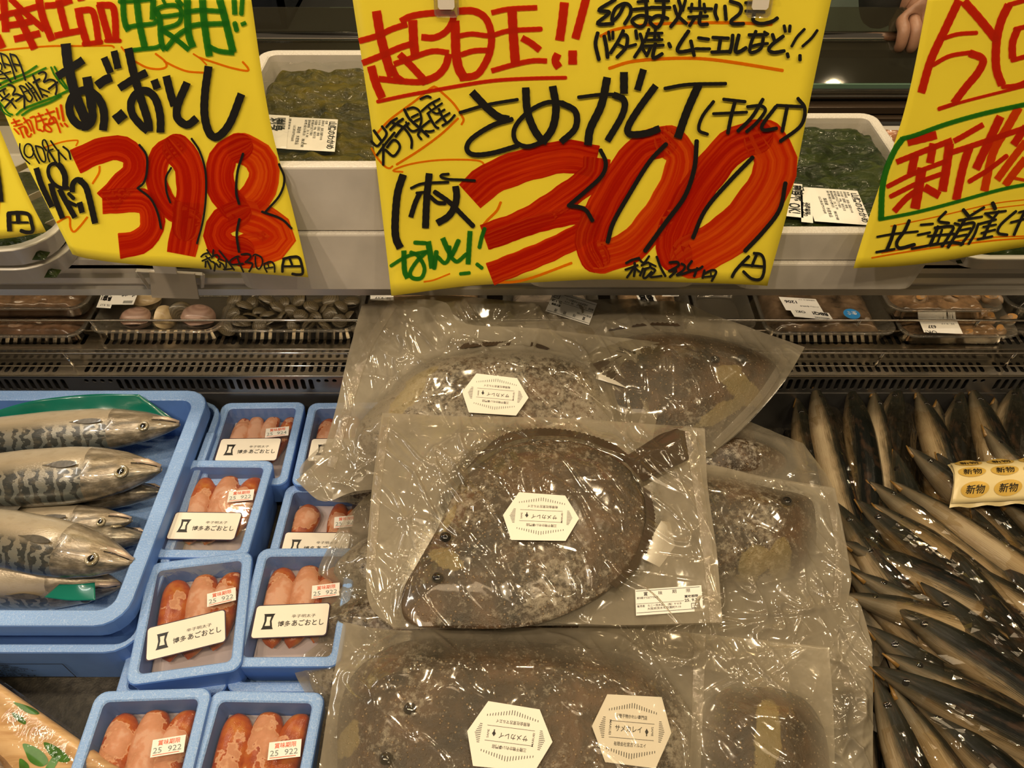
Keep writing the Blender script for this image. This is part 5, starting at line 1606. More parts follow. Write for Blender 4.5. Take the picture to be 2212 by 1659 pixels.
# --- the heap, from the bottom layer up -------------------------------------------------------
# lower bags: their frosty fish ends stick out on the left
low = [
 ('bag end sticking out on the left flank beside the upper roe boxes', 0.095, 0.25, 0.62, [(650, 1010), (700, 960), (820, 940), (960, 960), (960, 1080), (820, 1090), (715, 1085), (655, 1050)], [(700, 1022), (745, 1008), (900, 1000), (940, 1050), (860, 1085), (745, 1075)],),
 ('bag end on the left flank pointing at the lone-sac roe box', 0.085, 0.22, 0.52, [(690, 1225), (745, 1120), (820, 1060), (960, 1060), (960, 1290), (840, 1290), (770, 1285), (700, 1250)], [(718, 1228), (770, 1165), (860, 1120), (940, 1180), (920, 1270), (800, 1268)],),
 ('bag end on the left flank above the bottom roe boxes', 0.070, 0.22, 0.45, [(663, 1345), (700, 1285), (780, 1260), (960, 1260), (960, 1430), (840, 1430), (755, 1415), (680, 1390)], [(672, 1340), (720, 1292), (800, 1275), (930, 1300), (930, 1400), (800, 1408), (705, 1390)],),
 ('bag end on the left flank with a frosty grey fish tip', 0.062, 0.22, 0.38, [(637, 1440), (690, 1390), (780, 1370), (960, 1370), (960, 1570), (830, 1570), (740, 1560), (660, 1500)], [(664, 1450), (705, 1400), (800, 1385), (930, 1420), (930, 1530), (800, 1540), (700, 1515)],),
 ('bag end lowest on the left flank at the picture bottom', 0.060, 0.2, 0.32, [(664, 1580), (700, 1530), (790, 1510), (960, 1510), (960, 1760), (830, 1760), (720, 1750), (668, 1660)], [(672, 1560), (712, 1545), (800, 1530), (930, 1560), (930, 1700), (800, 1720), (700, 1680)],),
]
for k, (lab, a, b, y0, ol, fo) in enumerate(low):
    bg = Bag(lab, a, b, y0, 0.0, 0.020)
    bg.flatfish('flatfish end inside the %s' % lab.replace('bag end ', 'bag '), fo, rime=(0.6, 0.9, 0.7, 1.3, 0.4)[k])
    bg.build([ol[1], ol[2], ol[3]], [ol[3], ol[4]], [ol[7], ol[6], ol[5], ol[4]], [ol[1], ol[0], ol[7]], 0.5, 44, 40, 0.9, back=False)
# core of the heap: bags that carry the others, only glimpsed between them
core = [
 ('buried bag with a dark frosted fish, seen right of the uppermost bags', 0.120, 0.20, 0.62, [(1200, 900), (1500, 880), (1735, 960), (1800, 1060), (1790, 1150), (1500, 1150), (1200, 1150)], [(1420, 980), (1560, 935), (1660, 950), (1705, 990), (1650, 1030), (1500, 1040)], 0.7),
 ('buried bag with a brown fish edge, right side above the crumpled film', 0.085, 0.22, 0.45, [(1300, 1300), (1700, 1290), (1860, 1310), (1915, 1385), (1880, 1480), (1600, 1500), (1300, 1500)], [(1500, 1320), (1760, 1315), (1850, 1330), (1888, 1385), (1830, 1440), (1550, 1450)], 0.25),
]
for lab, a, b, y0, ol, fo, rm in core:
    bg = Bag(lab, a, b, y0, 0.0, 0.022); bg.flatfish('dark flatfish inside the %s' % lab.split(',')[0], fo, rime=rm)
    bg.build([ol[0], ol[1], ol[2]], [ol[2], ol[3], ol[4]], [ol[6], ol[5], ol[4]], [ol[0], ol[6]], 0.45, 50, 40, 0.9, back=False)

# T0 rear bag, mostly milky film
t0 = Bag('rearmost bag, mostly loose milky film with a date label in it', 0.130, 0.42, 0.62, 0.0, 0.014)
t0.flatfish('flatfish faintly seen in the rearmost bag', [(820, 760), (900, 715), (1100, 700), (1300, 690), (1400, 730), (1300, 790), (1000, 800)], rime=0.9)
t0.build([(800, 648), (960, 640), (1150, 655), (1330, 648), (1450, 655)], [(1450, 655), (1560, 720), (1600, 860)], [(760, 840), (1000, 880), (1300, 880), (1600, 860)], [(800, 648), (765, 720), (760, 840)], 0.75, 170, 90, 1.2)
date_label(t0, (1272, 702), (1178, 672), (1290, 655))
# T2 upper right bag with the big dark head
t2 = Bag('upper right bag with a large dark fish head', 0.148, 0.36, 0.62, 0.0, 0.026)
t2.flatfish('dark flatfish with its head to the right in the upper right bag', [(1180, 800), (1250, 745), (1400, 705), (1530, 712), (1640, 745), (1690, 790), (1672, 840), (1600, 900), (1520, 945), (1380, 965), (1250, 930), (1180, 870)],
    fins=[('anal_fin', [(1310, 715), (1400, 703), (1480, 705)], [(1285, 712), (1390, 690), (1490, 696)])], eyes=[(1545, 776), (1603, 774)],
    patches=[(1600, 825, 0.011, 2.2, -0.5), (1560, 880, 0.006, 6.0, 0.5), (1575, 796, 0.004, 3, 0.4)], rime=0.05)
t2.build([(1050, 700), (1250, 690), (1440, 652), (1560, 690), (1738, 752)], [(1738, 752), (1690, 830), (1600, 930), (1500, 1010)], [(1050, 960), (1280, 985), (1500, 1010)], [(1050, 700), (1050, 960)], 0.6, 190, 140, 1.0, seams=[([(1700, 770), (1640, 860), (1545, 960)], 16)])
# T1 upper middle bag
t1 = Bag('upper middle bag with a frosty fish and a tilted hexagonal label', 0.166, 0.34, 0.62, 0.0, 0.024)
t1.flatfish('frost-covered flatfish in the upper middle bag', [(772, 905), (820, 850), (880, 790), (960, 758), (1080, 745), (1200, 752), (1290, 790), (1330, 870), (1300, 960), (1150, 1010), (980, 1020), (830, 1000), (770, 960)],
    fins=[('dorsal_fin', [(965, 757), (1040, 748), (1100, 746)], [(968, 735), (1050, 738), (1105, 736)]), ('dorsal_fin', [(1145, 750), (1165, 752), (1182, 756)], [(1148, 738), (1170, 744), (1188, 752)])],
    tail=(((1270, 790), (1300, 850)), [(1330, 766), (1370, 770), (1352, 800)]), patches=[(880, 850, 0.010, 2.4, 0.9), (910, 800, 0.006, 3, 0.5)], rime=1.15)
t1.build([(782, 660), (860, 650), (960, 655), (1000, 700), (1160, 712), (1424, 742)], [(1424, 742), (1430, 830), (1408, 960)], [(640, 1040), (700, 1085), (800, 1060), (1100, 1060), (1408, 960)], [(782, 660), (750, 780), (722, 900), (690, 990), (640, 1040)], 0.7, 220, 160, 1.15,
    seams=[([(850, 655), (790, 760), (745, 900), (715, 1010)], 18), ([(1414, 745), (1402, 850), (1375, 955)], 14)])
hex_label(t1, 1069, 853, 73, 43, 0.09)
# faded label seen through the upper bags
fr = t1.decal((1325, 762), (1424, 742), (1290, 815), 0.003)
V = [t1.surf(x, y, -0.001) for x, y in ((1378, 765), (1425, 775), (1424, 815), (1380, 846), (1287, 818), (1290, 803), (1345, 802))]
lb = obj('folded_label', V, [tuple(range(7))], M['label'], t1.root, False)
fr = t1.decal((1425, 815), (1330, 790), (1400, 765), -0.0006)
if fr.n.z < 0: fr.n = -fr.n
v, f = join_vf([line_vf(fr, [(0.1 + 0.06 * k, 0.05), (0.1 + 0.06 * k, 0.25)], 0.03) for k in range(9)] + [print_text(fr, '有限会社', 0.30, 0.95, 0.14, 0.4), print_text(fr, 'SAME', 0.0, 0.6, 0.11, 0.25), line_vf(fr, [(0.2, 0.75), (0.8, 0.75)], 0.02)])
obj('lettering', v, f, M['black'], lb, False)

# R right middle bag
rb = Bag('right-hand bag behind the front bag, loose film folding to a point', 0.105, 0.22, 0.42, 0.0, 0.024)
rb.flatfish('brown flatfish in the right-hand bag', [(1400, 1020), (1540, 1012), (1660, 1040), (1750, 1062), (1768, 1110), (1765, 1180), (1730, 1230), (1620, 1270), (1450, 1290), (1380, 1200)], eyes=[(1700, 1082)], patches=[(1625, 1215, 0.012, 1.6, 0.8), (1690, 1205, 0.010, 1.8, 1.2)], rime=0.45)
rb.build([(1330, 1000), (1520, 1005), (1640, 1030), (1803, 1056)], [(1803, 1056), (1830, 1200), (1832, 1290), (1760, 1503)], [(1245, 1368), (1400, 1420), (1560, 1455), (1760, 1503)], [(1330, 1000), (1300, 1200), (1245, 1368)], 0.7, 190, 170, 1.2, seams=[([(1790, 1062), (1812, 1180), (1808, 1300)], 16)])
# RB crumpled film at the lower right
cr = Bag('crumpled empty film end at the lower right, beside the sauries', 0.088, 0.2, 0.36, 0.0, 0.02)
cr.fish.append((np.array([tuple(cr.at(x, y))[:2] for x, y in ((1770, 1480), (1850, 1480), (1860, 1659), (1780, 1659))]), 0.018))
cr.build([(1700, 1300), (1790, 1285), (1850, 1300), (1882, 1390)], [(1882, 1390), (1884, 1520), (1884, 1760)], [(1600, 1760), (1750, 1760), (1884, 1760)], [(1700, 1300), (1600, 1500), (1600, 1760)], 0.95, 110, 170, 2.1)
# B bottom bag
bb = Bag('large bag at the bottom of the picture with a hexagonal label', 0.122, 0.12, 0.30, 0.0, 0.021)
bb.flatfish('brown flatfish filling the bottom bag', [(742, 1480), (800, 1410), (900, 1372), (1100, 1375), (1300, 1395), (1420, 1440), (1490, 1520), (1500, 1640), (1450, 1760), (1000, 1790), (760, 1770), (725, 1600)], eyes=[(885, 1530), (833, 1638)],
    patches=[(745, 1590, 0.008, 2, 1.2)], rime=0.30)
bb.flatfish('dark flatfish at the right inside the bottom bag', [(1540, 1500), (1640, 1475), (1740, 1500), (1790, 1580), (1790, 1700), (1700, 1780), (1560, 1770), (1520, 1640)], patches=[(1655, 1600, 0.010, 3, 1.3)], rime=0.05)
bb.build([(742, 1345), (850, 1362), (1100, 1358), (1400, 1362), (1600, 1380), (1790, 1400)], [(1790, 1400), (1800, 1560), (1800, 1790)], [(670, 1790), (1200, 1790), (1800, 1790)], [(742, 1345), (715, 1500), (690, 1660), (670, 1790)], 0.55, 240, 150, 1.15, seams=[([(1512, 1370), (1508, 1500), (1500, 1700)], 24)])
hex_label(bb, 1099, 1592, 95, 72, 0.13)
hl = hex_label(bb, 1362, 1578, 84, 78, 0.09 + math.pi, -0.0035); 
# M front bag
mb_ = Bag('front bag in the middle with a whole brown flatfish and hexagonal label', 0.190, 0.16, 0.45, 0.0, 0.018); mb_.c0, mb_.c1 = 0.015, 0.012
mb_.flatfish('whole brown flatfish with its tail up in the front bag', [(880, 1335), (868, 1270), (905, 1200), (945, 1130), (990, 1040), (1045, 985), (1120, 948), (1200, 940), (1280, 955), (1345, 990), (1385, 1040), (1398, 1110), (1380, 1190), (1330, 1255), (1240, 1310), (1130, 1345), (980, 1348)],
    fins=[('dorsal_fin', [(1000, 1020), (1060, 975), (1140, 945), (1230, 944), (1310, 968), (1350, 992)], [(1040, 975), (1085, 938), (1155, 924), (1240, 930), (1320, 955), (1362, 985)]),
          ('anal_fin', [(1388, 1050), (1396, 1120), (1372, 1200), (1320, 1262)], [(1408, 1065), (1416, 1135), (1390, 1210), (1332, 1272)])],
    tail=(((1345, 990), (1388, 1040)), [(1425, 938), (1470, 925), (1497, 950), (1490, 990), (1440, 1015)]), eyes=[(945, 1248), (962, 1160)], patches=[(965, 1205, 0.008, 2.3, -0.5), (970, 1108, 0.004, 3, 1.2)], rime=0.35)
mb_.build([(826, 894), (1000, 902), (1200, 905), (1400, 918), (1522, 928)], [(1522, 928), (1528, 1050), (1548, 1200), (1560, 1346)], [(850, 1358), (1000, 1356), (1200, 1350), (1360, 1352), (1560, 1346)], [(826, 894), (805, 1050), (792, 1220), (800, 1310), (850, 1358)], 0.66, 240, 190, 1.0,
    seams=[([(835, 900), (815, 1060), (803, 1230)], 15), ([(1490, 930), (1510, 1060), (1530, 1200), (1545, 1345)], 22)])
hex_label(mb_, 1167, 1117, 84, 52, 0.045)
date_label(mb_, (1372, 1274), (1515, 1264), (1374, 1330))
V = [mb_.surf(x, y, -0.0035) for x, y in ((1428, 1125), (1448, 1128), (1458, 1180), (1425, 1225), (1385, 1205), (1405, 1165))]
obj('folded_label', V, [tuple(range(6))], M['label'], mb_.root, False)
# support: filled lower bags of the heap so that nothing hovers
M['heap'] = film('buried_bag_film', (0.9, 0.87, 0.8), 0.35, (0.42, 0.36, 0.27), 0.15, 0.4, 25)
def pile_layer(label, x0, x1, y0, y1, z0f, z1f):
    nu, nv = 26, 22; V = []
    for j in range(nv):
        for i in range(nu):
            u, v = i / (nu - 1), j / (nv - 1); x = x0 + (x1 - x0) * u; y = y0 + (y1 - y0) * v
            e = (min(1, min(u, 1 - u) * 7) * min(1, min(v, 1 - v) * 7)) ** 0.4
            V.append(Vector((x, y, z0f + (z1f(y) - z0f) * e + 0.004 * noise.noise(Vector((x * 20, y * 20, z0f * 90))) * e)))
    r = thing('frozen_flatfish', label, 'fish', ((x0 + x1) / 2, (y0 + y1) / 2, z0f), (0, 0, 0), None)
    o = obj('body', V, grid_faces(nu, nv), M['flat'], r); 
pile_layer('broad dark flatfish forming the base of the front half of the heap', -0.19, 0.30, 0.20, 0.47, 0.002, lambda y: 0.060 + 0.2 * (y - 0.30))
pile_layer('broad dark flatfish forming the base of the rear half of the heap', -0.22, 0.35, 0.47, 0.74, 0.002, lambda y: 0.085 + 0.2 * (y - 0.47))
# ---------------------------------------------------------------- sauries on the right
def saury_mat():
    m, nt, b = newmat('saury_skin'); uv = texco(nt, 'UV')
    sx = _n(nt, 'ShaderNodeSeparateXYZ'); nt.links.new(uv, sx.inputs[0]); U, Vv = sx.outputs[0], sx.outputs[1]
    oi = _n(nt, 'ShaderNodeObjectInfo')
    nz = noise_tex(nt, mapping(nt, uv, (16, 4, 1)), 1.5, 4, 0.6, 0.3)
    nzl = noise_tex(nt, mapping(nt, uv, (5, 46, 1)), 1.5, 3, 0.55)
    vv = mathn(nt, 'ADD', mathn(nt, 'ADD', Vv, mathn(nt, 'MULTIPLY', mathn(nt, 'SUBTRACT', nz, 0.5), 0.22)), mathn(nt, 'MULTIPLY', mathn(nt, 'SUBTRACT', nzl, 0.5), 0.48))
    c = ramp(nt, vv, [(0.0, (0.004, 0.005, 0.004)), (0.42, (0.009, 0.010, 0.009)), (0.54, (0.05, 0.045, 0.030)), (0.64, (0.20, 0.15, 0.085)), (0.80, (0.42, 0.335, 0.21)), (1.0, (0.28, 0.21, 0.12))])
    c = mixc(nt, ramp(nt, U, [(0.80, (0, 0, 0)), (0.92, (0.7, 0.7, 0.7))]), c, (0.028, 0.028, 0.020))
    c = mixc(nt, mathn(nt, 'MULTIPLY', ramp(nt, noise_tex(nt, mapping(nt, uv, (9, 3, 1)), 2.0, 4), [(0.52, (0, 0, 0)), (0.68, (1, 1, 1))]), 0.16), c, (0.20, 0.10, 0.05))
    nt.links.new(c, b.inputs['Base Color']); b.inputs['Metallic'].default_value = 0.0; b.inputs['Roughness'].default_value = 0.22; b.inputs['Specular IOR Level'].default_value = 0.08
    b.inputs['Coat Weight'].default_value = 0.05; b.inputs['Coat Roughness'].default_value = 0.03
    bn = bump(nt, noise_tex(nt, mapping(nt, uv, (14, 30, 1)), 2.0, 2, 0.5, 0.8), 0.35, 0.004); nt.links.new(bn, b.inputs['Coat Normal'])
    nt.links.new(bump(nt, noise_tex(nt, mapping(nt, uv, (30, 40, 1)), 2.0, 3, 0.5), 0.2, 0.003), b.inputs['Normal']); return m
M['saury'] = saury_mat()
M['yellowtip'] = plain('dull_yellow_beak', (0.22, 0.12, 0.03), 0.3)
M['sleeve'] = film('crinkled_fish_sleeve', (0.97, 0.94, 0.88), 0.012, (0.40, 0.33, 0.22), 0.05, 0.25, 50, fresnel=1.5, stretch=(0.35, 1.6, 1.6))
SP = [(0, .0035, .003), (.06, .004, .003), (.2, .010, .009), (.4, .0155, .014), (.6, .017, .015), (.78, .0165, .0145), (.86, .014, .012), (.92, .010, .008), (.96, .0062, .0052), (.985, .0032, .003), (1.0, .0012, .0012)]
SL = 0.33
def sa_shape(bend, bz):
    V, Fs, UV = fish_body(SL, SP, 14, 34, bend, 1, bz)
    for p in V:
        t = p.x / SL
        if t > 0.845: p.z *= 1 + 0.10 * math.exp(-((t - 0.858) / 0.01) ** 2)
    return me_new('body', V, Fs, M['saury'], True, UV)
def ctr(t, bend, bz): return bend * math.sin(t * math.pi), bz * math.sin(t * math.pi)
SA = []
for bend, bz in ((0.0, 0.0), (0.010, 0.004), (-0.012, 0.003)):
    parts = [('body', sa_shape(bend, bz))]
    cy, cz = ctr(0.925, bend, bz)
    for s in (1,):
        V = [Vector((SL * 0.925 + 0.0036 * math.cos(k * math.pi / 6), cy - 0.001 + 0.0036 * math.sin(k * math.pi / 6), cz + 0.0068)) for k in range(12)] + [Vector((SL * 0.925, cy - 0.001, cz + 0.0086))]
        parts.append(('eye', me_new('eye', V, [(k, (k + 1) % 12, 12) for k in range(12)], M['pupil'])))
    V, Fs = tube_vf([(SL * 0.965, cy * 0.5 + 0.004, cz * .5), (SL * 0.99, 0.0020, 0), (SL * 1.008, 0.0008, 0)], 0.002, 7, True, [0.0026, 0.0016, 0.0006])
    parts.append(('lower_jaw', me_new('lower_jaw', V, Fs, M['yellowtip'])))
    cy, cz = ctr(0.80, bend, bz)
    v, f = fin_vf([(SL * 0.835, cy + 0.001 * k - 0.002, cz + 0.0118) for k in range(5)], [(SL * 0.765 - 0.001 * k, cy + 0.002 * k - 0.003, cz + 0.0132) for k in range(5)])
    parts.append(('pectoral_fin', me_new('pectoral_fin', v, f, M['finm'], False)))
    v, f = fin_vf([(0.004, -0.0035 + 0.0014 * k, 0) for k in range(6)], [(-0.020 - 0.005 * abs(k - 2.5), -0.018 + 0.0072 * k, 0) for k in range(6)])
    parts.append(('tail_fin', me_new('tail_fin', v, f, M['finm'], False)))
    SA.append(parts)
def sleeve_mesh(i):
    V = []; n = 44; ns = 30
    for a in range(n):
        t = 0.06 + 0.82 * a / (n - 1); x = t * SL
        h = np.interp(t, [p[0] for p in SP], [p[1] for p in SP]) + 0.004; w_ = np.interp(t, [p[0] for p in SP], [p[2] for p in SP]) + 0.0022
        h = max(h, 0.014)
        for k in range(ns):
            an = 2 * math.pi * k / ns
            q = (max(0, 1 - abs(noise.noise(Vector((x * 16, math.cos(an) * 5.5, math.sin(an) * 5.5 + i * 5.0)))) * 3.2)) ** 2 * 0.0030 + noise.noise(Vector((x * 80, math.cos(an) * 8, math.sin(an) * 8 + i))) * 0.0022
            V.append(Vector((x, -(h + q) * math.cos(an), (w_ + q) * math.sin(an))))
    Fs = [(a * ns + k, a * ns + (k + 1) % ns, (a + 1) * ns + (k + 1) % ns, (a + 1) * ns + k) for a in range(n - 1) for k in range(ns)]
    return me_new('plastic_sleeve', V, Fs, M['sleeve'], False)
SLV = [sleeve_mesh(i) for i in range(3)]
def saury(label, head, toward, zh, zt_, var=0, roll=0.0, scale=1.0, sleeve=True):
    a = on_z(head[0], head[1], zh); b = on_z(toward[0], toward[1], zt_)
    d = (a - b).normalized(); L = SL * scale; base = a - d * L
    ang = math.atan2(d.y, d.x); pit = -math.asin(max(-1, min(1, d.z)))
    rot = (Matrix.Rotation(ang, 3, 'Z') @ Matrix.Rotation(pit, 3, 'Y') @ Matrix.Rotation(roll, 3, 'X')).to_euler()
    r = thing('saury', label, 'fish', base, rot, 'sauries heaped on the right'); r.scale = (scale, scale, scale)
    for nm, me in SA[var % 3]: link(nm, me, r)
    if sleeve: link('plastic_sleeve', SLV[var % 3], r)
    return r
fish_list = [
 # rear row, noses up against the grille
 ((1722, 862), (1775, 1120), .085, .075, 0, .3, 'saury of the rear row hard against the bag heap'),
 ((1760, 832), (1838, 1105), .095, .085, 1, .9, 'saury of the rear row with a pale belly stripe, nose beside the bag corner'),
 ((1837, 836), (1852, 1080), .092, .080, 2, -.1, 'slim dark saury of the rear row, second nose from the bag heap'),
 ((1888, 844), (1912, 1040), .092, .085, 0, .9, 'silver-sided saury of the rear row, third nose from the bag heap'),
 ((1941, 830), (1928, 1010), .095, .085, 1, .2, 'dark-nosed saury with the highest nose in the rear row middle'),
 ((1981, 845), (2018, 1020), .094, .085, 2, .7, 'glossy wrapped saury right of the highest nose in the rear row'),
 ((2024, 868), (2032, 1030), .088, .078, 0, 1.1, 'pale saury of the rear row with the lowest nose'),
 ((2077, 844), (2072, 1020), .094, .085, 1, .1, 'dark saury of the rear row left of the wide pair of noses'),
 ((2099, 836), (2130, 1010), .097, .088, 2, .5, 'saury of the rear row leaning right over its neighbour above the sticker sheet'),
 ((2150, 862), (2160, 1040), .086, .080, 0, 1.0, 'brownish saury of the rear row in front of the second sheet column'),
 ((2197, 829), (2186, 1010), .098, .088, 1, .3, 'saury of the rear row at the right edge, eye showing'),
 # middle rows, noses up and left
 ((1859, 1002), (1905, 1130), .098, .090, 0, -.2, 'short-looking dark saury beak poking up before the rear row'),
 ((1931, 974), (1985, 1110), .106, .098, 1, -.2, 'dark saury beak with yellow tip before the silver-sided one'),
 ((1963, 966), (2080, 1100), .112, .100, 2, .5, 'saury slanting right, beak left of the sticker sheet'),
 ((2024, 980), (2110, 1090), .112, .104, 0, -.1, 'black beak just touching the left edge of the sticker sheet'),
 ((2124, 922), (2230, 1060), .114, .100, 1, .8, 'saury slanting down behind the top of the sticker sheet'),
 ((1876, 1040), (2045, 1193), .112, .106, 2, .75, 'long saury with a broad pale flank crossing under the sheet'),
 ((1928, 1041), (2151, 1198), .118, .110, 1, 1.15, 'saury with lilac silver belly, below the sticker sheet'),
 ((1851, 1081), (2018, 1224), .112, .106, 0, .0, 'wet black-backed saury below the broad pale flank'),
 ((1888, 1090), (2060, 1240), .118, .108, 2, .9, 'saury with cream belly parallel to the wet black-backed one'),
 ((1803, 1084), (1920, 1230), .108, .104, 1, .3, 'saury whose beak points at the right-hand bag'),
 ((1819, 1169), (1975, 1262), .110, .106, 2, .45, 'saury emerging low by the bag edge with an orange lip line'),
 ((2024, 1161), (2100, 1270), .122, .116, 0, -.1, 'black beak rising between two pale flanks, right of centre'),
 ((2099, 1098), (2215, 1262), .124, .116, 1, .0, 'black-headed saury below the sheet, slanting to the right edge'),
 ((2150, 1080), (2260, 1170), .120, .112, 2, 1.0, 'wrapped saury with crinkled film at the right edge below the sheet'),
 # lower rows
 ((1819, 1214), (1905, 1290), .106, .100, 1, .2, 'dark saury squeezed between the bag and the white mouth'),
 ((1845, 1236), (2010, 1330), .112, .106, 0, .8, 'saury with a white blob at its mouth beside the crumpled film'),
 ((1822, 1283), (2120, 1400), .114, .108, 2, 1.0, 'saury with a large ringed eye touching the bag edge'),
 ((1988, 1259), (2212, 1440), .124, .112, 1, .1, 'black beak in the middle of the lower field, long flank to the right'),
 ((2050, 1200), (2240, 1340), .122, .112, 0, .85, 'saury with frayed pale belly toward the right edge'),
 ((1932, 1311), (2170, 1500), .122, .112, 2, .1, 'wet saury with a red-brown gill stain in the lower field'),
 ((1871, 1352), (2100, 1500), .112, .106, 1, .3, 'dark saury under the wet one with the gill stain'),
 ((1913, 1413), (2212, 1570), .122, .112, 0, .75, 'open-mouthed saury with a white mouth lining, lower right'),
 ((1885, 1441), (2190, 1620), .114, .108, 2, .0, 'black-backed saury running to the bottom right corner'),
 ((1890, 1462), (2010, 1720), .102, .094, 1, .3, 'saury running steeply down beside the amber tray edge'),
 ((1925, 1480), (2075, 1720), .106, .096, 0, 1.1, 'steep saury with a cream belly stripe at the bottom'),
 ((1965, 1500), (2170, 1720), .106, .098, 2, .1, 'steep black saury at the bottom right of the cream stripe'),
 ((2040, 1490), (2270, 1690), .108, .100, 1, .5, 'saury under the black-backed one near the bottom right corner'),
]
for k, (h, t, zh, z2, var, roll, lab) in enumerate(fish_list):
    saury(lab, h, t, zh - 0.02, z2 - 0.02, var, -0.75 + 1.0 * roll, 1.28, k % 9 != 3)
# deeper layer that the heap rests on
for k in range(11):
    x = 1790 + 45 * k
    saury(('saury of the hidden bottom layer, %s' % ('below the bag edge', 'under the pale belly stripe', 'under the slim dark one', 'under the silver-sided one', 'under the highest nose', 'under the glossy wrapped one', 'under the lowest nose', 'under the wide nose pair', 'under the sheet corner', 'under the second sheet column', 'by the right edge')[k]), (x, 1010 + (k % 3) * 15), (x + 30, 1200), .060, .045, k, .2 * (k % 4), 1.2, False)
for k in range(12):
    x, y = ((1850, 1180), (1930, 1190), (2010, 1210), (2090, 1220), (2160, 1230), (1860, 1290), (1930, 1350), (2010, 1380), (2090, 1370), (1930, 1500), (2050, 1560), (2150, 1500))[k]
    saury('saury of the bottom layer, %s' % ('below the lilac belly', 'below the black back', 'below the cream belly', 'below the black beak', 'below the frayed belly', 'beneath the ringed eye', 'beneath the gill stain', 'beneath the long flank', 'beneath the right edge flank', 'beneath the open mouth', 'beneath the bottom stripe', 'beneath the corner back')[k], (x, y), (x + 130, y + 130), .066, .055, k, .3 * (k % 3), 1.2, False)
bx = thing('saury_tray', 'dark shallow tray holding the heap of sauries', 'tray', (0.70, 0.40, 0.0))
v, f = box_vf(0.40, 1.12, 0.10, 0.735, 0.0005, 0.012); obj('tray_base', v, f, M['cavity'], bx, False)
M['amber'] = plain('amber_plastic', (0.55, 0.24, 0.03), 0.25, 0, 0.2, 40, coat=0.5)
am = thing('amber_tray', 'amber ridged tray edge showing at the bottom between bags and sauries', 'tray', on_z(1925, 1640, 0.03))
V = []
P1 = [on_z(1905, 1565, 0.055), on_z(1985, 1800, 0.055)]
for k in range(13):
    for e in (0, 1):
        p = P1[0] + (P1[1] - P1[0]) * e + Vector((0.006 * k, -0.001 * k, -0.002 * k + (0.004 if k % 2 else 0))); V.append(p)
obj('ridged_side', V, [(2 * k, 2 * k + 2, 2 * k + 3, 2 * k + 1) for k in range(12)], M['amber'], am, False)
m_ = am.children[0].modifiers.new('t', 'SOLIDIFY'); m_.thickness = 0.002

# roll of gold oval stickers
M['backing'] = plain('cream_backing_paper', (0.80, 0.66, 0.34), 0.32, 0, 0.03, 10)
M['gold'] = plain('gold_foil', (0.86, 0.56, 0.12), 0.25, 0.35, 0.12, 12)
tlp, trp, blp = on_z(2052, 1000, 0.128), on_z(2330, 986, 0.128), on_z(2056, 1088, 0.128)
fr = Frame(tlp, trp - tlp, blp - tlp, Vector((0, 0, 1)), 0.0003)
def bowed(u, v, lift=0.0):
    p = fr.O + fr.X * u + fr.Y * v; return p + Vector((0, 0, 0.016 * math.sin(math.pi * min(1, max(0, v))) + lift))
st = thing('sticker_roll', 'curled cream strip of gold oval stickers lying on the sauries', 'stickers', tlp)
nu, nv = 30, 14
V = [bowed(i / (nu - 1) + (0.012 * math.sin(j / 13 * math.pi) if i == 0 else 0) * -1, j / (nv - 1)) for j in range(nv) for i in range(nu)]
o = obj('backing_strip', V, grid_faces(nu, nv), M['backing'], st); mm = o.modifiers.new('t', 'SOLIDIFY'); mm.thickness = 0.0006; mm.offset = -1
V = [bowed(i / 29 * 1.0 - 0.004, j / 5 * 1.06 - 0.03, -0.006 + 0.002 * math.sin(i)) for j in range(6) for i in range(30)]
obj('lower_strip', V, grid_faces(30, 6), M['backing'], st)
for row, v0 in enumerate((0.10, 0.44, 0.80)):
    for col in range(4):
        u0 = 0.125 + col * 0.245 + row * 0.012 - (0.02 if row == 1 else 0)
        V = [bowed(u0 + 0.105 * math.cos(k * math.pi / 12), v0 + 0.135 * math.sin(k * math.pi / 12), 0.0008) for k in range(24)] + [bowed(u0, v0, 0.0009)]
        s_ = obj('oval_sticker', V, [(k, (k + 1) % 24, 24) for k in range(24)], M['gold'], st)
        class _F: pass
        fb = Frame(fr.O, fr.X, fr.Y, Vector((0, 0, 1)), 0.0); fb.surf = lambda p, u, v: bowed(u, v, 0.0014)
        v, f = print_text(fb, '新物', u0 - 0.068, v0 + 0.065, 0.125, 0.14, 0.01); obj('lettering', v, f, M['black'], s_, False)

# ---------------------------------------------------------------- foam boxes of seaweed on the upper shelf
def kelp_mat(name, c0, c1, c2):
    m, nt, b = newmat(name); tc = texco(nt)
    n1 = noise_tex(nt, mapping(nt, tc, (1, 2.2, 1)), 22, 4, 0.6, 1.2)
    c = ramp(nt, n1, [(0.3, c0), (0.5, c1), (0.72, c2)]); nt.links.new(c, b.inputs['Base Color'])
    b.inputs['Roughness'].default_value = 0.3; b.inputs['Specular IOR Level'].default_value = 0.15; b.inputs['Coat Weight'].default_value = 0.12; b.inputs['Coat Roughness'].default_value = 0.06
    nt.links.new(bump(nt, mathn(nt, 'ADD', noise_tex(nt, mapping(nt, tc, (1, 2, 1)), 34, 3, 0.5, 1.2), n1), 0.55, 0.006), b.inputs['Normal']); return m
M['kelp'] = kelp_mat('dark_green_kelp', (0.006, 0.010, 0.002), (0.020, 0.034, 0.006), (0.06, 0.08, 0.012))
M['kelp2'] = kelp_mat('olive_wakame', (0.012, 0.011, 0.0005), (0.065, 0.052, 0.001), (0.13, 0.098, 0.003))
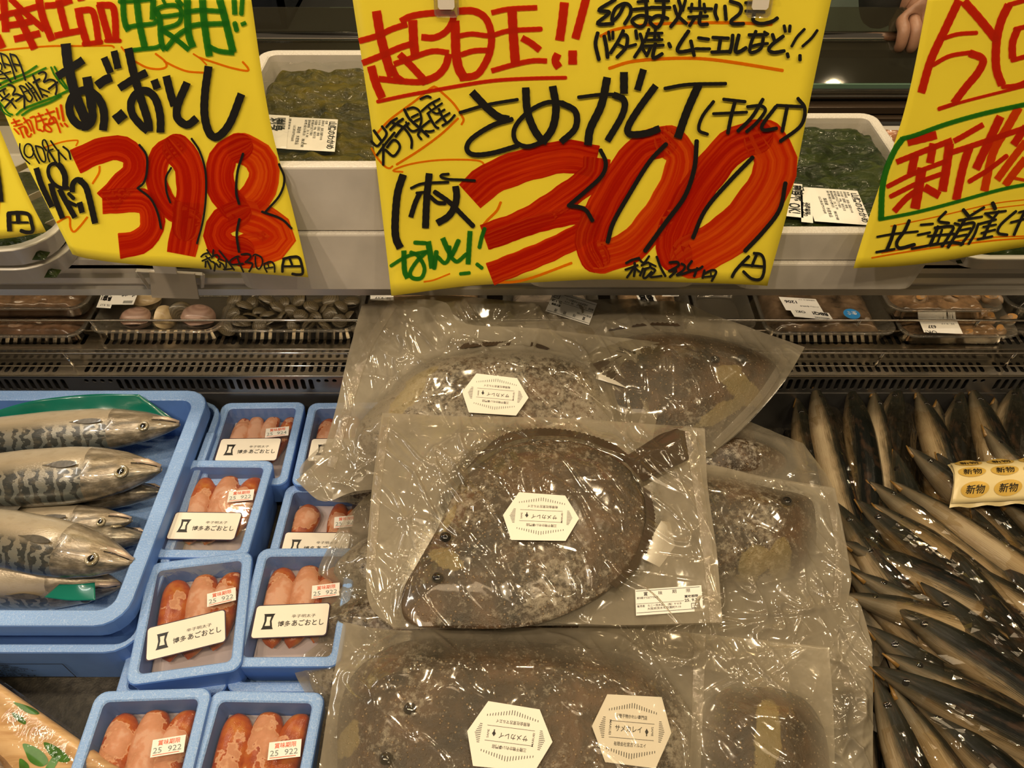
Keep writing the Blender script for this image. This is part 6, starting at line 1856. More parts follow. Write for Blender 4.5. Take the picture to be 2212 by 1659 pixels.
def seaweed_box(label, wlabel, xL, xR, yF, yB, zB, H, mat, fill, two=True, rot=0.0, stacked=None):
    W, D = xR - xL, yB - yF; cx, cy = (xL + xR) / 2, (yF + yB) / 2
    r = thing('foam_box', label, 'box', (cx, cy, zB), (0, 0, rot), 'white foam boxes on the upper shelf')
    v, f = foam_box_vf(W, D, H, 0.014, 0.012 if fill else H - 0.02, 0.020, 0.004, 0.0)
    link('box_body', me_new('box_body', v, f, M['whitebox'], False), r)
    if not fill: return r
    s = thing('seaweed', wlabel, 'seaweed', (cx, cy, zB + 0.013), (0, 0, rot))
    nu, nv = 70, 80; V = []; w_, d_ = W / 2 - 0.016, D / 2 - 0.016
    for j in range(nv):
        for i in range(nu):
            u, v_ = i / (nu - 1) * 2 - 1, j / (nv - 1) * 2 - 1
            x, y = u * w_, v_ * d_
            e = min(1.0, (1 - max(abs(u), abs(v_) ** 3)) * 5) ** 0.5
            q = Vector((x * 11 + y * 6, y * 46, W * 77)); f1 = (1 - abs(noise.noise(q) * 2)) ** 2
            hh = H * fill - 0.013 + 0.010 * f1 * e + 0.007 * noise.noise(Vector((x * 60, y * 60, 3)))
            if v_ > 0.80: hh -= (v_ - 0.80) * 0.16 * (0.5 + abs(noise.noise(Vector((x * 30, 1, 1)))) * 1.6)
            V.append(Vector((x, y, max(0.002, min(hh * (0.72 + 0.28 * e), H - 0.016)))))
    link('fronds', me_new('fronds', V, grid_faces(nu, nv), mat), s)
    V = []
    for j in range(24):
        for i in range(24):
            u, v_ = i / 23 * 2 - 1, j / 23 * 2 - 1
            V.append(Vector((u * (w_ - 0.002), v_ * (d_ - 0.008) - 0.006, min(H - 0.014, H * fill - 0.013 + 0.013 + 0.003 * noise.noise(Vector((u * 6, v_ * 12, W * 50)))))))
    link('cling_film', me_new('cling_film', V, grid_faces(24, 24), M['cling']), s)
    return r
yF = 0.730
zS = 0.2745
Lx0 = on_y(508, 620, yF).x; Lx1 = on_y(885, 630, yF).x
zA = on_y(760, 362, yF).z; hA = (zA - zS) / 2
seaweed_box('lower white foam box of the left stack, below the olive wakame', '', Lx0, Lx1, yF, yF + 0.30, zS, hA, None, 0)
seaweed_box('top white foam box of the left stack, filled with olive wakame', 'olive wakame under film in the left foam box', Lx0 + 0.002, Lx1 - 0.001, yF + 0.001, yF + 0.30, zS + hA + 0.0005, hA - 0.0005, M['kelp2'], 0.80)
Mx0 = on_y(1132, 620, yF).x; Mx1 = on_y(1518, 620, yF).x
seaweed_box('lower white foam box hidden behind the centre card', '', Mx0, Mx1, yF + 0.004, yF + 0.30, zS, 0.075, None, 0)
Rx0 = on_y(1578, 640, yF).x; Rx1 = on_y(1990, 650, yF).x
zR = on_y(1800, 504, yF).z; hR = (zR - zS) / 2
seaweed_box('lower white foam box of the right stack, corner cut short', '', Rx0, Rx1 - 0.006, yF, yF + 0.29, zS, hR, None, 0)
seaweed_box('top white foam box of the right stack, filled with dark kelp', 'dark green kelp under film in the right foam box', Rx0, Rx1 + 0.004, yF + 0.001, yF + 0.29, zS + hR + 0.0005, hR - 0.0005, M['kelp'], 0.80)
def kelp_label(nm, lab, z, tl, tr, bl, second):
    fr = Frame(on_z(*tl, z), on_z(*tr, z) - on_z(*tl, z), on_z(*bl, z) - on_z(*tl, z), Vector((0, 0, 1)), 0.0003)
    r = thing('product_label', lab, 'label', fr.O)
    v, f = quad_vf(fr, 0, 0, 1, 1, 0); o_ = obj('paper', v, f, M['label'], r, False)
    pr = []
    pr.append(print_text(fr, '山陰のわかめ', 0.855, 0.08, 0.11, 0.85, 0.02, 1.0, 90))
    for k, t in enumerate(('名称', '原材料名　湯通し塩蔵わかめ', 'わかめ（国産）食塩', '内容量　100g　保存方法', '要冷蔵10℃以下で保存', '賞味期限　25. 9. 20', '栄養成分表示　推定値')):
        pr.append(print_text(fr, t, 0.78 - k * 0.062, 0.06, 0.038, (0.12, 0.62, 0.50, 0.58, 0.5, 0.55, 0.86)[k], 0.003, 1.0, 90))
    pr.append(print_text(fr, '製造者　水産食品', 0.30, 0.30, 0.05, 0.55, 0.004, 1.0, 90)); pr.append(print_text(fr, '山口県長門市仙崎', 0.22, 0.26, 0.038, 0.5, 0.0, 1.0, 90))
    if second:
        for k in range(12): pr.append(quad_vf(fr, 0.06, 0.06 + k * 0.03, 0.16, 0.06 + k * 0.03 + (0.010, 0.018, 0.006)[k % 3]))
    v, f = join_vf(pr); obj('lettering', v, f, M['black'], o_, False)
    return r
zk = zS + 2 * hA - 0.006
kelp_label('', 'white printed label lying on the olive wakame', zk, (612, 252), (730, 258), (598, 321), True)
z2_ = zk + 0.001
fr = Frame(on_z(570, 247, z2_), on_z(625, 250, z2_) - on_z(570, 247, z2_), on_z(560, 318, z2_) - on_z(570, 247, z2_), Vector((0, 0, 1)), 0.0003)
r = thing('product_label', 'smaller barcode label partly behind the left price card', 'label', fr.O)
v, f = quad_vf(fr, 0, 0, 1, 1, 0); o_ = obj('paper', v, f, M['label'], r, False)
v, f = join_vf([quad_vf(fr, 0.55, 0.08 + k * 0.025, 0.88, 0.08 + k * 0.025 + (0.009, 0.015, 0.006)[k % 3]) for k in range(15)] + [print_text(fr, '刺身', 0.30, 0.10, 0.2, 0.4, 0.02, 1, 90)])
obj('lettering', v, f, M['black'], o_, False)
zk2 = zS + 2 * hR + 0.003
kelp_label('', 'white printed label on the dark kelp, nearest the right card', zk2, (1735, 404), (1852, 412), (1760, 478), False)
z2_ = zk2 + 0.001
fr = Frame(on_z(1690, 394, z2_), on_z(1733, 398, z2_) - on_z(1690, 394, z2_), on_z(1690, 466, z2_) - on_z(1690, 394, z2_), Vector((0, 0, 1)), 0.0003)
r = thing('product_label', 'label reading OK with a barcode on the dark kelp by the centre card', 'label', fr.O)
v, f = join_vf([quad_vf(fr, 0, 0, 1, 1, 0), quad_vf(fr, 0.9, 0.2, 1.45, 1.12, 0)]); o_ = obj('paper', v, f, M['label'], r, False)
v, f = join_vf([quad_vf(fr, 0.62, 0.06 + k * 0.025, 0.92, 0.06 + k * 0.025 + (0.009, 0.015, 0.006)[k % 3]) for k in range(16)] + [print_text(fr, '刺身で', 0.25, 0.05, 0.24, 0.48, 0.02, 1, 90), print_text(fr, 'OK!', 0.32, 0.60, 0.2, 0.3, 0.02, 1, 90),
    print_text(fr, '25. 9.20', 1.0, 0.55, 0.08, 0.4, 0.01, 1, 90), print_text(fr, '消費期限', 1.12, 0.55, 0.07, 0.35, 0.01, 1, 90), line_vf(fr, [(0.18, 0.4), (0.18, 1.0)], 0.012)])
obj('lettering', v, f, M['black'], o_, False)

# ---------------------------------------------------------------- trays on the upper shelf
M['whitetray'] = plain('white_glossy_tray', (0.72, 0.68, 0.60), 0.25, coat=0.3)
def open_tray(label, cx, cy, z, W, D, H, rot, rim=0.010, mat=None, kind='foam_tray', flare=0.012, rr=0.03, group=None):
    r = thing(kind, label, 'tray', (cx, cy, z), (0, 0, rot), group)
    a = lambda d, q: rrect(W - 2 * d, D - 2 * d, max(0.004, q), 6)
    R = [(a(flare + 0.004, rr * 0.8), 0.0), (a(flare, rr * 0.85), 0.002), (a(rim, rr), H - 0.003), (a(0.001, rr), H - 0.003), (a(0, rr), H - 0.001), (a(0.0015, rr), H), (a(rim + 0.001, rr), H - 0.0005), (a(flare + 0.002, rr * 0.8), 0.004)]
    v, f = rings_vf(R, True, True); link('tray_shell', me_new('tray_shell', v, f, mat or M['whitetray'], True), r)
    return r
def heap(name, label, cat, cx, cy, z, W, D, h, mat, rot=0.0, fr_=(30, 60), film_=None, top=None):
    r = thing(name, label, cat, (cx, cy, z), (0, 0, rot)); V = []; n = 44
    for j in range(n):
        for i in range(n):
            u, v_ = i / (n - 1) * 2 - 1, j / (n - 1) * 2 - 1; x, y = u * W / 2, v_ * D / 2
            e = max(0.0, min(1, (1 - max(abs(u), abs(v_))) * 5)) ** 0.5
            V.append(Vector((x, y, 0.001 + h * e * (0.75 + 0.25 * (1 - abs(noise.noise(Vector((x * fr_[0] * 2, y * fr_[1] * 2, cx * 9)))))) + 0.002 * e * noise.noise(Vector((x * 150, y * 150, 0))))))
    link('contents', me_new('contents', V, grid_faces(n, n), mat), r)
    return r
p = on_z(30, 470, 0.33)
for k, (px, py, z, W, D, lab) in enumerate(((20, 500, 0.275, 0.26, 0.22, 'lower white tray of seaweed under the far left card'), (-25, 440, 0.312, 0.26, 0.22, 'upper white tray of seaweed stacked askew at the far left'))):
    e = on_z(0, 585 if k == 0 else 545, z + 0.03); R_ = on_z(152 if k == 0 else 128, 540 if k == 0 else 500, z + 0.03)
    cx, cy = R_.x - W / 2, e.y + D / 2
    open_tray(lab, cx, cy, z, W, D, 0.032, 0.0, 0.008, rr=0.05, group='white seaweed trays at the far left')
    heap('seaweed', 'dark seaweed in the %s far left tray' % ('lower', 'upper')[k], 'seaweed', cx, cy, z + 0.005, W - 0.035, D - 0.035, 0.018, M['kelp'])
# slanting clear lid side with steel-like straps between the two left cards
lidp = thing('storage_tray', 'tilted clear tray side with white bands between the two left cards', 'lid', on_y(60, 380, 0.80))
def quadpx(pts, y, nm, mat, par):
    V = [on_y(px, py, y) for px, py in pts]; V += [q + Vector((0, 0.003, 0)) for q in V]
    obj(nm, V, [(0, 1, 2, 3), (7, 6, 5, 4), (0, 4, 5, 1), (1, 5, 6, 2), (2, 6, 7, 3), (3, 7, 4, 0)], mat, par, False)
quadpx([(-20, 245), (6, 240), (125, 500), (100, 508)], 0.785, 'lid_side', M['clear'], lidp)
for y_ in (358, 420, 482):
    xx = (y_ - 245) * 0.47
    quadpx([(xx - 22, y_ + 4), (xx + 18, y_ - 14), (xx + 24, y_ - 4), (xx - 16, y_ + 16)], 0.79, 'white_band', M['whiteplastic'], lidp)
# far right tray seen under the right card
e = on_z(2120, 572, 0.30)
open_tray('shallow clear-white tray under the right price card', e.x + 0.09, e.y + 0.11, 0.275, 0.24, 0.20, 0.026, 0.0, 0.008, rr=0.04)
heap('seaweed', 'dark kelp in the tray under the right price card', 'seaweed', e.x + 0.09, e.y + 0.11, 0.280, 0.2, 0.165, 0.02, M['kelp'])
e = on_z(1925, 330, 0.33)
heap('shellfish_pack', 'brown shellfish pack right of the kelp box, behind the right card', 'package', e.x + 0.03, e.y + 0.02, 0.2755, 0.12, 0.14, 0.05, plain('brown_shell_meat', (0.28, 0.12, 0.05), 0.3, 0, 0.4, 30, 0.4, 80, coat=0.5))

# ---------------------------------------------------------------- white bracket with a price plate under the left card
br_ = thing('price_plate_holder', 'beige bracket with a blank price plate under the left card', 'holder', on_y(378, 610, 0.785))
yb = 0.788
def yp(px, py, y=yb): return on_y(px, py, y)
v, f = join_vf([tube_vf([yp(296, 584), yp(438, 592)], 0.0028, 4), tube_vf([yp(296, 585), yp(322, 622)], 0.0028, 4), tube_vf([yp(438, 592), yp(436, 620)], 0.0028, 4)])
obj('bracket', v, f, M['whiteplastic'], br_, False)
V = [yp(322, 588, .784), yp(420, 592, .784), yp(430, 646, .776), yp(328, 643, .776)]; V += [q + Vector((0, 0.002, 0)) for q in V]
obj('price_plate', V, [(0, 1, 2, 3), (7, 6, 5, 4), (0, 4, 5, 1), (1, 5, 6, 2), (2, 6, 7, 3), (3, 7, 4, 0)], M['greyplastic'], br_, False)
V = [yp(328, 570, .782), yp(378, 574, .782), yp(382, 594, .784), yp(336, 592, .784)]; V += [q + Vector((0, 0.003, 0)) for q in V]
obj('clip_arm', V, [(0, 1, 2, 3), (7, 6, 5, 4), (0, 4, 5, 1), (1, 5, 6, 2), (2, 6, 7, 3), (3, 7, 4, 0)], M['whiteplastic'], br_, False)

# ---------------------------------------------------------------- shellfish trays on the middle shelf
def shell_mat(name, cols, ringf=70, rough=0.25):
    m, nt, b = newmat(name); tc = texco(nt, 'UV'); oi = _n(nt, 'ShaderNodeObjectInfo')
    sx = _n(nt, 'ShaderNodeSeparateXYZ'); nt.links.new(tc, sx.inputs[0])
    nz = noise_tex(nt, texco(nt), 90, 4, 0.6)
    s = mathn(nt, 'SINE', mathn(nt, 'ADD', mathn(nt, 'MULTIPLY', sx.outputs[0], ringf), mathn(nt, 'MULTIPLY', nz, 5.0)))
    c = ramp(nt, mathn(nt, 'ADD', mathn(nt, 'MULTIPLY', s, 0.07), nz), [(0.3, cols[0]), (0.5, cols[1]), (0.72, cols[2])])
    nt.links.new(c, b.inputs['Base Color']); b.inputs['Roughness'].default_value = rough; b.inputs['Coat Weight'].default_value = 0.4
    nt.links.new(bump(nt, s, 0.25, 0.0006), b.inputs['Normal']); return m
M['asari'] = shell_mat('short_neck_clam_shell', ((0.03, 0.025, 0.012), (0.11, 0.085, 0.045), (0.28, 0.22, 0.13)), 40)
M['pinkclam'] = shell_mat('surf_clam_shell', ((0.20, 0.11, 0.08), (0.36, 0.22, 0.16), (0.50, 0.34, 0.25)), 22)
M['paleclam'] = shell_mat('pale_clam_shell', ((0.30, 0.20, 0.08), (0.62, 0.46, 0.24), (0.75, 0.62, 0.40)), 12)
M['whelkm'] = shell_mat('whelk_shell', ((0.12, 0.07, 0.03), (0.30, 0.19, 0.10), (0.48, 0.34, 0.20)), 8)
def valve(sgn, A, Bq, Hh):
    V, UV = [], []; nr, na = 8, 20
    for i in range(nr):
        r_ = i / (nr - 1)
        for k in range(na):
            an = 2 * math.pi * k / na
            # growth rings converge on the hinge (umbo) at -y
            ox, oy = 0.0, -Bq * 0.72
            ex_, ey = A * math.cos(an) * (1 - 0.12 * math.sin(an)), Bq * math.sin(an)
            x, y = ox * (1 - r_) + ex_ * r_, oy * (1 - r_) + ey * r_
            q = (x / A) ** 2 + ((y + Bq * 0.15) / (Bq * 1.15)) ** 2
            V.append(Vector((x, y, sgn * Hh * math.sqrt(max(0, 1 - min(1, q))) + (0 if r_ < 0.99 else 0)))); UV.append((r_, k / na))
    Fs = [(i * na + k, (i + 1) * na + k, (i + 1) * na + (k + 1) % na, i * na + (k + 1) % na) for i in range(nr - 1) for k in range(na)]
    return V, Fs, UV
VM = {}
for key, mat in (('asari', 'asari'), ('pink', 'pinkclam'), ('pale', 'paleclam')):
    VM[key] = [me_new('valve', *valve(s, 1.0, 0.82, 0.58)[:2], M[mat], True, valve(s, 1.0, 0.82, 0.58)[2]) for s in (1, -1)]
def clam(key, label, loc, size, rot, group):
    r = thing('clam', label, 'shellfish', loc, rot, group); r.scale = (size, size, size)
    for me in VM[key]: link('valve', me, r)
    return r
def clear_tray(label, px0, px1, py_front, depth, H, z=0.1295, tilt=0.0):
    a = on_z(px0, py_front, z + H); b = on_z(px1, py_front, z + H); W = b.x - a.x
    cx, cy = (a.x + b.x) / 2, a.y + depth / 2
    r = open_tray(label, cx, cy, z, W, depth, H, tilt, 0.005, M['clear'], 'clear_tray', 0.010, 0.02, 'clear shellfish trays on the middle shelf')
    V = [Vector((-W / 2 + 0.003 + (W - 0.006) * i / 13, -depth / 2 + 0.003 + (depth - 0.006) * j / 7, H + 0.0008 + 0.0025 * math.sin(math.pi * i / 13) * math.sin(math.pi * j / 7) + 0.0008 * noise.noise(Vector((i * 1.1, j * 1.3, px0))))) for j in range(8) for i in range(14)]
    link('cling_film', me_new('cling_film', V, grid_faces(14, 8), M['cling']), r)
    return cx, cy, W
rng = random.Random(5)
MZ = 0.1295
def shelf_label(label, tl, tr, bl, z, lines, bars=True, up=False):
    fr = Frame(on_z(*tl, z), on_z(*tr, z) - on_z(*tl, z), on_z(*bl, z) - on_z(*tl, z), Vector((0, 0, 1)), 0.0003)
    # printed upside down for the shopper
    fr = Frame(fr.O + fr.X + fr.Y, -fr.X, -fr.Y, Vector((0, 0, 1)), 0.0003)
    r = thing('price_label', label, 'label', fr.O); v, f = quad_vf(fr, 0, 0, 1, 1, 0); o_ = obj('paper', v, f, M['label'], r, False)
    pr = [print_text(fr, t, u, v_, s, w_, bd) for t, u, v_, s, w_, bd in lines]
    if bars: pr += [quad_vf(fr, 0.08 + k * 0.016, 0.08, 0.08 + k * 0.016 + (0.005, 0.009, 0.004)[k % 3], 0.28) for k in range(24)]
    v, f = join_vf(pr); obj('lettering', v, f, M['black'], o_, False)
# left: lower brown tray with another on top
cx, cy, W = clear_tray('clear tray of brown shellfish at the left edge, lower one', -170, 172, 728, 0.10, 0.022)
heap('shellfish_pack', 'dark brown shellfish in the lower left tray', 'shellfish', cx, cy, MZ + 0.004, W - 0.03, 0.075, 0.014, plain('brown_shellfish', (0.10, 0.055, 0.03), 0.25, 0, 0.5, 60, 0.6, 120, coat=0.6))
cx, cy, W = clear_tray('clear tray of brown shellfish at the left edge, upper one', -150, 180, 668, 0.085, 0.024, MZ + 0.0245)
heap('shellfish_pack', 'brown and green shellfish in the upper left tray', 'shellfish', cx, cy, MZ + 0.0285, W - 0.03, 0.065, 0.016, plain('mottled_shellfish', (0.16, 0.095, 0.05), 0.25, 0, 0.6, 60, 0.6, 120, coat=0.6))
# surf clams
cx, cy, W = clear_tray('clear tray of large pink clams left of the middle', 186, 474, 718, 0.12, 0.026)
for px, py, s, k, rt, lab in ((290, 684, .024, 'pink', (0.2, 0.1, 2.6), 'large brown-pink clam under the barbecue label'), (425, 682, .025, 'pink', (0.15, -0.1, 2.9), 'large rosy clam at the right of its tray'),
                              (352, 680, .020, 'pale', (1.2, 0.2, 1.2), 'pale clam standing on edge between the two pink ones'), (390, 668, .018, 'asari', (1.1, 0.5, 0.4), 'dark clam behind the rosy one'), (315, 640, .020, 'pale', (0.4, 0.1, 0.5), 'pale clam in the back of the pink clam tray')):
    p = on_z(px, py, MZ + 0.022); clam(k, lab, (p.x, p.y, MZ + 0.018), s, rt, 'large clams in the clear tray')
shelf_label('white label reading upside down barbecue, on the pink clam tray', (248, 628), (300, 628), (235, 658), 0.166, [('バーベキュー', 0.04, 0.85, 0.30, 0.9, 0.03)])
shelf_label('white label with small date, left of the barbecue label', (222, 628), (252, 630), (208, 664), 0.1655, [('最高！', 0.1, 0.72, 0.3, 0.8, 0.03), ('25. 9.17', 0.1, 0.22, 0.13, 0.7, 0.01)], False)
# asari
cx, cy, W = clear_tray('clear tray of short-neck clams beside the bag heap', 474, 775, 716, 0.12, 0.026)
names = ['front left corner', 'front row near the left corner', 'front row left of the middle', 'front row middle', 'front row right of the middle', 'front row near the right corner', 'front right corner']
n_ = 0
for j in range(4):
    for i in range(8):
        px = 492 + i * 35 + (j % 2) * 16 + rng.uniform(-4, 4); py = 706 - j * 21 + rng.uniform(-3, 3)
        if px > 765: continue
        p = on_z(px, py, MZ + 0.012 + 0.004 * j)
        z = MZ + 0.013 + (0.007 if (i + j) % 2 else 0.0)
        n_ += 1
        clam('asari', 'short-neck clam, %s row, %s from the left in its clear tray' % (('front', 'second', 'third', 'back')[j], ('first', 'second', 'third', 'fourth', 'fifth', 'sixth', 'seventh', 'eighth')[i]), (p.x, p.y, z), rng.uniform(.0115, .0150), (rng.uniform(-.7, .9), rng.uniform(-.6, .6), rng.uniform(0, 6.28)), 'short-neck clams in the clear tray')
# small tray corners right of the asari, behind the rear bag
cx, cy, W = clear_tray('clear tray mostly hidden behind the rearmost bag', 785, 1050, 700, 0.11, 0.026)
heap('shellfish_pack', 'brown shellfish behind the rearmost bag', 'shellfish', cx, cy, MZ + 0.004, W - 0.03, 0.08, 0.016, M['whelkm'])
shelf_label('white label end above the rearmost bag', (800, 634), (850, 636), (800, 648), 0.163, [('25. 9.17', 0.1, 0.5, 0.3, 0.7, 0.02)], False)
cx, cy, W = clear_tray('clear tray with shiny steel-grey content behind the centre card', 1085, 1300, 700, 0.10, 0.026)
heap('shellfish_pack', 'glossy pale shellfish below the centre card', 'shellfish', cx, cy, MZ + 0.004, W - 0.03, 0.07, 0.016, plain('glossy_grey_meat', (0.3, 0.25, 0.2), 0.12, 0.2, 0.4, 40, coat=0.8))
cx, cy, W = clear_tray('clear tray with round shellfish, right of the centre card bottom', 1325, 1500, 690, 0.10, 0.026)
heap('shellfish_pack', 'round brown shellfish right of the centre card bottom', 'shellfish', cx, cy, MZ + 0.004, W - 0.03, 0.07, 0.016, M['whelkm'])
shelf_label('small barcode label below the centre card right corner', (1432, 630), (1468, 630), (1430, 640), 0.164, [('400', 0.1, 0.9, 0.4, 0.5, 0.02)], True)
shelf_label('pointed label with black print below the centre card', (1372, 632), (1410, 632), (1385, 660), 0.164, [('最高', 0.1, 0.9, 0.6, 0.8, 0.04)], False)
cx, cy, W = clear_tray('empty-looking clear tray left of the mixed barbecue tray', 1512, 1640, 712, 0.11, 0.024)
# barbecue mix
cx, cy, W = clear_tray('clear tray of mixed barbecue shellfish with two labels', 1655, 1945, 722, 0.13, 0.026)
heap('shellfish_pack', 'mixed green and brown shellfish in the barbecue tray', 'shellfish', cx, cy, MZ + 0.004, W - 0.03, 0.10, 0.018, plain('mixed_shellfish', (0.15, 0.10, 0.06), 0.2, 0, 0.7, 45, 0.7, 90, coat=0.8))
shelf_label('white price label reading 1206 upside down', (1682, 641), (1762, 646), (1698, 670), 0.161, [('1206', 0.55, 0.75, 0.22, 0.36, 0.03), ('バーベキュー盛 本体価格', 0.05, 0.42, 0.09, 0.5, 0.01), ('消費期限 25. 9.17', 0.05, 0.9, 0.08, 0.45, 0.0)], False)
shelf_label('barcode label reading BBQ upside down', (1706, 668), (1790, 676), (1716, 684), 0.1615, [('BBQ!', 0.05, 0.92, 0.42, 0.4, 0.04), ('OK!', 0.62, 0.92, 0.35, 0.25, 0.02)], True)
M['bluesticker'] = plain('blue_sticker', (0.03, 0.25, 0.62), 0.3)
c_ = on_z(1840, 678, 0.162); V = [c_ + Vector((0.0115 * math.cos(k * math.pi / 12), 0.011 * math.sin(k * math.pi / 12), 0)) for k in range(24)]
bs = thing('round_sticker', 'round blue sticker on the barbecue shellfish tray', 'sticker', c_); o_ = obj('paper', V, [tuple(range(24))], M['bluesticker'], bs, False)
fr = Frame(c_ + Vector((0.009, -0.004, 0.0004)), Vector((-0.018, 0, 0)), Vector((0, 0.009, 0)), Vector((0, 0, 1)), 0.0002)
v, f = print_text(fr, '生食', 0.1, 0.9, 0.7, 0.8, 0.02); obj('lettering', v, f, M['label'], o_, False)
# whelks
M['whelkheap'] = plain('brown_whelk_meat', (0.20, 0.12, 0.06), 0.2, 0, 0.7, 55, 0.8, 100, coat=0.8)
cx, cy, W = clear_tray('clear tray of whelks with the 637 label', 1952, 2212, 728, 0.11, 0.024)
heap('shellfish_pack', 'brown whelk meat in the lower right tray', 'shellfish', cx, cy, MZ + 0.004, W - 0.03, 0.085, 0.012, M['whelkheap'])
WH = []
for sd in range(3):
    V = []; nu, nv = 16, 14
    for i in range(nu):
        t = i / (nu - 1)
        for k in range(nv):
            an = 2 * math.pi * k / nv
            rr = math.sin(math.pi * min(1, t * 1.02)) ** 0.6 * (0.75 - 0.35 * t) * (1 + 0.12 * math.cos(an * 2 + t * 9 + sd))
            V.append(Vector((t * 1.9 - 0.95, rr * math.cos(an), rr * 0.85 * math.sin(an))) * (1 + 0.06 * noise.noise(Vector((t * 4, an, sd)))))
    WH.append(me_new('shell', V, [(i * nv + k, i * nv + (k + 1) % nv, (i + 1) * nv + (k + 1) % nv, (i + 1) * nv + k) for i in range(nu - 1) for k in range(nv)], M['whelkm'], True, [(i / 15, k / nv) for i in range(nu) for k in range(nv)]))
V = [Vector((0.55 * math.cos(k * math.pi / 8), 0.34 * math.sin(k * math.pi / 8), 0.50)) for k in range(16)] + [Vector((0, 0, 0.42))]
LID = me_new('aperture', V, [(k, (k + 1) % 16, 16) for k in range(16)], plain('orange_whelk_foot', (0.45, 0.24, 0.08), 0.2, coat=0.6))
def whelk(label, px, py, z, s, rot, k):
    p = on_z(px, py, z + s * 0.6); r = thing('whelk', label, 'shellfish', (p.x, p.y, z + s * 0.6), rot, 'whelks in the clear trays'); r.scale = (s, s, s)
    link('shell', WH[k % 3], r); link('aperture', LID, r)
for k, (px, py, s, lab) in enumerate(((1985, 685, .014, 'whelk left of the 637 label'), (2105, 700, .013, 'small whelk right of the 637 label'), (2135, 688, .016, 'open orange-rimmed whelk right of the 637 label'), (2180, 690, .015, 'ribbed whelk at the right end of the lower tray'),
    (2090, 722, .012, 'whelk at the front edge of the lower tray'), (2160, 715, .013, 'whelk right front in the lower tray'), (2000, 715, .012, 'whelk in the front left of the lower tray'))):
    whelk(lab, px, py, MZ + 0.004, s, (rng.uniform(-.5, .5), rng.uniform(-.3, .3), rng.uniform(0, 6.28)), k)
cx, cy, W = clear_tray('clear tray of large whelks stacked under the shelf edge, right', 1925, 2178, 672, 0.09, 0.024, MZ + 0.0265)
heap('shellfish_pack', 'brown whelk meat in the upper right tray', 'shellfish', cx, cy, MZ + 0.031, W - 0.03, 0.07, 0.010, M['whelkheap'])
for k, (px, py, s, lab) in enumerate(((1985, 648, .019, 'large knobby whelk at the left of the upper tray'), (2055, 648, .017, 'orange-lit whelk second in the upper tray'), (2100, 640, .015, 'open whelk with pale mouth in the upper tray'), (2140, 646, .020, 'broad brown whelk at the right of the upper tray'), (2020, 632, .014, 'whelk at the back of the upper tray'))):
    whelk(lab, px, py, MZ + 0.030, s * 0.86, (rng.uniform(-.5, .5), rng.uniform(-.3, .3), rng.uniform(0, 6.28)), k)
cx, cy, W = clear_tray('clear tray of dark glossy shellfish at the right edge', 2186, 2420, 668, 0.09, 0.030, MZ + 0.001)
heap('shellfish_pack', 'dark glossy shellfish at the right edge', 'shellfish', cx, cy, MZ + 0.006, W - 0.03, 0.07, 0.022, plain('black_glossy_shells', (0.02, 0.018, 0.015), 0.1, 0, 0.6, 50, 0.7, 90, coat=1.0))
shelf_label('price label reading 637 on the whelk tray', (1978, 675), (2060, 678), (1996, 718), 0.157, [('637', 0.62, 0.36, 0.16, 0.22, 0.03), ('608', 0.8, 0.62, 0.09, 0.15, 0.02), ('OK!', 0.66, 0.10, 0.2, 0.3, 0.01), ('つぶ貝　国産　100g', 0.05, 0.8, 0.08, 0.6, 0.0), ('25. 9.17', 0.1, 0.5, 0.08, 0.35, 0.0)], False)

# ---------------------------------------------------------------- person holding the rail, top right
M['coat'] = plain('black_coat', (0.012, 0.012, 0.010), 0.75, 0, 0.3, 30, 0.5, 60)
def skin_mat():
    m, nt, b = newmat('skin'); tc = texco(nt)
    nt.links.new(ramp(nt, noise_tex(nt, tc, 40, 3), [(0.35, (0.26, 0.13, 0.075)), (0.65, (0.34, 0.18, 0.11))]), b.inputs['Base Color'])
    b.inputs['Roughness'].default_value = 0.45; b.inputs['Subsurface Weight'].default_value = 0.1; b.inputs['Subsurface Radius'].default_value = (0.01, 0.004, 0.002)
    nt.links.new(bump(nt, noise_tex(nt, tc, 250, 3), 0.2, 0.001), b.inputs['Normal']); return m
M['skin'] = skin_mat()
pe = thing('person', 'person in a black coat whose hand grips the steel rail, top right', 'person', (0.95, 1.50, -0.75))
poff = Vector(pe.location)
def skinchain(name, nodes, edges, mat, sub=2, parent=pe):
    me = bpy.data.meshes.new(name); me.from_pydata([tuple(Vector(n[:3]) - poff) for n in nodes], edges, []); o = bpy.data.objects.new(name, me); C.objects.link(o); o.parent = parent
    me.materials.append(mat); sk = o.modifiers.new('skin', 'SKIN'); sk.use_smooth_shade = True
    me.skin_vertices.new() if not me.skin_vertices else None
    for i, n in enumerate(nodes):
        d = me.skin_vertices[0].data[i]; d.radius = n[3] if isinstance(n[3], tuple) else (n[3], n[3]); d.use_root = (i == 0)
    s_ = o.modifiers.new('sub', 'SUBSURF'); s_.levels = sub; s_.render_levels = sub
    return o
hc = on_y(1977, 30, 1.34)            # back of the hand
hx, hy, hz = hc.x, hc.y, 0.341
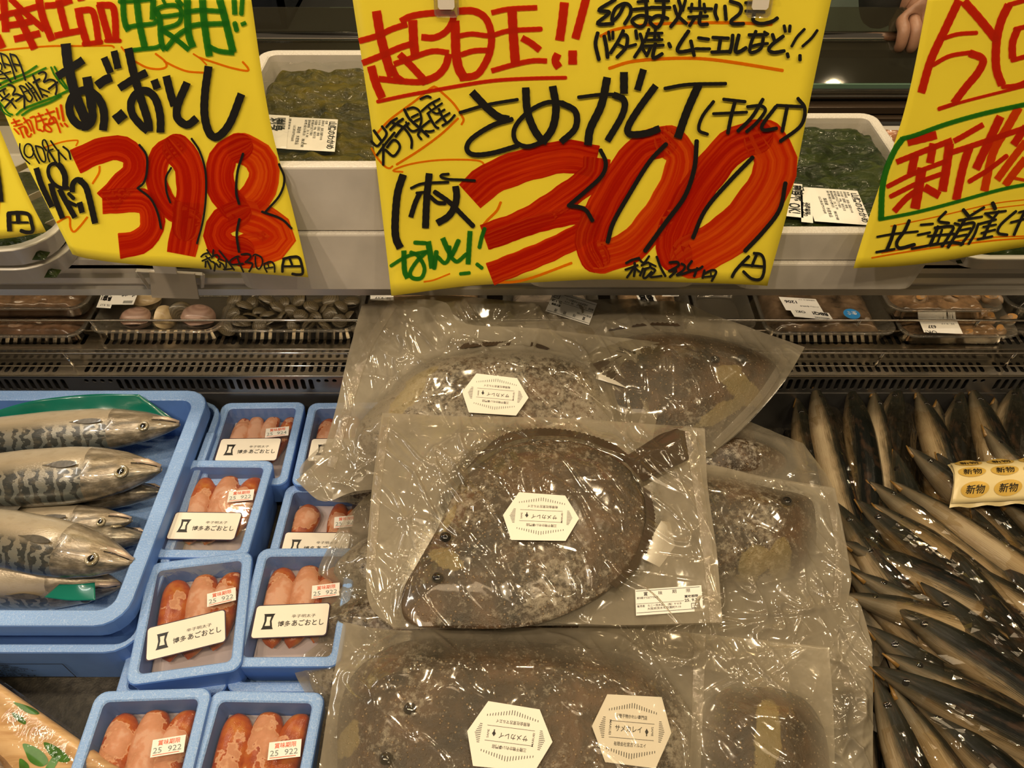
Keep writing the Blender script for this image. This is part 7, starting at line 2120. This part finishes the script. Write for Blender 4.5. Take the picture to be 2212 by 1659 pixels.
# palm + wrist, four fingers curling over the rail, thumb below
nodes = [(hx + 0.004, 1.385, hz + 0.040, (0.024, 0.030)), (hx - 0.012, 1.415, hz + 0.075, (0.026, 0.024)), (hx - 0.030, 1.45, hz + 0.14, (0.030, 0.026)), (hx + 0.020, 1.352, hz + 0.026, (0.022, 0.036))]
edges = [(0, 1), (1, 2), (0, 3)]
for k in range(4):
    x = hx - 0.018 + 0.0205 * k; L_ = (0.92, 1.0, 0.97, 0.84)[k]; o = len(nodes)
    nodes += [(x, 1.345, hz + 0.024 - 0.002 * abs(k - 1), 0.0115), (x - 0.001, 1.319, hz + 0.016, 0.0112), (x - 0.001, 1.312 , hz - 0.010 * L_, 0.0098), (x + 0.001, 1.325, hz - 0.022 * L_, 0.0088)]
    edges += [(3, o), (o, o + 1), (o + 1, o + 2), (o + 2, o + 3)]
o = len(nodes); nodes += [(hx - 0.014, 1.37, hz + 0.008, 0.012), (hx - 0.012, 1.352, hz - 0.016, 0.0105), (hx + 0.004, 1.342, hz - 0.026, 0.0095)]
edges += [(0, o), (o, o + 1), (o + 1, o + 2)]
skinchain('hand', nodes, edges, M['skin'])
skinchain('sleeve', [(hx - 0.034, 1.392, hz - 0.016, 0.030), (hx - 0.036, 1.400, hz + 0.050, 0.046), (hx - 0.032, 1.46, hz + 0.16, 0.054), (hx - 0.01, 1.55, hz + 0.34, 0.060), (hx + 0.10, 1.66, hz + 0.56, 0.072)], [(0, 1), (1, 2), (2, 3), (3, 4)], M['coat'])
skinchain('coat', [(hx + 0.26, 2.10, -0.10, (0.19, 0.14)), (hx + 0.26, 2.10, 0.25, (0.19, 0.14)), (hx + 0.26, 2.08, 0.55, (0.22, 0.15)), (hx + 0.26, 2.05, 0.80, (0.20, 0.12)), (hx + 0.14, 1.9, 0.88, 0.09), (hx + 0.10, 1.68, hz + 0.58, 0.074)], [(0, 1), (1, 2), (2, 3), (3, 4), (4, 5)], M['coat'], 1)
for s in (-1, 1): skinchain('trouser_leg', [(hx + 0.26 + s * 0.09, 2.10, -0.10, 0.10), (hx + 0.26 + s * 0.10, 2.09, -0.40, 0.075), (hx + 0.26 + s * 0.10, 2.11, -0.70, 0.055)], [(0, 1), (1, 2)], M['coat'], 1)
